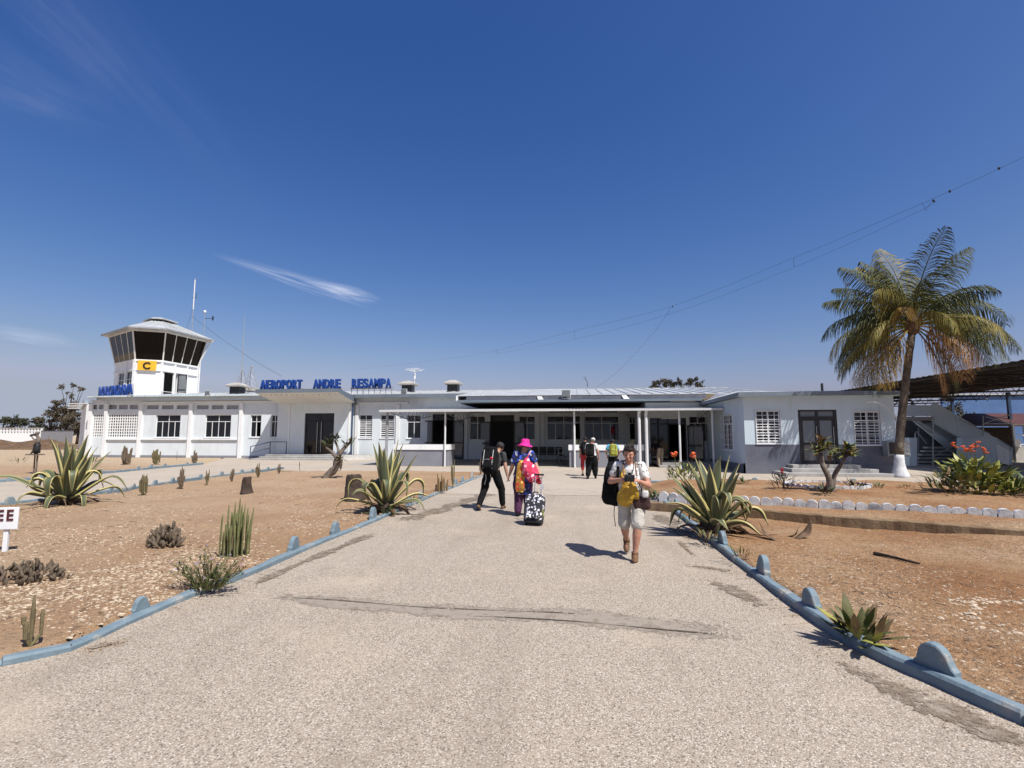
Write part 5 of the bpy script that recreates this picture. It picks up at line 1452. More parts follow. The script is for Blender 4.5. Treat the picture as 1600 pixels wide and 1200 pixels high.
def leaf_loft(L, W, e0, fold, droop, thick=.05, n=16, twist=0., keel=.22, base_w=.6, sway=0.0, sharp=1.0):
    """a thick blade in the x-z plane: returns (verts, faces, uvs); grows along +x, rises at e0 (rad), folds by droop (rad) about fold"""
    P = Vector((0, 0, 0)); pts = []; az = 0
    for i in range(n + 1):
        t = i / n
        s = min(1, max(0, (t - fold + .20) / .40)); s = s * s * (3 - 2 * s)
        pitch = e0 - droop * s - .12 * t
        d = Vector((math.cos(pitch) * math.cos(az), math.cos(pitch) * math.sin(az), math.sin(pitch)))
        pts.append((P.copy(), pitch, az, t)); P = P + d * (L / n); az += sway / n
    V, UV, ring = [], [], 8
    for P, pitch, az, t in pts:
        w = W * (base_w + (1 - base_w) * min(1, t / .38)) * max(.012, (1 - max(0, (t - .40) / .60) ** 1.5)) * .5
        th = thick * (1 - t * .82)
        side = Vector((-math.sin(az), math.cos(az), 0)); fw = Vector((math.cos(pitch) * math.cos(az), math.cos(pitch) * math.sin(az), math.sin(pitch))); nrm = fw.cross(side); nrm = -nrm if nrm.z < 0 and abs(pitch) < 1.57 else nrm
        nrm = side.cross(fw) * -1
        tw = twist * t; s2 = side * math.cos(tw) + nrm * math.sin(tw); n2 = nrm * math.cos(tw) - side * math.sin(tw)
        prof = [(-1, keel), (-.5, keel * .28), (0, 0), (.5, keel * .28), (1, keel)]
        top = [P + s2 * w * a + n2 * (w * c) for a, c in prof]
        bot = [P + s2 * w * a + n2 * (w * c - th) for a, c in ((.5, keel * .28), (0, 0), (-.5, keel * .28))]
        V += top + bot; UV += [(.0, t), (.25, t), (.5, t), (.75, t), (1., t), (.75, t), (.5, t), (.25, t)]
    F = []
    for i in range(n):
        for k in range(ring):
            k2 = (k + 1) % ring; F.append((i * ring + k, i * ring + k2, (i + 1) * ring + k2, (i + 1) * ring + k))
    F.append(tuple(range(ring))[::-1]); F.append(tuple(range(n * ring, n * ring + ring)))
    return V, F, UV
def leaf_obj(name, parent, data, az, mat, loc=(0, 0, 0), smooth=True):
    V, F, UV = data; b = MB(); b.add(V, F); o = b.build(name, mat, parent, smooth, loc, (0, 0, az))
    ul = o.data.uv_layers.new(name='UVMap'); ul.data.foreach_set('uv', [x for lp in o.data.loops for x in UV[lp.vertex_index]])
    return o
def agave(px, py, label, H, spread, seed, ctr=8, mid=12, out=9, lean=0.0):
    r = random.Random(seed); p = spot(px, py); t = thing('agave_plant', label, 'agave', p, group='variegated agaves')
    b = MB(); b.lathe([(.16, -.05), (.20, .08), (.17, .22), (.10, .34)], seg=12); b.build('stem', 'bark_dark', t, True)
    z0 = .22
    for k in range(ctr):
        az = 2.4 * k + r.uniform(-.3, .3); e = R(r.uniform(66, 86)); L = H * r.uniform(.82, 1.04)
        leaf_obj('leaf', t, leaf_loft(L, .235 * r.uniform(.85, 1.1), e, r.uniform(.8, 1.2), R(r.uniform(0, 35)), twist=r.uniform(-.5, .5), sway=r.uniform(-.2, .2)), az, 'agave', (.05 * math.cos(az), .05 * math.sin(az), z0 + .1))
    for k in range(mid):
        az = 2 * math.pi * k / mid + r.uniform(-.2, .2); e = R(r.uniform(42, 66)); L = H * r.uniform(.80, 1.05)
        folded = r.random() < .62
        leaf_obj('leaf', t, leaf_loft(L, .205 * r.uniform(.85, 1.15), e, r.uniform(.5, .68) if folded else 1.0, R(r.uniform(110, 190)) if folded else R(r.uniform(10, 50)), twist=r.uniform(-.7, .7), sway=r.uniform(-.5, .5), n=20), az, 'agave', (.10 * math.cos(az), .10 * math.sin(az), z0))
    for k in range(out):
        az = 2 * math.pi * (k + .5) / out + r.uniform(-.25, .25); e = R(r.uniform(12, 38)); L = spread * r.uniform(.75, 1.05)
        leaf_obj('leaf', t, leaf_loft(L, .165 * r.uniform(.8, 1.15), e, r.uniform(.55, .8), R(r.uniform(30, 110)), twist=r.uniform(-1.2, 1.2), sway=r.uniform(-.9, .9), n=20), az, 'agave', (.13 * math.cos(az), .13 * math.sin(az), z0 - .06))
    for k in range(16):
        az = r.uniform(0, 6.28); 
        leaf_obj('dead_leaf', t, leaf_loft(r.uniform(.35, .85), r.uniform(.05, .11), R(r.uniform(-8, 25)), r.uniform(.2, .5), R(r.uniform(20, 50)), thick=.02, twist=r.uniform(-1.5, 1.5), sway=r.uniform(-1.4, 1.4), n=9), az, 'dry_leaf', (.14 * math.cos(az), .14 * math.sin(az), r.uniform(.05, .16)))
    return t
agave(104, 788, 'tall striped agave by the side path in front of the wing', 1.42, 1.45, 11, 9, 13, 9)
agave(603, 800, 'striped agave beside the large tree stump', 1.30, 1.05, 23, 9, 10, 6)
agave(1118, 832, 'striped agave next to the palm side path kerb', 1.02, 1.0, 37, 8, 13, 8)

def ribbed_stem(h, r, ribs=5, n=7, lean=(0, 0), seed=0, tip=.35):
    rr = random.Random(seed); rs = []
    for i in range(n + 1):
        t = i / n; rad = r * (.82 + .22 * math.sin(t * 2.6)) * (1 if i < n else tip) * rr.uniform(.93, 1.07)
        cx, cy = lean[0] * t * t * h, lean[1] * t * t * h
        rs.append([(cx + rad * (1 if k % 2 == 0 else .62) * math.cos(math.pi * k / ribs), cy + rad * (1 if k % 2 == 0 else .62) * math.sin(math.pi * k / ribs), h * t) for k in range(2 * ribs)])
    return rs
def cactus(px, py, hpx, wpx, n, label, seed, mat='cactus_dry', stem_r=None, group='small columnar cacti', trunk=True):
    r = random.Random(seed); p = spot(px, py); k = m_per_px(p); H, Wd = hpx * k, wpx * k
    t = thing('columnar_cactus', label, 'cactus', p, group=group)
    sr = stem_r or max(.013, Wd * .085)
    for i in range(n):
        a = 2.4 * i; rad = Wd * .42 * math.sqrt(i / max(1, n - 1)) if n > 1 else 0
        h = H * r.uniform(.50, 1.0) * (1 - .30 * (rad / (Wd * .36 + 1e-6)) * r.random()); x, y = rad * math.cos(a), rad * math.sin(a)
        z0 = 0 if (not trunk or i == 0) else H * r.uniform(.05, .32) * (.4 + rad / (Wd * .4 + 1e-6))
        b = MB(); b.rings(ribbed_stem(max(.05, h - z0), sr * r.uniform(.8, 1.15), lean=(x * r.uniform(-.2, .5) / max(H, .1), y * r.uniform(-.2, .5) / max(H, .1)), seed=seed * 100 + i))
        if z0 > 0: b.tube([(0, 0, .02), (-x * .55, -y * .55, -z0 * .5), (-x, -y, -z0)], [sr * .8, sr * .7, sr * .7], 6)
        b.build('stem', mat, t, False, (x, y, z0))
    return t
C = cactus
C(367, 868, 90, 50, 36, 'dense pale green columnar cactus beside the lilac flowered bush', 1, 'cactus_green', .0135, None, trunk=False)
C(47, 1010, 76, 30, 5, 'thin few armed cactus at the kerb near the corner', 2, 'cactus_dry', .017, None)
for i, (px, py, h, w, n, lab) in enumerate((
        (196, 726, 32, 15, 9, 'small many stemmed cactus before the white screen wall'), (243, 726, 30, 13, 7, 'small leaning cactus before the first wing window'),
        (303.5, 726, 29, 9, 6, 'slim cactus before the second wing window'), (223, 774, 38, 13, 7, 'small cactus on the near kerb right of the tall agave'),
        (282, 764, 38, 12, 7, 'small cactus on the near kerb, second from the tall agave'), (323, 758, 29, 8, 4, 'thin cactus on the near kerb, third from the tall agave'),
        (362, 753, 22, 9, 4, 'tiny cactus on the near kerb above the small stump'), (403, 746, 24, 9, 5, 'small cactus at the kerb left of the entrance steps'),
        (436, 740, 19, 7, 4, 'tiny cactus at the kerb corner below the handrail'), (468, 736, 26, 4, 2, 'very thin cactus before the entrance steps'),
        (532, 734, 24, 8, 4, 'small cactus behind the crooked frangipani'), (707.5, 761, 47, 8, 5, 'tall thin cactus at the end of the path kerb'),
        (751, 741, 26, 7, 4, 'small pale cactus at the forecourt corner by the walking man'), (276, 719, 19, 3, 1, 'single thin cactus stick before the wing'))):
    C(px, py, h, w, n + 3 if n > 2 else n, lab, 40 + i, 'cactus_dry' if i % 2 else 'cactus_grey')
C(690, 767, 27, 24, 16, 'low clump of tan cactus stems at the path kerb', 70, 'leaf_tan', .022, None, trunk=False)

def pad_cluster(px, py, hpx, wpx, n, label, seed, mat='cactus_grey'):
    r = random.Random(seed); p = spot(px, py); k = m_per_px(p); H, Wd = hpx * k, wpx * k
    t = thing('low_cactus', label, 'cactus', p)
    mb = MB(); mb.rings([[(rr * (1 if q % 2 == 0 else .85) * math.cos(math.pi * q / 5), rr * (1 if q % 2 == 0 else .85) * math.sin(math.pi * q / 5), z) for q in range(10)] for rr, z in ((.35, 0), (.85, .25), (1, .6), (.85, 1.0), (.45, 1.22), (.08, 1.3))])
    me = mb.mesh('lobe', mat, True)
    for i in range(n):
        a = r.uniform(0, 6.28); rad = Wd * .46 * math.sqrt(r.random()); zz = max(0, H * (1 - (rad / (Wd * .5)) ** 2) * r.uniform(0, .70))
        o = ob('lobe', me, t, (rad * math.cos(a), rad * math.sin(a) * .8, zz), (R(r.uniform(-25, 50)) * math.sin(a), R(r.uniform(-10, 60)) * math.cos(a), r.uniform(0, 6)))
        s = H * r.uniform(.04, .07); o.scale = (s, s, s * r.uniform(2.4, 4.6))
pad_cluster(257, 852, 40, 58, 130, 'low grey brown mound cactus among the pale gravel', 5)
pad_cluster(38, 908, 40, 110, 170, 'sprawling low grey cactus behind the white notice board', 6)
pad_cluster(100, 906, 20, 26, 14, 'few loose cactus lobes beside the sprawling cactus', 7)

# generic leaves
def blade_mesh(name, L, W, mat, bend=.5, fold=.25, n=5, tipw=.0, stalk=.12):
    """one broad leaf with a midrib crease, growing up +z and arching towards +x; unit = metres"""
    b = MB(); V = []; P = Vector((0, 0, 0)); th = .004
    for i in range(n + 1):
        t = i / n; a = bend * t * 1.6
        w = W * .5 * (math.sin(math.pi * min(1, max(0.0, (t - stalk * .6) / (1 - stalk * .6))) ** .8) if t > stalk * .5 else .06) if i not in (0, n) else .012 * W + .002
        nx, nz_ = math.cos(a), -math.sin(a)
        V += [(P.x + nx * fold * w, -w, P.z + nz_ * fold * w), (P.x, 0, P.z), (P.x + nx * fold * w, w, P.z + nz_ * fold * w)]
        P = P + Vector((math.sin(a), 0, math.cos(a))) * (L / n)
    V2 = [(x - th, y, z - th) for x, y, z in V]; m = len(V)
    F = []
    for i in range(n):
        for k in range(2):
            q = i * 3 + k; F.append((q, q + 1, q + 4, q + 3)); F.append((m + q + 3, m + q + 4, m + q + 1, m + q))
    b.add(V + V2, F); return b.mesh(name, mat, True)
LEAF = {}
def leafmesh(mat, L=1.0, W=.22, bend=.5):
    key = (mat, L, W, bend)
    if key not in LEAF: LEAF[key] = blade_mesh('leaf', L, W, mat, bend)
    return LEAF[key]
def rosette(name, px, py, hpx, wpx, n, mats, label, cat, seed, W=.22, bend=.5, p=None, group=None, spread=.5, flowers=None, bushy=False):
    r = random.Random(seed); p = p or spot(px, py); k = m_per_px(p); H, Wd = hpx * k, wpx * k
    t = thing(name, label, cat, p, group=group)
    for i in range(n):
        az = r.uniform(0, 6.28); rad = Wd * .5 * spread * math.sqrt(r.random()); tilt = r.uniform(.1, 1.15)
        zz = H * r.uniform(0, .35) * (1 - spread * .3)
        if bushy: zz = H * .72 * r.random() ** .8 * (1 - .55 * (rad / (Wd * .5)) ** 2)
        o = ob('leaf', leafmesh(r.choice(mats), 1.0, W, bend), t, (rad * math.cos(az), rad * math.sin(az), zz), (0, tilt, az + r.uniform(-.4, .4)))
        s = H * r.uniform(.45, .85) * (.46 if bushy else 1); o.scale = (s, s, s)
    if flowers:
        fm, nf, fs = flowers; b = MB()
        for q in range(7):
            a = 2 * math.pi * q / 7; b.ell((.6 * math.cos(a), .6 * math.sin(a), .3), (.55, .3, .18), 6, 4, rot=Matrix.Rotation(a, 3, 'Z') @ Matrix.Rotation(-.7, 3, 'Y'))
        b.ell((0, 0, .5), (.35, .35, .45), 6, 4); me = b.mesh('flower', fm, True)
        for i in range(nf):
            az = r.uniform(0, 6.28); rad = Wd * .36 * r.random(); h = H * r.uniform(.95, 1.12)
            st = MB(); st.tube([(rad * .4 * math.cos(az), rad * .4 * math.sin(az), 0), (rad * math.cos(az), rad * math.sin(az), h)], .008, 5); so = st.build('stalk', 'leaf_olive', t)
            for q in range(3):
                o = ob('flower', me, so, (rad * math.cos(az) + r.uniform(-.07, .07), rad * math.sin(az) + r.uniform(-.05, .05), h - fs * 1.1 * q), (r.uniform(-.4, .4), r.uniform(-.4, .4), r.uniform(0, 6))); o.scale = (fs,) * 3
    return t
Y_, Gn, Dk, Ol, Tn, Mr = 'leaf_yellowgreen', 'leaf_green', 'leaf_dark', 'leaf_olive', 'leaf_tan', 'leaf_maroon'
rosette('flowering_bush', 1068, 752, 36, 50, 150, [Y_, Y_, Gn, Ol], 'yellow green leafy bush beneath two orange blooms by the porch steps', 'bush', 1, .20, .5, spread=.95, bushy=True)
for (px, py, base) in ((1053, 706, (1058, 752)), (1083, 707, (1079, 752))):
    p = spot(*base); kk = m_per_px(p); d = G(px, HORIZON + 1) ; top = AtD(px, py, kk * F_PX)
    t = thing('canna_flower', 'orange red bloom on a tall stalk %s' % ('nearer the steps' if px < 1060 else 'nearer the annex'), 'flower', p, group='orange blooms above the yellow green bush')
    b = MB(); v = top - p; b.tube([(0, 0, 0), (v.x * .3, v.y * .3, v.z * .5), tuple(v)], [.012, .01, .008], 6); b.build('stalk', 'leaf_olive', t)
    b = MB(); r = random.Random(px)
    for q in range(9):
        a = r.uniform(0, 6.28); b.ell((v.x + .07 * math.cos(a), v.y + .07 * math.sin(a), v.z - .02 - .16 * r.random()), (.075, .04, .05), 6, 4, rot=Matrix.Rotation(a, 3, 'Z') @ Matrix.Rotation(r.uniform(-1, 1), 3, 'Y'))
    b.build('petals', 'flower_orange', t, True)
rosette('leafy_plant', 1020, 782, 22, 26, 34, [Ol, Gn, Tn], 'small olive plant behind the walking woman at the kerb end', 'plant', 2, .14, .4, spread=.8)
rosette('leafy_plant', 1031, 781, 20, 22, 24, [Gn, Dk, Ol], 'small dark green plant at the whitewashed kerb end', 'plant', 3, .16, .5, spread=.8)
rosette('leafy_plant', 1013, 768, 18, 14, 20, [Gn, Y_], 'small green tuft at the forecourt corner behind the walking woman', 'plant', 33, .14, .4, spread=.7)
rosette('leafy_plant', 1108, 846, 26, 32, 30, [Tn, Ol, Gn], 'tan green tuft at the foot of the agave by the kerb', 'plant', 4, .13, .5, spread=.8)
rosette('leafy_plant', 1152, 871, 24, 40, 32, [Ol, Gn, Tn], 'small spiky tuft between the agave and the kerb stones', 'plant', 5, .10, .4, spread=.8)
rosette('leafy_plant', 1078, 813, 22, 30, 22, [Ol, Gn], 'small curled leaf plant left of the agave by the kerb', 'plant', 15, .18, .9, spread=.8)
rosette('broadleaf_plant', 1345, 1004, 64, 70, 50, [Y_, Ol, Ol, Tn, Gn], 'clump of broad olive leaves beside the palm side kerb', 'plant', 6, .30, .30, spread=.65)
rosette('leafy_plant', 1225, 764, 30, 40, 110, [Mr, Dk, Mr], 'dark maroon leafed plant with a red bloom before the annex', 'plant', 7, .20, .5, spread=.9, flowers=('flower_red', 1, .05), bushy=True)
rosette('leafy_plant', 1290, 772, 22, 26, 34, [Mr, Dk], 'dark maroon plant at the foot of the frangipani', 'plant', 8, .20, .5, spread=.8)
rosette('leafy_plant', 1338, 764, 20, 26, 34, [Mr, Ol], 'dark reddish plant inside the ring of white stones', 'plant', 9, .2, .5, spread=.8)
rosette('leafy_plant', 1372, 762, 13, 18, 22, [Ol, Gn], 'low green tuft at the far kerb near the palm', 'plant', 10, .18, .5, spread=.8)
rosette('leafy_plant', 1418, 762, 12, 26, 22, [Tn, Ol], 'low tan tuft before the palm trunk', 'plant', 12, .16, .5, spread=.8)
rosette('leafy_plant', 1163, 757, 18, 14, 16, [Gn, Ol], 'small green sprig at the far kerb behind the agave', 'plant', 13, .2, .4, spread=.7)
rosette('canna_bush', 1480, 772, 46, 62, 120, [Ol, Dk, Gn, Tn], 'low mixed shrub at the near foot of the canna bush', 'bush', 14, .24, .5, spread=.95, bushy=True)
rosette('canna_bush', 1525, 772, 70, 86, 300, [Y_, Gn, Y_, Y_], 'tall canna bush with yellow green leaves and orange blooms', 'bush', 16, .32, .45, spread=.95, flowers=('flower_orange', 6, .055), bushy=True)
rosette('canna_bush', 1582, 775, 48, 70, 130, [Gn, Y_, Gn], 'bright green strap leaved bush beside the canna bush', 'bush', 17, .10, .6, spread=.8)
rosette('canna_bush', 1640, 775, 46, 70, 60, [Gn, Gn, Dk], 'green strap leaved bush at the edge beyond the canna', 'bush', 18, .10, .6, spread=.8)
rosette('leafy_plant', 29, 724, 16, 22, 16, [Ol, Tn], 'sparse little plant left of the carved figure', 'plant', 19, .10, .4, spread=.8)
rosette('leafy_plant', 140, 726, 20, 20, 16, [Ol, Gn], 'small plant behind the tall agave', 'plant', 20, .12, .4, spread=.8)
rosette('leafy_plant', 648, 790, 24, 26, 20, [Tn, Ol], 'dry tan tuft right of the agave by the kerb', 'plant', 21, .08, .3, spread=.9)
rosette('leafy_plant', 597, 803, 20, 44, 60, [Dk, Ol, Gn], 'low dark green creeper at the foot of the middle agave', 'plant', 22, .30, .6, spread=.95)
for i, (pl, frac, lab) in enumerate(((PL2, -.75, 'grass tuft at the near end of the planter behind the travellers'), (PL2, .72, 'green tuft at the drainpipe end of the planter'))):
    t0, z, L = pl; p = Vector((t0.location.x + frac * L, t0.location.y - .2, z - .06))
    rosette('leafy_plant', 0, 0, 14, 16, 26, [Gn, Y_], lab, 'plant', 90 + i, .07, .3, p=p, spread=.6)

# lilac flowered bush
def lilac_bush(px, py, label):
    r = random.Random(8); p = spot(px, py); k = m_per_px(p); t = thing('flowering_bush', label, 'bush', p)
    st, fo, n = MB(), MB(), 0
    W = 66 * k; H = 66 * k; heads = []
    for i in range(80):
        az = r.uniform(0, 6.28); rad = W * math.sqrt(r.random()); h = H * r.uniform(.35, 1.0) * (1.1 - .5 * rad / W)
        q = Vector((rad * .3 * math.cos(az), rad * .2 * math.sin(az), 0)); e = Vector((rad * math.cos(az) , rad * .55 * math.sin(az), h)); mid = q.lerp(e, .5) + Vector((r.uniform(-.04, .04), r.uniform(-.04, .04), h * .15))
        st.tube([q, mid, e], [.006, .004, .002], 4, caps=False); heads.append(e)
        for j in range(13):
            u = r.uniform(.25, 1); c = q.lerp(mid, u * 2) if u < .5 else mid.lerp(e, u * 2 - 1)
            d = Vector((r.uniform(-1, 1), r.uniform(-1, 1), r.uniform(-.2, .9))).normalized(); s_ = d.cross(Vector((0, 0, 1))).normalized() * .007; L = r.uniform(.025, .055)
            fo.add([c, c + d * L * .5 + s_, c + d * L, c + d * L * .5 - s_], [(0, 1, 2, 3)], 0 if r.random() < .6 else 1)
    st.build('stems', 'leaf_olive', t); f = fo.build('foliage', ['leaf_olive', 'leaf_green'], t); f['kind'] = 'stuff'
    b = MB()
    for q in range(6):
        a = q * 1.047; b.ell((.6 * math.cos(a), .6 * math.sin(a), 0), (.5, .3, .2), 5, 3, rot=Matrix.Rotation(a, 3, 'Z'))
    me = b.mesh('flower', 'flower_lilac', True)
    for e in r.sample(heads, 26):
        o = ob('flower', me, t, e, (r.uniform(-.6, .6), r.uniform(-.6, .6), 0)); o.scale = (.014,) * 3
lilac_bush(325, 920, 'sprawling bush with tiny lilac flowers at the path kerb')

# tree stumps
def stump(px, py, hpx, wpx, label, seed):
    r = random.Random(seed); p = spot(px, py); k = m_per_px(p); H, W = hpx * k, wpx * k * .5; rs = []
    for t_, s in ((-.06, 1.05), (0, 1.08), (.10, .98), (.25, .86), (.5, .76), (.75, .70), (.93, .66), (1.0, .60), (.99, .45), (.94, .1)):
        rs.append([(W * s * (1 + .11 * math.sin(3 * a + 5 * t_) + .06 * r.uniform(-1, 1)) * math.cos(a), W * s * (1 + .11 * math.sin(3 * a + 5 * t_) + .06 * r.uniform(-1, 1)) * math.sin(a), H * t_ + .02 * r.uniform(-1, 1)) for a in [2 * math.pi * q / 18 for q in range(18)]])
    b = MB(); b.rings(rs); tag(b.build('tree_stump', 'bark_dark', None, True, p), label, 'stump')
stump(552.5, 781, 38, 33, 'large dark tree stump left of the middle agave', 1)
stump(385, 771, 25, 18, 'small dark tree stump among the gravel', 2)

# bare frangipani: forked branches with tufts of leaves
def frangipani(name, label, paths, radii, tufts, mats, seed, depth_pt, tuft_n=26, tuft_s=.22):
    """paths: picture polylines of each branch at the depth of depth_pt"""
    r = random.Random(seed); p0 = depth_pt; D = m_per_px(p0) * F_PX
    t = thing(name, label, 'tree', p0)
    tr = MB()
    for path, (ra, rb) in zip(paths, radii):
        pts = [AtD(x, y, D + dd) - p0 for x, y, dd in path]
        if pts[0].length < .3: pts[0] = Vector((pts[0].x, pts[0].y, -.1))
        pts = catmull(pts, .12); n = len(pts)
        tr.tube(pts, [(ra + (rb - ra) * i / (n - 1)) * r.uniform(.9, 1.12) for i in range(n)], 8)
    tr.build('trunk', 'bark_grey', t, True)
    cr = bpy.data.objects.new('crown', None); COL.objects.link(cr); cr.parent = t
    for (x, y, dd, n) in tufts:
        c = AtD(x, y, D + dd) - p0
        for i in range(n):
            az = r.uniform(0, 6.28); o = ob('leaf', leafmesh(r.choice(mats), 1.0, .26, .5), cr, c + Vector((r.uniform(-.05, .05), r.uniform(-.05, .05), r.uniform(-.06, .04))), (0, r.uniform(.3, 1.7), az)); s = tuft_s * r.uniform(.6, 1.15); o.scale = (s, s, s)
p = spot(1297, 768)
frangipani('frangipani_tree', 'small forked frangipani tree inside the white stone ring', [[(1297, 768, 0), (1296, 750, 0), (1290, 736, 0), (1284, 722, .1), (1283, 708, .1)], [(1298, 752, 0), (1304, 742, 0), (1313, 728, -.1), (1322, 712, -.1)], [(1290, 734, 0), (1296, 722, .2), (1298, 716, .2)]],
           [(.115, .05), (.085, .04), (.04, .025)], [(1277, 704, .1, 34), (1290, 699, .1, 30), (1284, 690, 0, 16), (1298, 714, .2, 14), (1318, 708, -.1, 34), (1330, 710, -.1, 34), (1324, 700, 0, 22)], ['leaf_olive', 'leaf_green', 'leaf_tan', 'leaf_yellowgreen'], 4, p, tuft_s=.34)
p = spot(507, 747)
frangipani('frangipani_tree', 'crooked leaning frangipani with stubby branches before the entrance', [[(507, 747, 0), (515, 740, 0), (524, 732, 0), (526, 722, 0), (528, 712, 0)], [(526, 720, 0), (533, 706, 0), (541, 697, .1), (548, 690, .1)], [(526, 716, 0), (519, 707, 0), (509, 699, -.1)], [(530, 708, 0), (527, 697, .2), (523, 688, .2)]],
           [(.17, .12), (.11, .05), (.08, .04), (.06, .04)], [(509, 696, -.1, 20), (516, 692, 0, 22), (525, 685, .2, 24), (540, 696, .1, 10), (549, 691, .1, 16), (533, 716, -.1, 14), (530, 722, .1, 8)], ['leaf_dark', 'leaf_olive', 'leaf_olive', 'bark_grey'], 9, p, tuft_s=.32)

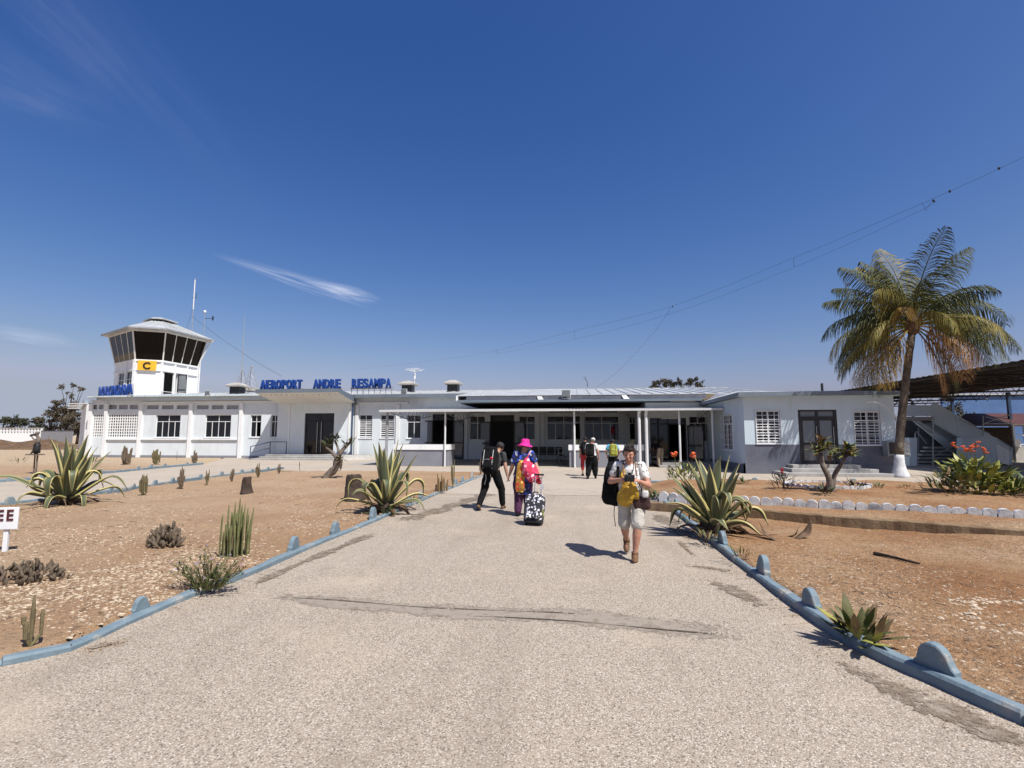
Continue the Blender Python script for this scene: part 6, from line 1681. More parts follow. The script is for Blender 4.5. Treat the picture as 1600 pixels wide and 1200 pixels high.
# ------------------------------------------------------------------ coconut palm
def palm():
    r = random.Random(77); p0 = G(1407, 746); D = m_per_px(p0) * F_PX
    t = thing('coconut_palm', 'coconut palm with whitewashed trunk base and drooping yellowing fronds', 'palm', p0)
    path = [AtD(x, y, D) - p0 for x, y in ((1407, 748), (1406, 735), (1405, 718), (1405, 700), (1408, 660), (1413, 615), (1419, 565), (1426, 512))]
    pts = catmull(path, .16); n = len(pts)
    def rad(z): return .165 + .14 * max(0, 1 - z / .55) ** 1.4 + .045 * max(0, 1 - z / 1.6) - .03 * min(1, z / 6)
    zs = AtD(1405, 709, D).z - p0.z
    for part, sel, m in (('trunk', lambda z: z > zs - .14, 'palm_bark'), ('whitewash', lambda z: z <= zs + .06, 'whitewash')):
        sub = [q for q in pts if sel(q.z)]
        ring = [rad(q.z) * (1 + .045 * ((i * 7919) % 5 - 2) / 2) + (.004 if part == 'whitewash' else 0) for i, q in enumerate(sub)]
        b = MB(); b.tube(sub, ring, 14); b.build(part, m, t, True)
    top = pts[-1]
    # image-plane axes at the palm
    vdir = (p0 + top - Vector((0, 0, CAM_H))); vdir.z = 0; vdir.normalize(); right = Vector((vdir.y, -vdir.x, 0))
    cr = bpy.data.objects.new('crown', None); COL.objects.link(cr); cr.parent = t
    hub = MB(); hub.ell(top + Vector((0, 0, .05)), (.26, .26, .40), 10, 8)
    for q in range(16):
        a = q * 2.4; hub.tube([top + Vector((.15 * math.cos(a), .15 * math.sin(a), .0)), top + Vector((.35 * math.cos(a), .35 * math.sin(a), .35 + .2 * r.random()))], [.05, .02], 5)
    hub.build('heart', 'dry_leaf', t, True)
    S = []
    g, m_, y, o_ = 'palm_green', 'palm_mid', 'palm_yellow', 'palm_orange'
    S += [(108, 5, 3.9, 44, m_), (97, -26, 3.6, 70, g), (116, -15, 3.8, 62, g), (68, 12, 3.7, 52, g), (74, 38, 3.5, 62, g), (124, 35, 3.6, 74, g), (102, 28, 3.7, 60, m_), (112, -38, 3.3, 95, m_), (80, -42, 3.2, 100, g), (58, 30, 3.5, 70, g), (132, -10, 3.7, 80, g), (120, 10, 3.8, 66, g), (86, 48, 3.4, 70, g), (104, -10, 3.5, 58, g)]
    S += [(140, 0, 3.7, 92, g), (155, 20, 3.7, 92, g), (163, -20, 3.7, 88, m_), (148, -35, 3.5, 100, g), (178, 5, 3.8, 72, g), (172, 30, 3.6, 76, g), (190, -12, 3.7, 60, m_), (184, 18, 3.6, 66, g), (135, 28, 3.6, 95, g)]
    S += [(42, 0, 3.5, 105, g), (30, 20, 3.6, 100, g), (20, -15, 3.6, 90, m_), (50, -30, 3.2, 110, g), (8, 8, 3.7, 76, g), (-8, 25, 3.5, 60, g), (14, 32, 3.5, 80, g), (0, -20, 3.5, 72, g)]
    S += [(100, -58, 2.6, 105, y), (40, -50, 2.9, 95, m_), (150, -52, 2.9, 90, m_), (97, 4, 4.1, 34, m_), (84, -8, 3.9, 40, g), (90, 24, 3.9, 38, g)]
    S += [(207, -12, 3.4, 48, y), (222, 12, 3.2, 40, g), (236, -28, 3.1, 36, y), (214, 30, 3.2, 42, g)]
    S += [(-18, -30, 3.1, 70, o_), (-34, -12, 3.1, 55, o_), (-48, 5, 3.1, 40, g), (-60, -16, 3.0, 30, o_)]
    for i, (th, ph, L, droop, m) in enumerate(S):
        th, ph = R(th + r.uniform(-4, 4)), R(ph + r.uniform(-6, 6)); L *= r.uniform(.92, 1.05)
        if .85 < th < 2.4: droop *= .66
        d = (right * math.cos(th) + Vector((0, 0, 1)) * math.sin(th)) * math.cos(ph) + vdir * math.sin(ph); d.normalize()
        b = MB(); N = 26; P = top + d * .12 + Vector((0, 0, .1)); pts_ = []; dd = d.copy()
        hz = Vector((d.x, d.y, 0)); hz = hz.normalized() if hz.length > .05 else right
        for k in range(N + 1):
            pts_.append((P.copy(), dd.copy())); P = P + dd * (L / N)
            t_ = k / N; step = R(droop * 1.18) / N * (.45 + 1.1 * t_)
            ax = dd.cross(Vector((0, 0, -1)))
            if ax.length > .03: dd = Matrix.Rotation(min(step, max(0, dd.angle(Vector((0, 0, -1))) - .05)), 3, ax.normalized()) @ dd
        b.tube([q for q, _ in pts_], [.035 * (1 - .85 * k / N) + .004 for k in range(N + 1)], 5)
        tw = r.uniform(-1.0, 1.0)
        for k in range(4, N + 1):
            for rep in (0, .34, .67):
                t_ = min(1, (k + rep) / N); kk = min(N - 1, int(t_ * N)); fr = t_ * N - kk
                q = pts_[kk][0].lerp(pts_[min(N, kk + 1)][0], fr); dd = pts_[kk][1]
                side = dd.cross(Vector((0, 0, 1)))
                side = side.normalized() if side.length > .08 else hz.cross(Vector((0, 0, 1))).normalized()
                upv = side.cross(dd).normalized(); side = side * math.cos(tw) + upv * math.sin(tw)
                ll = 1.28 * (math.sin(math.pi * min(1, .16 + .80 * t_)) ** .7) * r.uniform(.82, 1.1)
                for sg in (-1, 1):
                    if r.random() < .05: continue
                    hang = .45 + .9 * (1 - abs(dd.z)) + .25 * r.random()
                    u = (side * sg * .80 + dd * .70 - Vector((0, 0, .18 * hang)) + Vector((r.uniform(-.13, .13), r.uniform(-.13, .13), r.uniform(-.12, .12)))).normalized()
                    m1 = q + u * ll * .30; u2 = (u * .7 + dd * .12 + Vector((0, 0, -1)) * hang * .95).normalized(); m2 = m1 + u2 * ll * .42; u3 = (u2 * .6 + Vector((0, 0, -1)) * (.5 + hang)).normalized(); e = m2 + u3 * ll * .34
                    w = dd * .0135
                    b.add([q - w * .6, q + w * .6, m1 + w * 1.25, m1 - w * 1.25, m2 + w * .9, m2 - w * .9, e], [(0, 1, 2, 3), (3, 2, 4, 5), (5, 4, 6)])
        b.build('frond', m, cr)
    return t
pm('palm_bark', (.15, .115, .085), (.07, .055, .043), 5, .95, .7, 14, c3=(.22, .19, .15), s3=2.5)
pm('whitewash', (.66, .67, .69), (.50, .51, .53), 5, .85, .4, 18, c3=(.28, .26, .25), s3=3, f3=(.6, .72))
palm()

# ------------------------------------------------------------------ distant trees
def far_tree(px, py_base, D, height, crown, seed, label, mats, leaves=2600, leaf=.16, trunk_r=.22, flat=.75, sparse=1.0, group=None):
    """crown: list of (dx, z, r) clumps in metres"""
    r = random.Random(seed); p = AtD(px, HORIZON, D); p.z = 0
    t = thing('tree', label, 'tree', p, group=group)
    tr = MB(); tr.tube([(0, 0, -.1), (.1, 0, height * .25), (0, .1, height * .45)], [trunk_r * 1.2, trunk_r, trunk_r * .7], 7)
    fo = MB(); tot = sum(c[2] ** 2 for c in crown)
    for (dx, z, rad) in crown:
        cdy = r.uniform(-rad, rad) * .8; a = Vector((0, .1, height * .42)); e = Vector((dx, cdy, z)); mid = a.lerp(e, .5) + Vector((r.uniform(-.4, .4), r.uniform(-.4, .4), -.2))
        tr.tube([a, mid, e], [trunk_r * .5, trunk_r * .32, trunk_r * .1], 5)
        for j in range(7):
            d = Vector((r.gauss(0, 1), r.gauss(0, 1), r.gauss(0, .7))).normalized() * rad * r.uniform(.5, 1.0); tr.tube([e - d * .1, e + d], [trunk_r * .10, trunk_r * .03], 4, caps=False)
            tw = e + d
            nn = int(leaves * rad * rad / tot / 7 * sparse)
            for q in range(nn):
                c = e + d * r.uniform(.35, 1.05) + Vector((r.gauss(0, .26), r.gauss(0, .26), r.gauss(0, .26 * flat))) * rad * .55
                u = Vector((r.gauss(0, 1), r.gauss(0, 1), r.gauss(0, 1))).normalized(); v = u.cross(Vector((r.gauss(0, 1), r.gauss(0, 1), r.gauss(0, 1)))).normalized(); s = leaf * r.uniform(.5, 1.2)
                fo.add([c - u * s, c + v * s * .55, c + u * s, c - v * s * .55], [(0, 1, 2, 3)], 0 if r.random() < .7 else 1)
    tr.build('trunk', 'bark_dark', t, True); fo.build('crown', mats, t)
def clumps(seed, n, w, z0, z1, r0, r1):
    r = random.Random(seed); return [(r.uniform(-w, w), r.uniform(z0, z1), r.uniform(r0, r1)) for _ in range(n)]
gl = 'trees beyond the perimeter wall'
far_tree(101, 690, 104, 9, [(-1.2, 11.6, .9), (.6, 12.0, .8), (2.2, 11.2, .9), (-.6, 10.4, .6), (3.6, 11.0, .6), (1.0, 9.6, .8)] + clumps(3, 16, 3.0, 2.0, 8.4, 1.0, 1.6), 1, 'tall thin tree with a flat crown left of the wing', ['far_leaf_dry', 'far_leaf'], 6500, .17, .26, group=gl)
far_tree(76, 690, 106, 7, clumps(4, 15, 3.4, 1.8, 8.0, 1.0, 1.6), 2, 'brown bushy tree between the tall tree and the dark tree', ['far_leaf_dry', 'far_leaf'], 5000, .18, .25, group=gl)
far_tree(38, 690, 110, 5, clumps(5, 13, 3.0, 1.6, 5.2, 1.0, 1.5), 3, 'dark rounded tree above the perimeter wall', ['far_leaf', 'leaf_dark'], 4500, .19, .25, group=gl)
far_tree(6, 690, 110, 5, clumps(6, 13, 3.0, 1.6, 5.4, 1.0, 1.5), 4, 'dark tree at the edge above the perimeter wall', ['far_leaf', 'leaf_dark'], 4500, .19, .25, group=gl)
far_tree(121, 690, 100, 6, clumps(7, 12, 2.2, 1.8, 6.6, .9, 1.3), 5, 'brown tree half hidden by the wing corner', ['far_leaf_dry', 'far_leaf'], 3600, .17, .22, group=gl)
far_tree(-50, 690, 110, 5, clumps(8, 10, 3.0, 1.6, 5.4, 1.0, 1.6), 6, 'dark tree beyond the edge of the wall', ['far_leaf', 'leaf_dark'], 1600, .18, .25, group=gl)
far_tree(1052, 690, 58, 7, [(-1.9, 7.3, .75), (-.6, 7.9, .9), (.2, 7.2, .7), (2.0, 7.6, .8), (2.9, 7.4, .7), (1.2, 7.0, .5), (-1.0, 6.6, .8), (2.2, 6.6, .8), (-2.4, 6.9, .7), (.8, 7.7, .6), (3.3, 6.9, .7), (-1.4, 7.9, .6), (2.5, 8.0, .5)], 7, 'grey leafed tree rising behind the terminal roof', ['far_leaf', 'far_leaf_dry'], 5200, .11, .2)
far_tree(1484, 690, 52, 6, clumps(9, 7, 1.8, 3.4, 5.6, .7, 1.1), 8, 'grey leafed tree seen beyond the outside staircase', ['far_leaf', 'far_leaf_dry'], 1600, .13, .2)
# ================================================================== right side: stairs, shed, stalls; left: wall, figure, notice
def at(px, py, D): return AtD(px, py, D)
fwdv = Vector((-math.sin(YAW), math.cos(YAW), 0)); rgt = Vector((math.cos(YAW), math.sin(YAW), 0))
# open shed with a dark roof
S = thing('open_shed', 'large open shed with dark low pitched roof beyond the palm', 'shed')
sx0, sx1, sy0, sy1, sz = 19.3, 31.0, 20.0, 52.0, 5.0
b = MB(); n = 130
vs_ = []
for i in range(n + 1):
    y = sy0 + (sy1 - sy0) * i / n; c = .03 if i % 2 else -.03
    vs_ += [(sx0, y, sz + c), (sx1, y, sz + .25 + c), (sx0, y, sz + c - .02), (sx1, y, sz + .25 + c - .02)]
b.add(vs_, [(4 * i, 4 * i + 4, 4 * i + 5, 4 * i + 1) for i in range(n)] + [(4 * i + 2, 4 * i + 3, 4 * i + 7, 4 * i + 6) for i in range(n)] + [(4 * i, 4 * i + 2, 4 * i + 6, 4 * i + 4) for i in range(n)]); ro = b.build('roof', 'sheet_dark', S)
for k in range(9):
    x = sx0 + .3 + (sx1 - sx0 - .6) * k / 8; b = MB(); b.box(x - .05, sy0, sz - .16 + .25 * k / 8, x + .05, sy1, sz - .05 + .25 * k / 8); b.build('purlin', 'sheet_dark', ro)
for k in range(8):
    y = sy0 + .6 + k * 4.4; b = MB()
    b.tube([(sx0 + .2, y, sz - .2), (sx1 - .2, y, sz)], .05, 5); b.tube([(sx0 + .2, y, sz - .75), (sx1 - .2, y, sz - .55)], .05, 5)
    for j in range(14):
        x = sx0 + .3 + j * .8; b.tube([(x, y, sz - .72), (x + .4, y, sz - .18), (x + .8, y, sz - .70)], .025, 4)
    b.build('truss', 'sheet_dark', ro)
for x, ys in ((sx0 + .5, (24, 38, 51)), (sx1 - .4, (24, 29.5, 35, 40.5, 46, 51))):
    for y in ys: b = MB(); b.box(x - .09, y - .09, 0, x + .09, y + .09, sz - .2); b.build('post', 'steel_blue', S)
rebase(S, (sx0, sy0, 0))
# outside staircase
Ds = 30.0
def W3(px, py, dd=0): return AtD(px, py, Ds + dd)
St = thing('outside_staircase', 'pale grey concrete staircase with solid balustrades under the shed', 'staircase')
def slab(name, poly_px, d0, d1, mat, parent=St):
    """extrude a picture outline lying in the plane at depth d0 back to d1 (kept parallel)"""
    A = [W3(x, y, d0) for x, y in poly_px]; off = fwdv * (d1 - d0); B = [a + off for a in A]; n = len(A)
    b = MB(); b.add(A + B, [tuple(range(n)), tuple(range(2 * n - 1, n - 1, -1))] + [(i, n + i, n + (i + 1) % n, (i + 1) % n) for i in range(n)])
    o = b.build(name, mat, parent)
    bm = bmesh.new(); bm.from_mesh(o.data); bmesh.ops.recalc_face_normals(bm, faces=bm.faces[:]); bm.to_mesh(o.data); bm.free(); return o
slab('balustrade', [(1458, 631), (1466, 631), (1582, 700), (1582, 726), (1574, 726), (1500, 684), (1460, 661), (1458, 655)], 0, .14, 'paint_greyblue')
slab('balustrade', [(1462, 633), (1582, 702), (1582, 722), (1462, 655)], 1.5, 1.62, 'paint_greyblue')
slab('landing', [(1415, 651), (1460, 651), (1460, 656), (1415, 656)], -.1, 1.7, 'concrete_step')
slab('balustrade', [(1414, 633), (1459, 633), (1459, 650), (1414, 650)], -.02, .1, 'paint_greyblue')
slab('stringer', [(1428, 657), (1436, 657), (1508, 706), (1508, 718), (1500, 716)], .6, .75, 'paint_greyblue')
slab('soffit', [(1440, 662), (1460, 662), (1505, 690), (1505, 708)], .9, 1.4, 'paint_greyblue')
a0, a1 = W3(1582, 726, .15), W3(1462, 656, .15)
for k in range(16):
    p = a0.lerp(a1, k / 15); b = MB(); b.obox(p, p + fwdv * 1.3, .32, .05); b.build('tread', 'concrete_step', St)
c0, c1 = W3(1425, 727, .3), W3(1500, 706, .3)
for k in range(6):
    p = c0.lerp(c1, k / 6 * .35) + Vector((0, 0, .16 * k)); q = p + rgt * 2.4; b = MB(); b.obox(p, q, .34, .10); b.build('tread', 'concrete', St)
for (x0, x1, y0, y1, dd) in ((1421, 1433, 684, 728, -1.0), (1503, 1557, 684, 729, -1.0)):
    slab('pier', [(x0, y0), (x1, y0), (x1, y1), (x0, y1)], dd, dd + .35, 'paint_greyblue')
for pl in ([(1458, 728), (1458, 690), (1458, 650)], [(1503, 690), (1470, 707), (1454, 716)], [(1430, 712), (1430, 676), (1432, 674), (1448, 693)], [(1424, 655), (1458, 677)], [(1500, 655), (1547, 678)], [(1556, 684), (1578, 698), (1580, 702), (1576, 704)], [(1536, 663), (1536, 682)], [(1494, 648), (1494, 656)]):
    b = MB(); b.tube([W3(x, y, -.25) for x, y in pl], .03, 6); b.build('rail', 'steel_grey', St)
slab('side_panel', [(1557, 693), (1577, 704), (1577, 727), (1559, 721)], -.5, -.42, 'paint_white')
slab('dark_backing', [(1412, 655), (1506, 655), (1506, 729), (1412, 729)], 2.2, 2.4, 'paint_slate')  # dark panel added to hide bright sand where the stairs stand dark
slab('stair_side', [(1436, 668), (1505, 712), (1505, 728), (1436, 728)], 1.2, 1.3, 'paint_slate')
rebase(St, W3(1500, 728).xy.to_3d())
# blue walled building and red roofed stall in the background
B = thing('blue_building', 'plain deep blue walled building beyond the shed', 'building')
o0 = AtD(1475, 680, 62); o1 = AtD(1900, 680, 62)
b = MB(); b.obox((o0.x, o0.y, 2.2), (o1.x, o1.y, 2.2), .3, 8.8); b.build('wall', 'blue_wall', B)
b = MB(); b.obox((o0.x, o0.y, 6.65), (o1.x, o1.y, 6.65), .9, .12); b.build('roof', 'sheet_metal', B)
rebase(B, (o0.x, o0.y, 0))
K = thing('red_roofed_stall', 'brown stall with dark red roof behind the outside staircase', 'stall')
k0, k1 = AtD(1486, 680, 36), AtD(1760, 680, 36)
def q_(px, py, D): return AtD(px, py, D)
d_ = (k1 - k0).normalized()
b = MB(); b.add([q_(1490, 664, 35), q_(1790, 664, 35), q_(1760, 646, 38), q_(1508, 646, 38), q_(1490, 666, 35), q_(1790, 666, 35), q_(1760, 648, 38), q_(1508, 648, 38)], [(0, 1, 2, 3), (7, 6, 5, 4), (0, 4, 5, 1), (0, 3, 7, 4)]); b.build('roof', 'sheet_red', K)
b = MB(); A, C_ = q_(1500, 680, 36), q_(1580, 680, 36); b.obox((A.x, A.y, 1.1), (C_.x, C_.y, 1.1), .15, 2.4); b.build('wall', 'bark_dark', K)
A, C_ = q_(1582, 680, 34), q_(1760, 680, 34); b = MB(); b.obox((A.x, A.y, .5), (C_.x, C_.y, .5), .2, 1.1); b.build('counter', 'concrete', K)
b = MB()
for x in (1584, 1601, 1640): p = q_(x, 680, 34); b.box(p.x - .05, p.y - .05, .9, p.x + .05, p.y + .05, 2.5)
for z in (1.15, 1.75, 2.45): b.obox((A.x, A.y, z), (C_.x, C_.y, z), .06, .06)
b.build('frame', 'steel_white', K)
p = q_(1590, 692, 33.9); b = MB(); b.obox((p.x - .18, p.y, p.z), (p.x + .18, p.y, p.z), .03, .5); b.build('notice', 'paint_white', K)
b = MB()
for a_, c_ in (((1536, 650), (1536, 662)), ((1579, 648), (1579, 664)), ((1536, 662), (1584, 662)), ((1536, 662), (1578, 648)), ((1540, 651), (1580, 662))): b.tube([q_(*a_, 33.5), q_(*c_, 33.5)], .03, 5)
b.build('bracing', 'steel_grey', K)
rebase(K, (k0.x, k0.y, 0))
# curved lamp arm on the annex corner
b = MB(); YL = 24.2
b.tube([AtY(x, y, YL) for x, y in ((1354, 629), (1362, 628), (1372, 629), (1382, 634), (1392, 643), (1401, 653))], .035, 6)
b.tube([AtY(1401, 653, YL), AtY(1401, 712, YL + .3)], .035, 6)
tag(b.build('lamp_arm', 'steel_white'), 'thin white curved lamp arm in front of the annex beside the palm', 'lamp')
# perimeter wall far left
Dw = 92.0
Wl = thing('perimeter_wall', 'long white perimeter wall with pierced top far beyond the bed', 'wall')
w0, w1 = AtD(-260, 680, Dw), AtD(64, 680, Dw); H = 2.05
b = MB(); b.obox((w0.x, w0.y, H / 2), (w1.x, w1.y, H / 2), .25, H); b.build('body', 'paint_white_fresh', Wl)
b = MB(); b.obox((w0.x, w0.y, 3.0), (w1.x, w1.y, 3.0), .35, .15); b.build('coping', 'concrete', Wl)
b = MB(); L = (w1 - w0).length; n = int(L / .55)
for k in range(n + 1):
    p = w0.lerp(w1, k / n); b.box(p.x - .14, p.y - .1, H - .01, p.x + .14, p.y + .1, 2.93)
b.obox((w0.x, w0.y, 2.5), (w1.x, w1.y, 2.5), .18, .14); b.build('pierced_band', 'paint_white_fresh', Wl)
rebase(Wl, (w0.x, w0.y, 0))
g0, g1 = AtD(64, 680, 84), AtD(114, 680, 78)
Gt = thing('metal_gate', 'grey ribbed metal gate between perimeter wall and terminal', 'gate')
n = 26
for k in range(n):
    a_, c_ = g0.lerp(g1, k / n), g0.lerp(g1, (k + .92) / n); b = MB(); b.obox((a_.x, a_.y, 1.25), (c_.x, c_.y, 1.25), .05, 2.3); b.build('panel', 'steel_grey', Gt)
b = MB(); b.obox((g0.x, g0.y, 2.45), (g1.x, g1.y, 2.45), .1, .1); b.obox((g0.x, g0.y, .08), (g1.x, g1.y, .08), .1, .1); b.build('frame', 'steel_dark', Gt)
rebase(Gt, (g0.x, g0.y, 0))
# brown scrub bank below the wall
r = random.Random(4); b = MB(); nx_, ny_ = 60, 8; vs_ = []
c0, c1 = AtD(-200, 680, 70), AtD(135, 680, 66)
for j in range(ny_ + 1):
    for i in range(nx_ + 1):
        t = i / nx_; p = c0.lerp(c1, t) + fwdv * (8 * (j / ny_ - .5)); h = 1.15 * math.sin(math.pi * j / ny_) * (.5 + .5 * abs(math.sin(t * 9)) + .25 * r.random()) * min(1, (1 - t) * 6)
        vs_.append((p.x, p.y, h - .05))
b.add(vs_, [(j * (nx_ + 1) + i, j * (nx_ + 1) + i + 1, (j + 1) * (nx_ + 1) + i + 1, (j + 1) * (nx_ + 1) + i) for j in range(ny_) for i in range(nx_)])
pm('scrub', (.15, .09, .05), (.09, .055, .032), 3, .95, .8, 8, c3=(.26, .18, .10), s3=.5, coord='World')
tag(b.build('scrub_bank', 'scrub', None, True), 'low bank of dry brown scrub before the perimeter wall', kind='structure')

# carved figure on a small table-like stand
p = G(52, 741); D = m_per_px(p) * F_PX; k = D / F_PX
F_ = thing('carved_figure', 'dark carved figure with raised arms on a small stand', 'statue', p)
z0 = (741 - 710) * k
def L_(px, py): v = AtD(px, py, D) - p; return v
b = MB(); b.box(-.28, -.2, z0 - .05, .28, .2, z0); b.build('board', 'bark_grey', F_)
for (x_, n_) in ((.13, 'post'),):
    b = MB(); b.tube([(x_, 0, -.1), (x_, 0, z0 - .05)], .035, 6); b.build('post', 'bark_grey', F_)
b = MB(); b.tube([(-.1, .1, -.1), (-.12, .1, z0 - .05)], .03, 6); b.build('post', 'bark_grey', F_)
b = MB(); b.rings([[(.06 + w * math.cos(a), d * math.sin(a), z0 + z) for a in [2 * math.pi * q / 12 for q in range(12)]] for w, d, z in ((.15, .13, .04), (.15, .13, .2), (.145, .12, .42), (.11, .10, .47))]); b.build('skirt', 'black_paint', F_, True)
b = MB()
b.tube([(-.02, 0, z0), (.0, 0, z0 + .1)], .04, 6); b.tube([(.1, 0, z0), (.1, 0, z0 + .1)], .04, 6); b.tube([(-.22, 0, z0), (-.14, 0, z0 + .18)], .03, 6)
b.tube([(.05, 0, z0 + .42), (.07, 0, z0 + .55), (.12, 0, z0 + .68), (.05, 0, z0 + .78), (.02, 0, z0 + .86)], [.08, .09, .085, .05, .05], 8); b.ell((0, 0, z0 + .92), (.085, .08, .09))
b.tube([(.12, -.05, z0 + .68), (-.02, -.1, z0 + .66), (-.18, -.08, z0 + .80)], [.035, .03, .025], 6); b.tube([(.1, .05, z0 + .68), (-.05, .1, z0 + .74), (-.2, .08, z0 + .84)], [.035, .03, .025], 6)
b.build('body', 'bark_grey', F_, True)
b = MB(); b.ell((-.2, 0, z0 + .86), (.10, .07, .05)); b.tube([(-.1, 0, z0 + .90), (-.32, 0, z0 + .82)], [.03, .05], 8); b.build('horn', 'bark_dark', F_, True)

# white notice board (only the last letters are in the picture)
p = G(5, 863); k = m_per_px(p); ang = YAW + R(12)
N = thing('notice_board', 'small white notice board with dark red letters on a post', 'sign', p, ang)
zb, zt = (863 - 829) * k, (863 - 796) * k
b = MB(); b.cbox(-.62, -.012, zb, .155, .012, zt, .004); b.build('panel', 'letter_white', N)
b = MB(); b.box(-.03, .013, -.1, .03, .05, zb + .2); b.build('post', 'letter_white', N)
pm('letter_maroon', (.10, .02, .025), (.07, .015, .02), 4, .6)
for i, ch in enumerate('EE'):
    me = text_mesh(ch, .225, .004, 0, bold=.006, sx=.85); me.materials.append(MATS['letter_maroon']); ob('letter', me, N, (-.075 + i * .125, -.018, zb + .135), (R(90), 0, 0))

# dead sticks, fallen dry leaves on the palm side bed
def stick(pxs, r_, label, mat='bark_dark'):
    pts = [spot(x, y) + Vector((0, 0, r_ * 1.2)) for x, y in pxs]; b = MB(); b.tube(pts, [r_ * (1.15 - .6 * i / (len(pts) - 1)) for i in range(len(pts))], 6); tag(b.build('dry_stick', mat), label, 'stick')
stick([(1366, 867), (1380, 870), (1402, 875), (1420, 880), (1437, 884)], .022, 'long dark dry stick lying in the palm side bed')
stick([(1110, 822), (1150, 832), (1190, 838), (1215, 836)], .012, 'thin curved dry twig near the striped agave', 'dry_leaf')
for i, (px, py, az, s, lab) in enumerate(((1213, 845, 2.2, .42, 'curled dark dry leaf standing near the agave'), (1245, 842, .4, .46, 'curled brown dry leaf with upturned tip in the bed'), (1232, 838, 5.2, .3, 'small dry leaf between two curled leaves'), (1170, 834, 3.0, .7, 'long fallen dry agave leaf beside the agave'))):
    o = leaf_obj('dry_leaf', None, leaf_loft(s, s * .32, R(18), .45, R(-55 if i != 3 else 20), thick=.012, n=10, twist=.6), az, 'dry_leaf', spot(px, py)); tag(o, lab, 'leaf')

# ------------------------------------------------------------------ gravel, chips and stones (uncountable)
def rock(r, s):
    v = []
    for d in ((1, 0, 0), (-1, 0, 0), (0, 1, 0), (0, -1, 0), (0, 0, 1), (.55, .55, .55), (-.5, .6, .5), (.5, -.55, .6), (-.6, -.5, .45)):
        v.append(Vector(d) * r.uniform(.7, 1.15))
    return v
RF = [(0, 2, 5), (2, 1, 6), (1, 3, 8), (3, 0, 7), (5, 4, 7), (5, 2, 6), (5, 6, 4), (6, 1, 8), (6, 8, 4), (8, 3, 7), (8, 7, 4), (0, 5, 7)]
def scatter(name, label, n, sampler, s0, s1, mats, seed, flat=.55, elong=1.5):
    r = random.Random(seed); b = MB(); V, F, M = b.v, b.f, b.m; pts = []
    xs = []
    while len(xs) < n:
        q = sampler(r)
        if q: xs.append(q)
    X = np.array([[q[0] for q in xs]]); Y = np.array([[q[1] for q in xs]]); Z = soil_height(X, Y)[0]
    pav = (inside(path_poly, X, Y) | inside(apron_poly, X, Y) | inside(cross_poly, X, Y))[0]
    rim = np.zeros(len(xs), bool)                       # keep the tops of the kerbs clear
    for ox, oy in ((.1, 0), (-.1, 0), (0, .1), (0, -.1), (.07, .07), (-.07, -.07)): rim |= inside(path_poly, X + ox, Y + oy)[0]
    protos = [rock(r, 1) for _ in range(14)]
    for i, q in enumerate(xs):
        if (pav[i] or rim[i]) and len(q) < 4: continue
        z = 0.002 if pav[i] else Z[i]
        s = s0 + (s1 - s0) * r.random() ** 2.5; s *= q[2] if len(q) > 2 else 1; a = r.uniform(0, 6.28); ca, sa = math.cos(a), math.sin(a); el = r.uniform(.7, 1.5) if elong <= 1.5 else r.uniform(.8, 1) + (elong - 1) * r.random() ** 3; o = len(V)
        for p in r.choice(protos): V.append((q[0] + s * (p.x * el * ca - p.y * sa), q[1] + s * (p.x * el * sa + p.y * ca), z + s * flat * p.z - s * .12))
        mi = 0 if r.random() < .7 else 1
        for f in RF: F.append(tuple(k + o for k in f)); M.append(mi)
    return tag(b.build(name, mats), label, kind='stuff')
pm('chip_pale', (.54, .45, .34), (.42, .335, .245), 9, .9, coord='World')
pm('chip_tan', (.42, .32, .22), (.28, .20, .13), 9, .9, coord='World')
pm('chip_brown', (.20, .13, .08), (.12, .078, .05), 9, .95, coord='World')
def lbed(r):
    # screen-density sampling over the left bed: nearer stones show larger, so sample the picture plane and reject
    p = G(r.uniform(-40, 760), 738 + 320 * r.random() ** 1.15)
    if r.random() > .45 + 1.6 * mnoise.noise(Vector((p.x * .45, p.y * .45, 2.1))): return None
    return (p.x, p.y)
scatter('gravel', 'pale stone chips scattered over the left bed', 17000, lbed, .008, .029, ['chip_pale', 'chip_tan'], 1)
scatter('gravel', 'brown clods and litter scattered over the left bed', 8000, lbed, .007, .026, ['chip_brown', 'chip_tan'], 2, .5, 6)
def rbed(r):
    px, py = r.uniform(1020, 1680), 762 + 400 * r.random() ** 1.1
    p = G(px, py)
    if p.y > right_far[0].y or r.random() > .4 + 1.2 * mnoise.noise(Vector((p.x * .5, p.y * .5, 7.7))): return None
    return (p.x, p.y)
scatter('gravel', 'small stones scattered over the palm side bed', 4000, rbed, .005, .018, ['chip_pale', 'chip_tan'], 3)
scatter('gravel', 'brown clods and litter scattered over the palm side bed', 7500, rbed, .005, .018, ['chip_brown', 'chip_tan'], 4, .5, 7)
def pile(r):
    a = r.uniform(0, 6.28); c = G(1655, 985); rr = r.gauss(.62, .09)
    return (c.x + rr * 1.1 * math.cos(a), c.y + rr * .9 * math.sin(a))
scatter('gravel', 'ring of pale rubble stones in the palm side bed', 260, pile, .014, .045, ['chip_pale', 'chip_pale'], 5)
def edgegrit(r):
    e = r.choice((left_edge, right_edge)); q = r.choice(e[10:]); s = -1 if e is right_edge else 1
    d = abs(r.gauss(0, .16)); return (q.x + s * d * (.9), q.y - d * .3, .6, 1)
scatter('gravel', 'grit gathered along the kerbs of the main path', 2600, edgegrit, .006, .022, ['chip_tan', 'chip_brown'], 6)

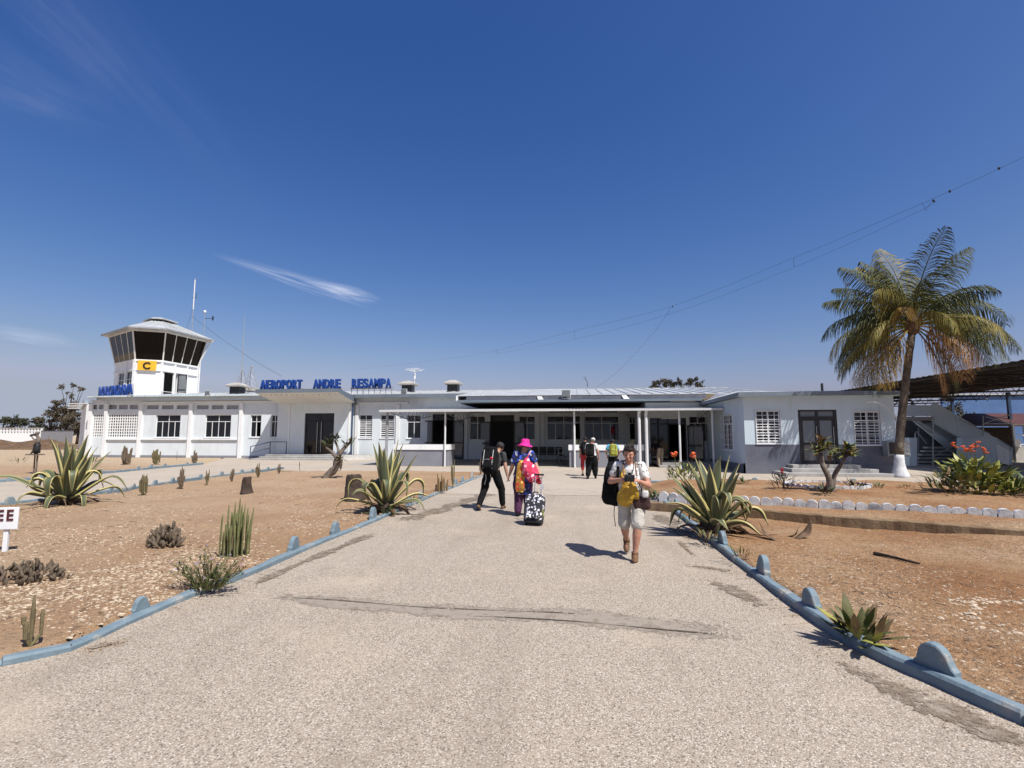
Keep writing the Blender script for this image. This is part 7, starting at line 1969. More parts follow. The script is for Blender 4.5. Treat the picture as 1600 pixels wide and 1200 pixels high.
def staingrit(r):
    ln, w0, w1 = r.choice(STAINS); k = r.randrange(len(ln) - 1); p = ln[k].lerp(ln[k + 1], r.random()); w = (w0 + w1) * .5
    return (p.x + r.gauss(0, w * .45), p.y + r.gauss(0, w * .45), .5, 1)
scatter('gravel', 'loose grit on the worn patches of the main path', 2600, staingrit, .006, .022, ['chip_tan', 'chip_brown'], 7)

# seats, wheelchair under the porch
def seat_row():
    x0, x1 = XatY(829, 35.6), XatY(879, 35.6); n = 4; w = (x1 - x0) / n
    t = thing('waiting_bench', 'row of four dark waiting seats under the porch', 'bench', (x0, 35.6, 0))
    for k in range(n):
        b = MB(); b.cbox(w * k + .04, -.25, .42, w * (k + 1) - .04, .22, .47, .015); b.build('seat', 'plastic_black', t)
        b = MB(); b.cbox(w * k + .04, .20, .50, w * (k + 1) - .04, .26, .95, .02); b.build('backrest', 'plastic_black', t)
    b = MB(); b.box(0, -.04, .36, w * n, .04, .42); b.build('beam', 'steel_grey', t)
    for x in (.3, w * n - .3):
        b = MB(); b.box(x - .03, -.28, 0, x + .03, .28, .05); b.box(x - .03, -.03, .05, x + .03, .03, .36); b.build('leg', 'steel_grey', t)
seat_row()
def wheelchair():
    p = AtY(880, 720, 30.4); t = thing('wheelchair', 'folded black wheelchair beside the planter under the porch', 'wheelchair', (p.x, 30.4, 0.012), R(70))
    for s in (-.25, .25):
        b = MB(); b.tube([(s, .30 * math.cos(a), .30 + .29 * math.sin(a)) for a in [2 * math.pi * q / 20 for q in range(21)]], .018, 6)
        for q in range(8): a = q * .785; b.tube([(s, 0, .30), (s, .28 * math.cos(a), .30 + .28 * math.sin(a))], .005, 4)
        b.build('wheel', 'plastic_black', t)
        b = MB(); b.tube([(s * .9, -.25, .12), (s * .9, -.25, .48), (s * .9, .18, .50), (s * .9, .22, .95), (s * .9, .34, .97)], .014, 6); b.tube([(s * .9, -.25, .48), (s * .9, -.25, .70), (s * .9, .18, .70)], .014, 6); b.tube([(s * .9, -.25, .12), (s * .9, -.45, .08)], .014, 6); b.build('side_frame', 'steel_grey', t)
    b = MB(); b.cbox(-.21, -.25, .46, .21, .17, .50, .01); b.build('seat', 'plastic_black', t)
    b = MB(); b.cbox(-.21, .17, .52, .21, .20, .92, .01); b.build('backrest', 'plastic_black', t)
wheelchair()
b = MB(); p = AtY(958.5, 672, 36.4); b.lathe([(.01, .45), (.05, .45), (.09, .38), (.09, -.05), (.07, -.08)], c=(p.x, 36.85, p.z - .2), seg=10); tag(b.build('fire_extinguisher', 'flower_red', None, True), 'red extinguisher hanging on the wall under the porch', 'extinguisher')
# ================================================================== people and what they carry
pm('skin', (.46, .26, .185), (.40, .215, .15), 9, .55, spec=.4)
pm('skin_pale', (.52, .27, .19), (.45, .22, .15), 9, .55, spec=.4)
pm('skin_dark', (.11, .06, .04), (.085, .045, .03), 9, .55)
pm('hair_dark', (.030, .020, .016), (.014, .010, .008), 40, .6, .8, 60)
pm('hair_grey', (.30, .27, .24), (.20, .18, .16), 40, .7, .8, 60)
pm('cloth_black', (.012, .012, .013), (.007, .007, .008), 12, .9, .3, 60, spec=.12)
pm('cloth_charcoal', (.055, .057, .06), (.036, .038, .04), 14, .9, .3, 60, spec=.15)
pm('cloth_stone', (.52, .50, .46), (.43, .41, .375), 10, .9, .35, 50)
pm('cloth_khaki', (.33, .27, .20), (.25, .205, .15), 10, .9, .35, 50)
pm('cloth_white', (.66, .66, .66), (.56, .56, .57), 10, .9, .3, 50)
pm('cloth_red', (.48, .03, .045), (.36, .02, .03), 10, .85, .3, 50)
pm('cloth_purple', (.085, .022, .075), (.055, .014, .05), 9, .8, .3, 50)
pm('cloth_skyblue', (.10, .42, .62), (.07, .33, .5), 9, .85, .3, 50)
pm('cloth_yellow', (.50, .31, .03), (.36, .21, .02), 9, .55, .5, 30)
pm('cloth_pink', (.74, .02, .30), (.62, .015, .24), 9, .75, .3, 60)
pm('cloth_lime', (.42, .42, .07), (.32, .32, .05), 9, .8, .3, 50)
pm('leather_brown', (.19, .10, .05), (.12, .06, .03), 12, .6, .3, 40)
pm('leather_maroon', (.055, .022, .02), (.035, .014, .013), 12, .6, .3, 40)
pm('sole', (.55, .50, .42), (.42, .38, .32), 12, .8)
pm('sole_dark', (.03, .03, .03), (.02, .02, .02), 12, .8)
pm('chrome', (.62, .63, .64), (.5, .5, .52), 8, .3, metal=.7)
pm('lip', (.42, .13, .11), (.36, .10, .09), 9, .5)
def print_mat(name, base, cols, scale, seed=0, rough=.85, hard=.02):
    """printed cloth: scattered cells of the given colours on a ground colour"""
    m, n, l, b = new_mat(name); tc = n.new('ShaderNodeTexCoord')
    nz = n.new('ShaderNodeTexNoise'); nz.inputs['Scale'].default_value = scale * .8; nz.inputs['Detail'].default_value = 3; l.new(tc.outputs['Object'], nz.inputs['Vector'])
    ad = n.new('ShaderNodeMix'); ad.data_type = 'RGBA'; ad.inputs['Factor'].default_value = .06; l.new(tc.outputs['Object'], ad.inputs['A']); l.new(nz.outputs['Color'], ad.inputs['B'])
    vo = n.new('ShaderNodeTexVoronoi'); vo.inputs['Scale'].default_value = scale; l.new(ad.outputs['Result'], vo.inputs['Vector'])
    sc = n.new('ShaderNodeSeparateColor'); l.new(vo.outputs['Color'], sc.inputs[0])
    cr = n.new('ShaderNodeValToRGB'); cr.color_ramp.interpolation = 'CONSTANT'; e = cr.color_ramp.elements
    e[0].color = (*cols[0], 1); e[0].position = 0; e[1].position = 1 / len(cols); e[1].color = (*(cols[1] if len(cols) > 1 else cols[0]), 1)
    for i, c in enumerate(cols[2:]): k = e.new((i + 2) / len(cols)); k.color = (*c, 1)
    l.new(sc.outputs['Red'], cr.inputs[0])
    mr = n.new('ShaderNodeMapRange'); mr.inputs['From Min'].default_value = .50; mr.inputs['From Max'].default_value = .50 - hard; l.new(vo.outputs['Distance'], mr.inputs['Value'])
    mx = n.new('ShaderNodeMix'); mx.data_type = 'RGBA'; l.new(mr.outputs[0], mx.inputs['Factor']); mx.inputs['A'].default_value = (*base, 1); l.new(cr.outputs[0], mx.inputs['B'])
    l.new(mx.outputs['Result'], b.inputs['Base Color']); b.inputs['Roughness'].default_value = rough
    return m
print_mat('print_tunic', (.010, .014, .05), [(.012, .05, .42), (.012, .04, .34), (.55, .60, .75), (.02, .03, .12), (.03, .10, .5)], 17)
print_mat('print_scarf', (.30, .15, .02), [(.42, .22, .03), (.55, .05, .03), (.75, .52, .12), (.34, .15, .03)], 14)
print_mat('print_bag', (.55, .03, .09), [(.85, .70, .74), (.62, .06, .14), (.85, .45, .55), (.6, .03, .08)], 16)
print_mat('print_suitcase', (.02, .02, .03), [(.80, .80, .82), (.02, .02, .03), (.72, .72, .76), (.03, .03, .04), (.45, .45, .55)], 22)
print_mat('print_shirt', (.62, .62, .62), [(.62, .62, .61), (.60, .60, .60), (.62, .62, .61), (.05, .05, .05), (.62, .62, .62), (.10, .10, .10)], 42)

def noise3(P):
    i = np.floor(P).astype(np.int64); f = P - i; f = f * f * (3 - 2 * f); out = 0
    for dx in (0, 1):
        for dy in (0, 1):
            for dz in (0, 1):
                k = ((i[:, 0] + dx) * 374761393 + (i[:, 1] + dy) * 668265263 + (i[:, 2] + dz) * 2147483647) & 0x7fffffff
                k = ((k ^ (k >> 13)) * 1274126177) & 0x7fffffff; h = ((k ^ (k >> 16)) & 0xffff) / 32767.5 - 1
                out = out + h * (f[:, 0] if dx else 1 - f[:, 0]) * (f[:, 1] if dy else 1 - f[:, 1]) * (f[:, 2] if dz else 1 - f[:, 2])
    return out
def remesh(mb, name, mat, voxel, parent, wr=0.0, wscale=9.0, smooth=3, seed=0):
    """grow one continuous surface from overlapping lofts; wr = depth of folds"""
    me = mb.mesh(name, mat); o = bpy.data.objects.new('tmp', me)
    md = o.modifiers.new('r', 'REMESH'); md.mode = 'VOXEL'; md.voxel_size = voxel; md.use_smooth_shade = True
    if smooth: s = o.modifiers.new('s', 'SMOOTH'); s.iterations = smooth; s.factor = .5
    m2 = evaluated_mesh(o); bpy.data.meshes.remove(me)
    m2.name = name; m2.materials.clear(); m2.materials.append(MATS[mat])
    if wr:
        n = len(m2.vertices); co = np.empty(n * 3, np.float32); nr = np.empty(n * 3, np.float32)
        m2.vertices.foreach_get('co', co); m2.vertices.foreach_get('normal', nr); co = co.reshape(-1, 3); nr = nr.reshape(-1, 3)
        q = co * np.array([wscale, wscale, wscale * .55]) + np.array([seed * 3.1, seed * 1.7, 0])
        amt = noise3(q) + .5 * noise3(co * wscale * 2.3 + seed)
        m2.vertices.foreach_set('co', (co + nr * (amt * wr)[:, None]).astype(np.float32).ravel())
    m2.polygons.foreach_set('use_smooth', [True] * len(m2.polygons)); m2.update()
    return ob(name, m2, parent)
def V3(*a): return Vector(a)
def limb(mb, pts, rads, seg=12):
    pts = [Vector(p) for p in pts]; P, Rr = [], []
    for i in range(len(pts) - 1):
        n = 5
        for k in range(n): P.append(pts[i].lerp(pts[i + 1], k / n)); Rr.append(rads[i] + (rads[i + 1] - rads[i]) * k / n)
    P.append(pts[-1]); Rr.append(rads[-1]); mb.tube(P, Rr, seg)
    for p, r in zip(pts, rads): mb.ell(p, (r * .99,) * 3, 10, 8)
def torso_rings(mb, spine, ax, sizes, seg=18):
    """spine: list of points; sizes: (rx, ry) at each; ax: left-right unit vector"""
    rs = []
    for i, (p, (rx, ry)) in enumerate(zip(spine, sizes)):
        d = (spine[min(i + 1, len(spine) - 1)] - spine[max(i - 1, 0)]).normalized(); f = d.cross(ax).normalized(); a = f.cross(d).normalized()
        rs.append([p + a * rx * math.cos(t) + f * ry * math.sin(t) for t in [2 * math.pi * k / seg for k in range(seg)]])
    mb.rings(rs)
def hand(mb, wr, el, up, size=1.0, curl=.6, side=1, splay=.2):
    """palm and five fingers; wr wrist, el elbow, up = back-of-hand direction"""
    d = (wr - el).normalized(); up = (up - d * up.dot(d)).normalized(); sx = d.cross(up).normalized() * side; s = size
    palm = wr + d * .045 * s
    rot = Matrix((sx, d, up)).transposed(); mb.ell(palm, (.040 * s, .050 * s, .016 * s), 10, 8, rot=rot)
    mb.tube([wr - d * .03, wr + d * .02], [.026 * s, .025 * s], 8)
    for i, (o, L) in enumerate(((-.030, .062), (-.010, .076), (.010, .072), (.029, .055))):
        q = palm + sx * o * s + d * .040 * s; a = 0; pts = [q - d * .02 * s, q]; dd = d
        for j in range(3):
            ang = curl * (.5 + .3 * j); dd = (d * math.cos(curl * (.45 + .5 * j)) - up * math.sin(curl * (.45 + .5 * j)) + sx * o * splay * 6).normalized(); pts.append(pts[-1] + dd * L * s * (.42, .33, .25)[j])
        mb.tube(pts, [.0095 * s, .0098 * s, .0092 * s, .0085 * s, .0062 * s], 7); mb.ell(pts[-1], (.0066 * s,) * 3, 6, 5)
    q = palm - sx * .034 * s - d * .015 * s; t1 = q + (-sx * .75 + d * .6 - up * .25).normalized() * .036 * s; t2 = t1 + (d * .9 - sx * .15 - up * .4 * curl).normalized() * .030 * s
    mb.tube([q + sx * .014 * s, q, t1, t2], [.013 * s, .0125 * s, .011 * s, .008 * s], 7); mb.ell(t2, (.0082 * s,) * 3, 6, 5)

def person(label, loc, heading, J, o):
    """J: joints in the person's own frame (x to their right, y forward, z up). o: outfit."""
    t = thing('person', label, 'person', loc, heading)
    sk = o.get('skin', 'skin'); vox = o.get('voxel', .010); g = o.get('girth', 1.0)
    J = {k: Vector(v) for k, v in J.items()}
    ax = (J['shR'] - J['shL']).normalized(); pel, chest, neck, head = J['pelvis'], J['chest'], J['neck'], J['head']
    hips = (J['hipR'] - J['hipL']).normalized()
    face = Vector(o.get('face', (0, 1, 0))).normalized()
    waist = pel.lerp(chest, .45)
    spine = [pel - (chest - pel) * .18, pel, waist, chest, chest.lerp(neck, .62), neck]
    sz = [(.13 * g, .10 * g), (.165 * g, .118 * g), (.14 * g, .105 * g), (.16 * g, .115 * g), (.135 * g, .088 * g), (.058, .058)]
    b = MB(); torso_rings(b, spine, ax, sz)
    hd = (head - neck); limb(b, [neck - hd * .15, neck + hd * .35, head - hd * .1], [.056, .052, .055])
    upv = hd.normalized() if o.get('headtilt') else (hd.normalized() + Vector((0, 0, .6))).normalized()
    fr = (face - upv * face.dot(upv)).normalized(); rx = fr.cross(upv).normalized(); rot = Matrix((rx, fr, upv)).transposed(); H = lambda x, y, z: head + rx * x + fr * y + upv * z
    b.ell(head + upv * .018, (.076, .094, .100), 16, 12, rot=rot); b.ell(H(0, .022, -.050), (.054, .062, .068), 14, 10, rot=rot)
    b.ell(H(0, .052, -.088), (.026, .024, .022), 10, 8, rot=rot)
    b.tube([H(0, .083, .020), H(0, .098, -.014), H(0, .108, -.030)], [.010, .013, .016], 8); b.ell(H(0, .104, -.033), (.017, .013, .012), 8, 6, rot=rot)
    b.ell(H(-.034, .078, .026), (.026, .014, .010), 8, 6, rot=rot); b.ell(H(.034, .078, .026), (.026, .014, .010), 8, 6, rot=rot)
    b.ell(H(0, .088, -.060), (.024, .013, .011), 8, 6, rot=rot)
    for s in (-1, 1): b.ell(H(s * .078, -.004, -.004), (.012, .022, .032), 8, 6, rot=rot); b.ell(H(s * .040, .070, -.020), (.024, .020, .022), 8, 6, rot=rot)
    for s, S in ((-1, 'L'), (1, 'R')):
        sh, el, wr, hp, kn, an = (J[k + S] for k in ('sh', 'el', 'wr', 'hip', 'kn', 'an'))
        limb(b, [sh - ax * s * .04, sh, sh.lerp(el, .35), el, el.lerp(wr, .3), wr], [.062 * g, .060 * g, .051 * g, .041 * g, .041 * g, .026], 12)
        hand(b, wr, el, Vector(o.get('hand_up' + S, (0, 0, 1))), o.get('hand_size', 1.0), o.get('curl' + S, .7), s)
        limb(b, [hp + V3(0, 0, .04), hp, hp.lerp(kn, .4), kn, kn.lerp(an, .3), kn.lerp(an, .75), an], [.10 * g, .096 * g, .082 * g, .056 * g, .058 * g, .040, .036], 12)
        td = Vector(o.get('toe' + S, (0, 1, 0))).normalized(); b.ell(an + td * .05 - V3(0, 0, .045), (.028, .028, .022), 10, 8); 
    body = remesh(b, 'body', sk, vox, t, smooth=2)
    if o.get('face_detail', True):
        for s in (-1, 1):
            e = MB(); e.ell(H(s * .031, .090, .010), (.011, .006, .006), 8, 6, rot=rot); e.build('eye', 'black_paint', t, True)
        e = MB(); e.tube([H(-.024, .096, -.060), H(-.01, .102, -.064), H(.01, .102, -.064), H(.024, .096, -.060)], .005, 6); e.build('mouth', 'lip', t, True)
    # trousers / shorts
    if o.get('trouser'):
        m, frac, wid = o['trouser']; c = MB()
        torso_rings(c, [pel - (chest - pel) * .22, pel - (chest - pel) * .1, pel, waist - (chest - pel) * .12], hips, [(.11 * g, .09 * g), (.172 * g, .125 * g), (.176 * g, .128 * g), (.150 * g, .115 * g)])
        for S in 'LR':
            hp, kn, an = J['hip' + S], J['kn' + S], J['an' + S]
            if frac <= .55:
                e = hp.lerp(kn, frac * 1.8); limb(c, [hp + V3(0, 0, .03), hp, hp.lerp(e, .5), e], [.100 * g, .100 * g, .097 * g * wid, .092 * g * wid])
            else:
                e = kn.lerp(an, (frac - .5) * 2); limb(c, [hp + V3(0, 0, .03), hp, hp.lerp(kn, .5), kn, kn.lerp(e, .5), e], [.108 * g, .106 * g, .090 * g * wid, .072 * g * wid, .066 * g * wid, .060 * wid])
        remesh(c, 'trousers', m, vox * 1.15, t, o.get('fold', .010), 11, 2, 3)
    if o.get('shirt'):
        m, sl, low, loose = o['shirt']; c = MB(); lowp = pel - (chest - pel) * low
        sizes = [(.168 * g * loose, .125 * g * loose), (.172 * g * loose, .128 * g * loose), (.152 * g * loose, .118 * g * loose), (.172 * g, .128 * g), (.146 * g, .098 * g), (.075, .072)]
        sp = [lowp, pel, waist, chest, chest.lerp(neck, .62), chest.lerp(neck, .93)]
        if low < .0: sp = sp[0:1] + sp[2:]; sizes = sizes[0:1] + sizes[2:]
        torso_rings(c, sp, ax, sizes)
        for s, S in ((-1, 'L'), (1, 'R')):
            sh, el, wr = J['sh' + S], J['el' + S], J['wr' + S]
            if sl <= 1: e = sh.lerp(el, sl); limb(c, [sh - ax * s * .045, sh, e], [.068 * g, .072 * g, .070 * g * (1 if sl < .5 else .92)])
            else: e = el.lerp(wr, sl - 1); limb(c, [sh - ax * s * .045, sh, el, e], [.068 * g, .070 * g, .056 * g, .046])
        remesh(c, 'shirt', m, vox * 1.15, t, o.get('fold', .010), 10, 2, 7)
    if o.get('skirt'):
        m, z1, w = o['skirt']; c = MB(); bot = Vector(((J['knL'].x + J['knR'].x) / 2, (J['knL'].y + J['knR'].y) / 2, z1))
        torso_rings(c, [bot, bot.lerp(pel, .4), pel, waist], ax, [(w * 1.0, w * .8), (w * .98, w * .78), (.19 * g, .15 * g), (.158 * g, .125 * g)])
        remesh(c, 'tunic', m, vox * 1.15, t, .016, 8, 2, 5)
    for s, S in ((-1, 'L'), (1, 'R')):
        an = J['an' + S]; td = Vector(o.get('toe' + S, (0, 1, 0))).normalized(); side = td.cross(V3(0, 0, 1)).normalized(); nrm = side.cross(td).normalized()
        rot2 = Matrix((side, td, nrm)).transposed(); c = MB(); base = an - nrm * .055
        c.ell(base - td * .02, (.045, .056, .042), 10, 8, rot=rot2); c.ell(base + td * .080, (.050, .092, .036), 10, 8, rot=rot2); c.ell(base + td * .03 + nrm * .022, (.046, .070, .042), 10, 8, rot=rot2); c.tube([base, an + nrm * (.045 if o.get('boot') else .015)], [.050, .050], 10)
        sh = remesh(c, 'shoe', o.get('shoe', 'cloth_black'), vox, t, 0, 9, 2)
        c = MB(); rs = []
        for hz in (-.046, -.022): rs.append([base + side * (.046 if y > .02 else .038) * math.cos(a) + td * (.035 + .128 * math.sin(a)) + nrm * hz for a in [2 * math.pi * k / 16 for k in range(16)] for y in (math.sin(a),)])
        c.rings(rs); c.build('sole', o.get('sole', 'sole_dark'), sh, True)
    if o.get('hair'):
        m, style = o['hair']; c = MB()
        c.ell(H(0, -.018, .038), (.086, .096, .092), 14, 10, rot=rot)
        if style == 'tuft':
            rr = random.Random(3); c.ell(H(0, .02, .085), (.074, .080, .055), 12, 8, rot=rot); c.ell(H(0, .0, .118), (.05, .055, .035), 10, 8, rot=rot)
            for k in range(26): a = rr.uniform(0, 6.28); q = H(.055 * math.cos(a), .01 + .06 * math.sin(a), .10); c.tube([q, q + (rx * math.cos(a) * .5 + fr * math.sin(a) * .5 + upv * 1.2).normalized() * rr.uniform(.03, .06)], [.014, .005], 5)
        if style == 'bun': c.ell(H(0, -.115, .03), (.04, .04, .04), 10, 8, rot=rot)
        for s in (-1, 1): c.ell(H(s * .076, -.016, .015), (.016, .045, .055), 8, 6, rot=rot)
        remesh(c, 'hair', m, .008, t, .006, 40, 1, 2)
    if o.get('hat'):
        m, style = o['hat']; c = MB()
        if style == 'brim':
            prof = [(.0, .165), (.055, .165), (.085, .150), (.096, .10), (.102, .045), (.150, .022), (.172, .004), (.170, -.002), (.148, .012), (.10, .030), (.09, .03)]
            rs = [[H(q * math.cos(a), -.008 + q * 1.1 * math.sin(a), z + .010 * math.sin(2 * a) * (q > .14)) for a in [2 * math.pi * k / 28 for k in range(28)]] for q, z in prof[1:]]
            c.rings(rs)
        else:
            c.ell(H(0, -.004, .048), (.090, .108, .082), 14, 10, rot=rot); c.tube([H(-.05, .085, .05), H(0, .15, .038), H(.05, .085, .05)], .016, 6, flat=.4)
        c.build('hat', m, t, True)
    return t

STAND = dict(pelvis=(0, 0, .90), chest=(0, .01, 1.20), neck=(0, .01, 1.40), head=(0, .03, 1.53), shL=(-.165, 0, 1.355), shR=(.165, 0, 1.355), elL=(-.22, -.03, 1.09), elR=(.22, -.03, 1.09), wrL=(-.21, .08, .87), wrR=(.21, .08, .87),
             hipL=(-.09, 0, .87), hipR=(.09, 0, .87), knL=(-.10, .02, .48), knR=(.10, .02, .48), anL=(-.10, -.02, .09), anR=(.10, -.02, .09))
def pose(scale=1.0, **kw):
    d = {k: Vector(v) for k, v in STAND.items()}; d.update({k: Vector(v) for k, v in kw.items()})
    return {k: v * scale for k, v in d.items()}

def rounded(mb, c, half, rot=None, e=.55, seg=16, rg=12):
    """superellipsoid block"""
    f = lambda v: math.copysign(abs(v) ** e, v); vs_ = []; c = Vector(c)
    for i in range(rg + 1):
        ph = -math.pi / 2 + math.pi * i / rg
        for k in range(seg):
            th = 2 * math.pi * k / seg; v = Vector((half[0] * f(math.cos(ph)) * f(math.cos(th)), half[1] * f(math.cos(ph)) * f(math.sin(th)), half[2] * f(math.sin(ph)))); vs_.append(c + (rot @ v if rot else v))
    mb.add(vs_, [(i * seg + k, i * seg + (k + 1) % seg, (i + 1) * seg + (k + 1) % seg, (i + 1) * seg + k) for i in range(rg) for k in range(seg)])
def backpack(label, owner_loc, heading, c, size, mat, trim, tilt=0.0, straps=None, pocket=True, extra=None, roll=0.0):
    """c: centre in the wearer's frame; size: width, depth, height"""
    M = Matrix.Rotation(heading, 3, 'Z'); loc = Vector(owner_loc) + M @ Vector(c)
    t = thing('backpack', label, 'backpack', loc, heading); w, d, h = (v / 2 for v in size); rot = Matrix.Rotation(roll, 3, 'Y') @ Matrix.Rotation(tilt, 3, 'X')
    b = MB(); rounded(b, (0, 0, 0), (w, d, h), rot, .5); remesh(b, 'body', mat, .012, t, .008, 9, 1, 4)
    if pocket:
        b = MB(); rounded(b, rot @ Vector((0, -d * .95, -h * .28)), (w * .78, d * .42, h * .42), rot, .5); remesh(b, 'pocket', mat, .012, t, .006, 10, 1, 2)
        b = MB(); rounded(b, rot @ Vector((0, -d * .15, h * .86)), (w * .86, d * .85, h * .20), rot, .6); remesh(b, 'lid', mat, .012, t, .006, 10, 1, 6)
        for sx in (-.55, .55):
            b = MB(); b.tube([rot @ Vector((sx * w, -d * 1.02, h * .75)), rot @ Vector((sx * w, -d * 1.25, h * .1)), rot @ Vector((sx * w, -d * 1.38, -h * .3)), rot @ Vector((sx * w, -d * 1.1, -h * .7))], .008, 5); b.build('strap', trim, t)
        b = MB(); b.tube([rot @ Vector((-.6 * w, -d * 1.36, -h * .05)), rot @ Vector((0, -d * 1.42, -h * .02)), rot @ Vector((.6 * w, -d * 1.36, -h * .05))], .006, 5); b.build('zip', trim, t)
    for pts in (straps or ()):
        b = MB(); b.tube(catmull([Vector(p) - Vector(c) for p in pts], .05), .020, 6, flat=.45); b.build('shoulder_strap', mat, t)
    if extra: extra(t, w, d, h, rot)
    return t

# ---- woman walking towards the camera with a camera in her hands
pw = G(990, 877); hw = math.pi + math.atan2(-pw.x, pw.y) * -1 * 0 + R(180 - 180) 
hw = math.pi + R(-8)
s = 1.0
Jw = pose(.985, pelvis=(.02, 0, .88), chest=(.03, .03, 1.17), neck=(.035, .06, 1.37), head=(.03, .11, 1.505), shL=(-.135, .05, 1.325), shR=(.20, .03, 1.325), elL=(-.235, .10, 1.055), elR=(.315, .03, 1.10), wrL=(-.10, .30, 1.135), wrR=(.145, .29, 1.15),
          hipL=(-.085, 0, .85), hipR=(.115, 0, .85), knL=(-.065, .16, .48), knR=(.125, -.03, .46), anL=(-.02, .13, .085), anR=(.115, -.32, .20))
person('woman in white shirt and pale shorts walking towards us holding a camera', pw + Matrix.Rotation(hw, 3, 'Z') @ Vector((0, -.13, 0)), hw, Jw,
       dict(skin='skin_pale', voxel=.008, girth=1.04, face=(.1, .9, -.42), headtilt=False, shirt=('print_shirt', .50, .12, 1.06), trouser=('cloth_stone', .50, .93), shoe='leather_brown', sole='sole', hair=('hair_dark', 'tuft'),
            toeL=(0, 1, 0), toeR=(0, .75, -.66), curlL=1.1, curlR=1.1, hand_upL=(-.7, .1, .7), hand_upR=(.7, .1, .7), boot=True, fold=.012))
lw = pw + Matrix.Rotation(hw, 3, 'Z') @ Vector((0, -.13, 0))
def loc_of(p, h, v): return Vector(p) + Matrix.Rotation(h, 3, 'Z') @ Vector(v)
cm = thing('photo_camera', 'black camera held by the woman walking towards us', 'camera', loc_of(lw, hw, (.02, .375, 1.165)), hw)
b = MB(); b.cbox(-.07, -.03, -.05, .07, .03, .045, .010); b.build('camera_body', 'plastic_black', cm)
b = MB(); b.tube([(0, .02, -.005), (0, .06, -.005), (0, .10, -.01)], [.038, .038, .034], 14); b.build('lens', 'plastic_black', cm)
b = MB(); b.cbox(-.025, -.02, .045, .025, .02, .075, .006); b.build('viewfinder', 'plastic_black', cm)
b = MB(); v0 = Vector((.02, .375, 1.165)); b.tube(catmull([Vector((-.075, .36, 1.19)) - v0, Vector((-.06, .24, 1.27)) - v0, Vector((-.05, .10, 1.375)) - v0, Vector((.03, -.01, 1.41)) - v0, Vector((.11, .09, 1.375)) - v0, Vector((.11, .24, 1.27)) - v0, Vector((.10, .36, 1.19)) - v0], .04), .010, 6, flat=.4); b.build('strap', 'leather_brown', cm)
# yellow jacket bunched over her front
jk = MB()
torso_rings(jk, [V3(.12, .16, .76), V3(.105, .18, .82), V3(.07, .20, .92), V3(.045, .21, 1.02), V3(.03, .20, 1.10), V3(.03, .19, 1.15)], V3(.95, 0, -.3), [(.06, .025), (.105, .055), (.125, .07), (.10, .065), (.075, .05), (.03, .03)])
jk.tube([(.12, .17, 1.10), (.125, .185, 1.18), (.11, .165, 1.27)], [.045, .04, .018], 8)
jk.tube([(-.02, .20, 1.05), (-.05, .20, .95), (-.06, .17, .86)], [.04, .045, .03], 8)
jt = MB(); jt.v = [tuple(Matrix.Rotation(hw, 3, 'Z') @ Vector(v)) for v in jk.v]; jt.f = jk.f; jt.m = jk.m
o = remesh(jt, 'yellow_jacket', 'cloth_yellow', .009, None, .012, 17, 1, 9); o.location = lw
tag(o, 'mustard yellow jacket bunched in front of the woman with the camera', 'jacket')
# hip bag
hb = thing('shoulder_bag', 'dark maroon shoulder bag at the hip of the woman with the camera', 'bag', loc_of(lw, hw, (-.13, .10, .80)), hw)
b = MB(); rounded(b, (0, 0, 0), (.115, .06, .095), Matrix.Rotation(.15, 3, 'Y'), .45); remesh(b, 'body', 'leather_maroon', .010, hb, .006, 10, 1)
b = MB(); b.tube(catmull([(-.02, .0, .08), (.02, .02, .25), (.10, .02, .42), (.22, -.05, .58), (.30, -.16, .56)], .06), .012, 6, flat=.4); b.build('strap', 'leather_maroon', hb)
b = MB(); rounded(b, (-.05, .06, .13), (.045, .03, .05), None, .5); b.build('pouch', 'cloth_white', hb, True)
def dangling(t, w, d, h, rot):
    b = MB(); b.tube([(0, .0, -h * .95), (.01, .0, -h - .14), (-.01, .01, -h - .30)], .014, 6, flat=.4); b.build('dangling_strap', 'cloth_black', t)
backpack('big black backpack hanging from one shoulder of the woman with the camera', lw, hw, (.27, -.20, 1.02), (.33, .26, .62), 'cloth_black', 'cloth_charcoal', .08, [[(.20, -.16, 1.28), (.20, -.02, 1.40), (.19, .10, 1.30), (.20, .13, 1.12), (.25, -.02, .92)]], True, dangling, -.15)

# ---- man with the black backpack walking away
pmn = G(768, 796); hm = R(-6)
Jm = pose(1.0, pelvis=(0, 0, .88), chest=(.05, .10, 1.16), neck=(.10, .19, 1.34), head=(.135, .27, 1.455), shL=(-.08, .14, 1.29), shR=(.255, .14, 1.28), elL=(-.16, .22, 1.03), elR=(.31, .10, 1.02), wrL=(-.10, .40, .95), wrR=(.355, .12, .78),
          hipL=(-.09, 0, .85), hipR=(.095, .02, .85), knL=(-.17, -.02, .47), knR=(.20, .16, .46), anL=(-.235, -.26, .12), anR=(.225, .20, .085))
person('man in grey shirt and black trousers walking away with a large backpack', pmn, hm, Jm,
       dict(skin='skin', voxel=.009, girth=1.05, face=(.2, 1, -.15), shirt=('cloth_charcoal', .55, .05, 1.0), trouser=('cloth_black', .95, 1.15), shoe='leather_brown', hair=('hair_dark', 'short'), hat=('cloth_charcoal', 'cap'), toeL=(0, .8, -.6), toeR=(.1, 1, 0), curlR=.9, hand_upR=(1, 0, 0), face_detail=False))
def tags_(t, w, d, h, rot):
    b = MB(); b.ell(rot @ Vector((w * .45, -d * 1.45, h * .05)), (.035, .02, .035), 10, 8); b.build('badge', 'flower_red', t, True)
    for x in (-.1, 0.02): b = MB(); b.tube([(x, -.02, -h * .9), (x + .02, -.04, -h - .12), (x - .02, -.04, -h - .24)], .007, 5); b.build('dangling_strap', 'steel_white', t)
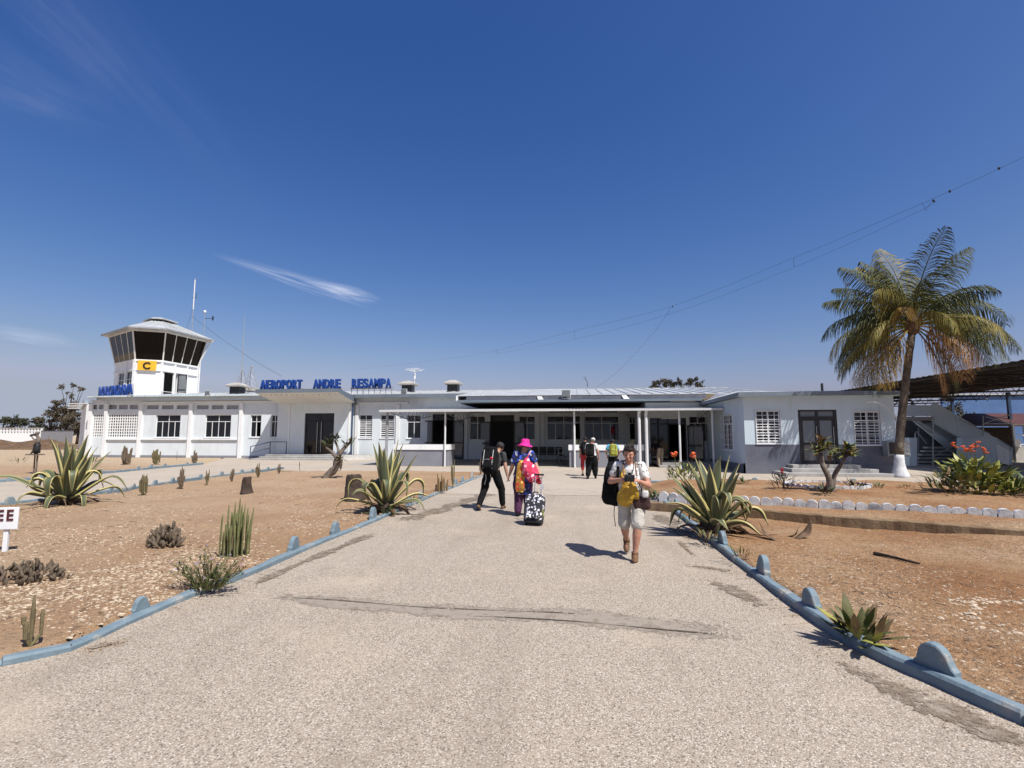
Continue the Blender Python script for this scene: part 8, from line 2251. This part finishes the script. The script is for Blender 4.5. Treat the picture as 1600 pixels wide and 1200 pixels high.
backpack('large black trekking backpack worn by the man walking away', pmn, hm, (-.02, -.09, 1.14), (.40, .30, .62), 'cloth_black', 'steel_grey', -.28, [[(-.06, .05, 1.33), (-.06, .20, 1.36), (-.06, .26, 1.2), (-.10, .12, 1.0)], [(.22, .05, 1.32), (.24, .20, 1.35), (.24, .26, 1.2), (.2, .12, 1.0)]], True, tags_)

# ---- woman with the pink hat pulling a suitcase
pww = G(817, 806); hh_ = R(-4)
Jh = pose(1.0, pelvis=(.0, 0, .90), chest=(.02, .02, 1.20), neck=(.03, .03, 1.38), head=(.045, .045, 1.505), shL=(-.15, .02, 1.335), shR=(.195, .02, 1.335), elL=(-.24, .05, 1.08), elR=(.31, -.05, 1.08), wrL=(-.325, .12, .86), wrR=(.40, -.22, .94),
          hipL=(-.09, 0, .87), hipR=(.09, 0, .87), knL=(-.10, .04, .47), knR=(.09, .10, .47), anL=(-.10, -.06, .09), anR=(.10, .16, .09))
person('woman in blue patterned tunic and bright pink hat walking away', pww, hh_, Jh,
       dict(skin='skin', voxel=.009, girth=1.08, face=(0, 1, 0), shirt=('print_tunic', .62, .25, 1.12), skirt=('print_tunic', .50, .20), trouser=('cloth_purple', .97, 1.35), shoe='cloth_black', hair=('hair_dark', 'short'), hat=('cloth_pink', 'brim'), curlL=.9, curlR=1.2, hand_upL=(-1, 0, 0), hand_upR=(0, 0, 1), face_detail=False))
sc_ = MB()
torso_rings(sc_, [V3(-.035, -.185, .52), V3(-.03, -.20, .62), V3(-.02, -.19, .85), V3(-.01, -.165, 1.05), V3(.02, -.14, 1.20)], V3(1, 0, 0), [(.085, .012), (.105, .014), (.105, .014), (.10, .014), (.07, .012)])
o = remesh(sc_, 'scarf', 'print_scarf', .009, None, .010, 12, 1); o.location = pww; o.rotation_euler = (0, 0, hh_); tag(o, 'orange and red printed scarf hanging down the back of the tunic', 'scarf')
bg = thing('shoulder_bag', 'pink and white floral shoulder bag of the woman in the pink hat', 'bag', loc_of(pww, hh_, (.15, -.19, 1.02)), hh_)
b = MB(); rot = Matrix.Rotation(.75, 3, 'Y')
torso_rings(b, [V3(.20, 0, -.24), V3(.14, 0, -.18), V3(.02, 0, -.02), V3(-.04, .0, .14), V3(-.02, .03, .26)], V3(.8, 0, .6), [(.06, .05), (.15, .085), (.165, .09), (.10, .06), (.03, .02)]); remesh(b, 'body', 'print_bag', .010, bg, .010, 9, 1)
b = MB(); b.ell((.215, -.01, -.245), (.09, .07, .06), 10, 8, rot=rot); b.build('base_panel', 'cloth_red', bg, True)
b = MB(); b.tube(catmull([(-.03, .02, .22), (.02, .06, .34), (.04, .20, .385), (.03, .30, .30)], .05), .022, 6, flat=.5); b.build('strap', 'print_bag', bg)
# suitcase
ps = G(833, 821); su = thing('trolley_suitcase', 'black and white floral trolley suitcase rolling behind the woman', 'suitcase', ps, R(-14)); tl = Matrix.Rotation(R(-16), 3, 'X')
b = MB(); rounded(b, tl @ Vector((0, 0, .33)), (.19, .125, .27), tl, .32); remesh(b, 'shell', 'print_suitcase', .010, su, .004, 9, 1)
b = MB(); rounded(b, tl @ Vector((0, -.13, .28)), (.155, .035, .17), tl, .35); remesh(b, 'pocket', 'print_suitcase', .010, su, .003, 9, 1)
b = MB(); rounded(b, tl @ Vector((0, 0, .08)), (.185, .12, .05), tl, .4); b.build('base', 'plastic_black', su, True)
for sx in (-.07, .07):
    b = MB(); b.tube([tl @ Vector((sx, .11, .5)), tl @ Vector((sx, .11, 1.02))], .010, 6); b.build('handle_tube', 'chrome', su)
b = MB(); b.tube([tl @ Vector((-.10, .11, 1.02)), tl @ Vector((.10, .11, 1.02))], .018, 8); b.build('grip', 'plastic_black', su)
b = MB(); b.tube(catmull([tl @ Vector((-.05, -.02, .60)), tl @ Vector((-.04, -.02, .64)), tl @ Vector((.04, -.02, .64)), tl @ Vector((.05, -.02, .60))], .02), .012, 6); b.build('top_handle', 'plastic_black', su)
for sx in (-.15, .15):
    b = MB(); b.tube([(sx - .018, .03, .035), (sx + .018, .03, .035)], .036, 14); b.build('wheel', 'plastic_black', su)
b = MB(); b.box(.20, -.02, .18, .205, .02, .32); b.build('luggage_tag', 'cloth_lime', su)
b = MB(); q = tl @ Vector((.0, .10, .80)); b.box(q.x + .05, q.y - .03, q.z - .07, q.x + .13, q.y - .025, q.z + .03); b.build('paper_tag', 'cloth_white', su)

# ---- three travellers near the porch
pa = G(915, 744); 
person('traveller in red trousers and dark cap at the planter box', pa, R(10), pose(1.02, head=(.02, .05, 1.53), knL=(-.10, .14, .48), anL=(-.10, .10, .09), knR=(.10, -.02, .48), anR=(.10, -.22, .12)), dict(skin='skin', voxel=.013, trouser=('cloth_red', .75, 1.05), shirt=('cloth_charcoal', .6, .1, 1.05), shoe='cloth_black', hair=('hair_dark', 'short'), hat=('cloth_black', 'cap'), face_detail=False, face=(.4, 1, 0)))
backpack('black backpack of the traveller in red trousers', pa, R(10), (-.04, -.24, 1.18), (.36, .24, .56), 'cloth_black', 'cloth_charcoal', -.05)
pb = G(925, 748)
person('traveller in white shirt and wide black trousers with a black backpack', pb, R(-8), pose(1.0, wrR=(.27, .04, .86), elR=(.26, -.04, 1.08), knL=(-.12, .05, .48), anL=(-.15, -.18, .10), knR=(.11, .10, .48), anR=(.13, .10, .09), head=(.05, .04, 1.53)), dict(skin='skin_pale', voxel=.013, girth=1.12, trouser=('cloth_black', .9, 1.6), shirt=('cloth_white', .55, .1, 1.08), shoe='cloth_black', hair=('hair_grey', 'short'), hat=('cloth_white', 'cap'), face_detail=False, face=(.5, 1, 0)))
backpack('round black daypack on the white shirted traveller', pb, R(-8), (-.04, -.24, 1.14), (.36, .24, .52), 'cloth_black', 'cloth_charcoal', -.05, [[(-.12, -.1, 1.36), (-.12, .06, 1.40), (-.12, .14, 1.2)], [(.12, -.1, 1.36), (.12, .06, 1.40), (.12, .14, 1.2)]])
pc_ = G(958, 744)
person('traveller in sky blue shirt carrying a yellow green backpack', pc_, R(2), pose(.95, elL=(-.30, .0, 1.10), wrL=(-.24, .12, .92), elR=(.30, .0, 1.10), wrR=(.26, .14, .94)), dict(skin='skin', voxel=.013, girth=1.06, trouser=('cloth_black', .9, 1.2), shirt=('cloth_skyblue', .5, .1, 1.05), shoe='cloth_black', hair=('hair_dark', 'bun'), face_detail=False))
backpack('yellow green backpack on the sky blue shirted traveller', pc_, R(2), (0, -.24, 1.10), (.36, .24, .50), 'cloth_lime', 'cloth_charcoal', -.05)
# ---- person bending at the porch steps
pd = G(1031, 730)
person('person in khaki trousers bending forward at the porch steps', pd, R(35), pose(1.03, pelvis=(0, -.10, .93), chest=(-.02, .16, 1.12), neck=(-.03, .34, 1.20), head=(-.04, .46, 1.26), shL=(-.18, .28, 1.18), shR=(.14, .28, 1.18), elL=(-.26, .38, .95), elR=(.22, .40, .95), wrL=(-.20, .52, .80), wrR=(.14, .55, .80), hipL=(-.09, -.08, .90), hipR=(.09, -.08, .90), knL=(-.11, -.03, .50), knR=(.11, -.03, .50), anL=(-.12, -.08, .09), anR=(.12, -.04, .09)),
       dict(skin='skin_dark', voxel=.013, trouser=('cloth_khaki', .95, 1.25), shirt=('cloth_black', .6, .05, 1.05), shoe='leather_brown', hair=('hair_dark', 'short'), face_detail=False))
# ---- person at the wing window
pe = Vector((XatY(325, 38.0), 38.0, .30))
person('person in red top and white headscarf behind the open wing window', pe, math.pi, pose(.98), dict(skin='skin_dark', voxel=.016, trouser=('cloth_black', .9, 1.1), shirt=('cloth_red', .5, .1, 1.05), hat=('cloth_white', 'cap'), hair=('hair_dark', 'short'), face_detail=False))
bpy.data.scenes.remove(TMP)
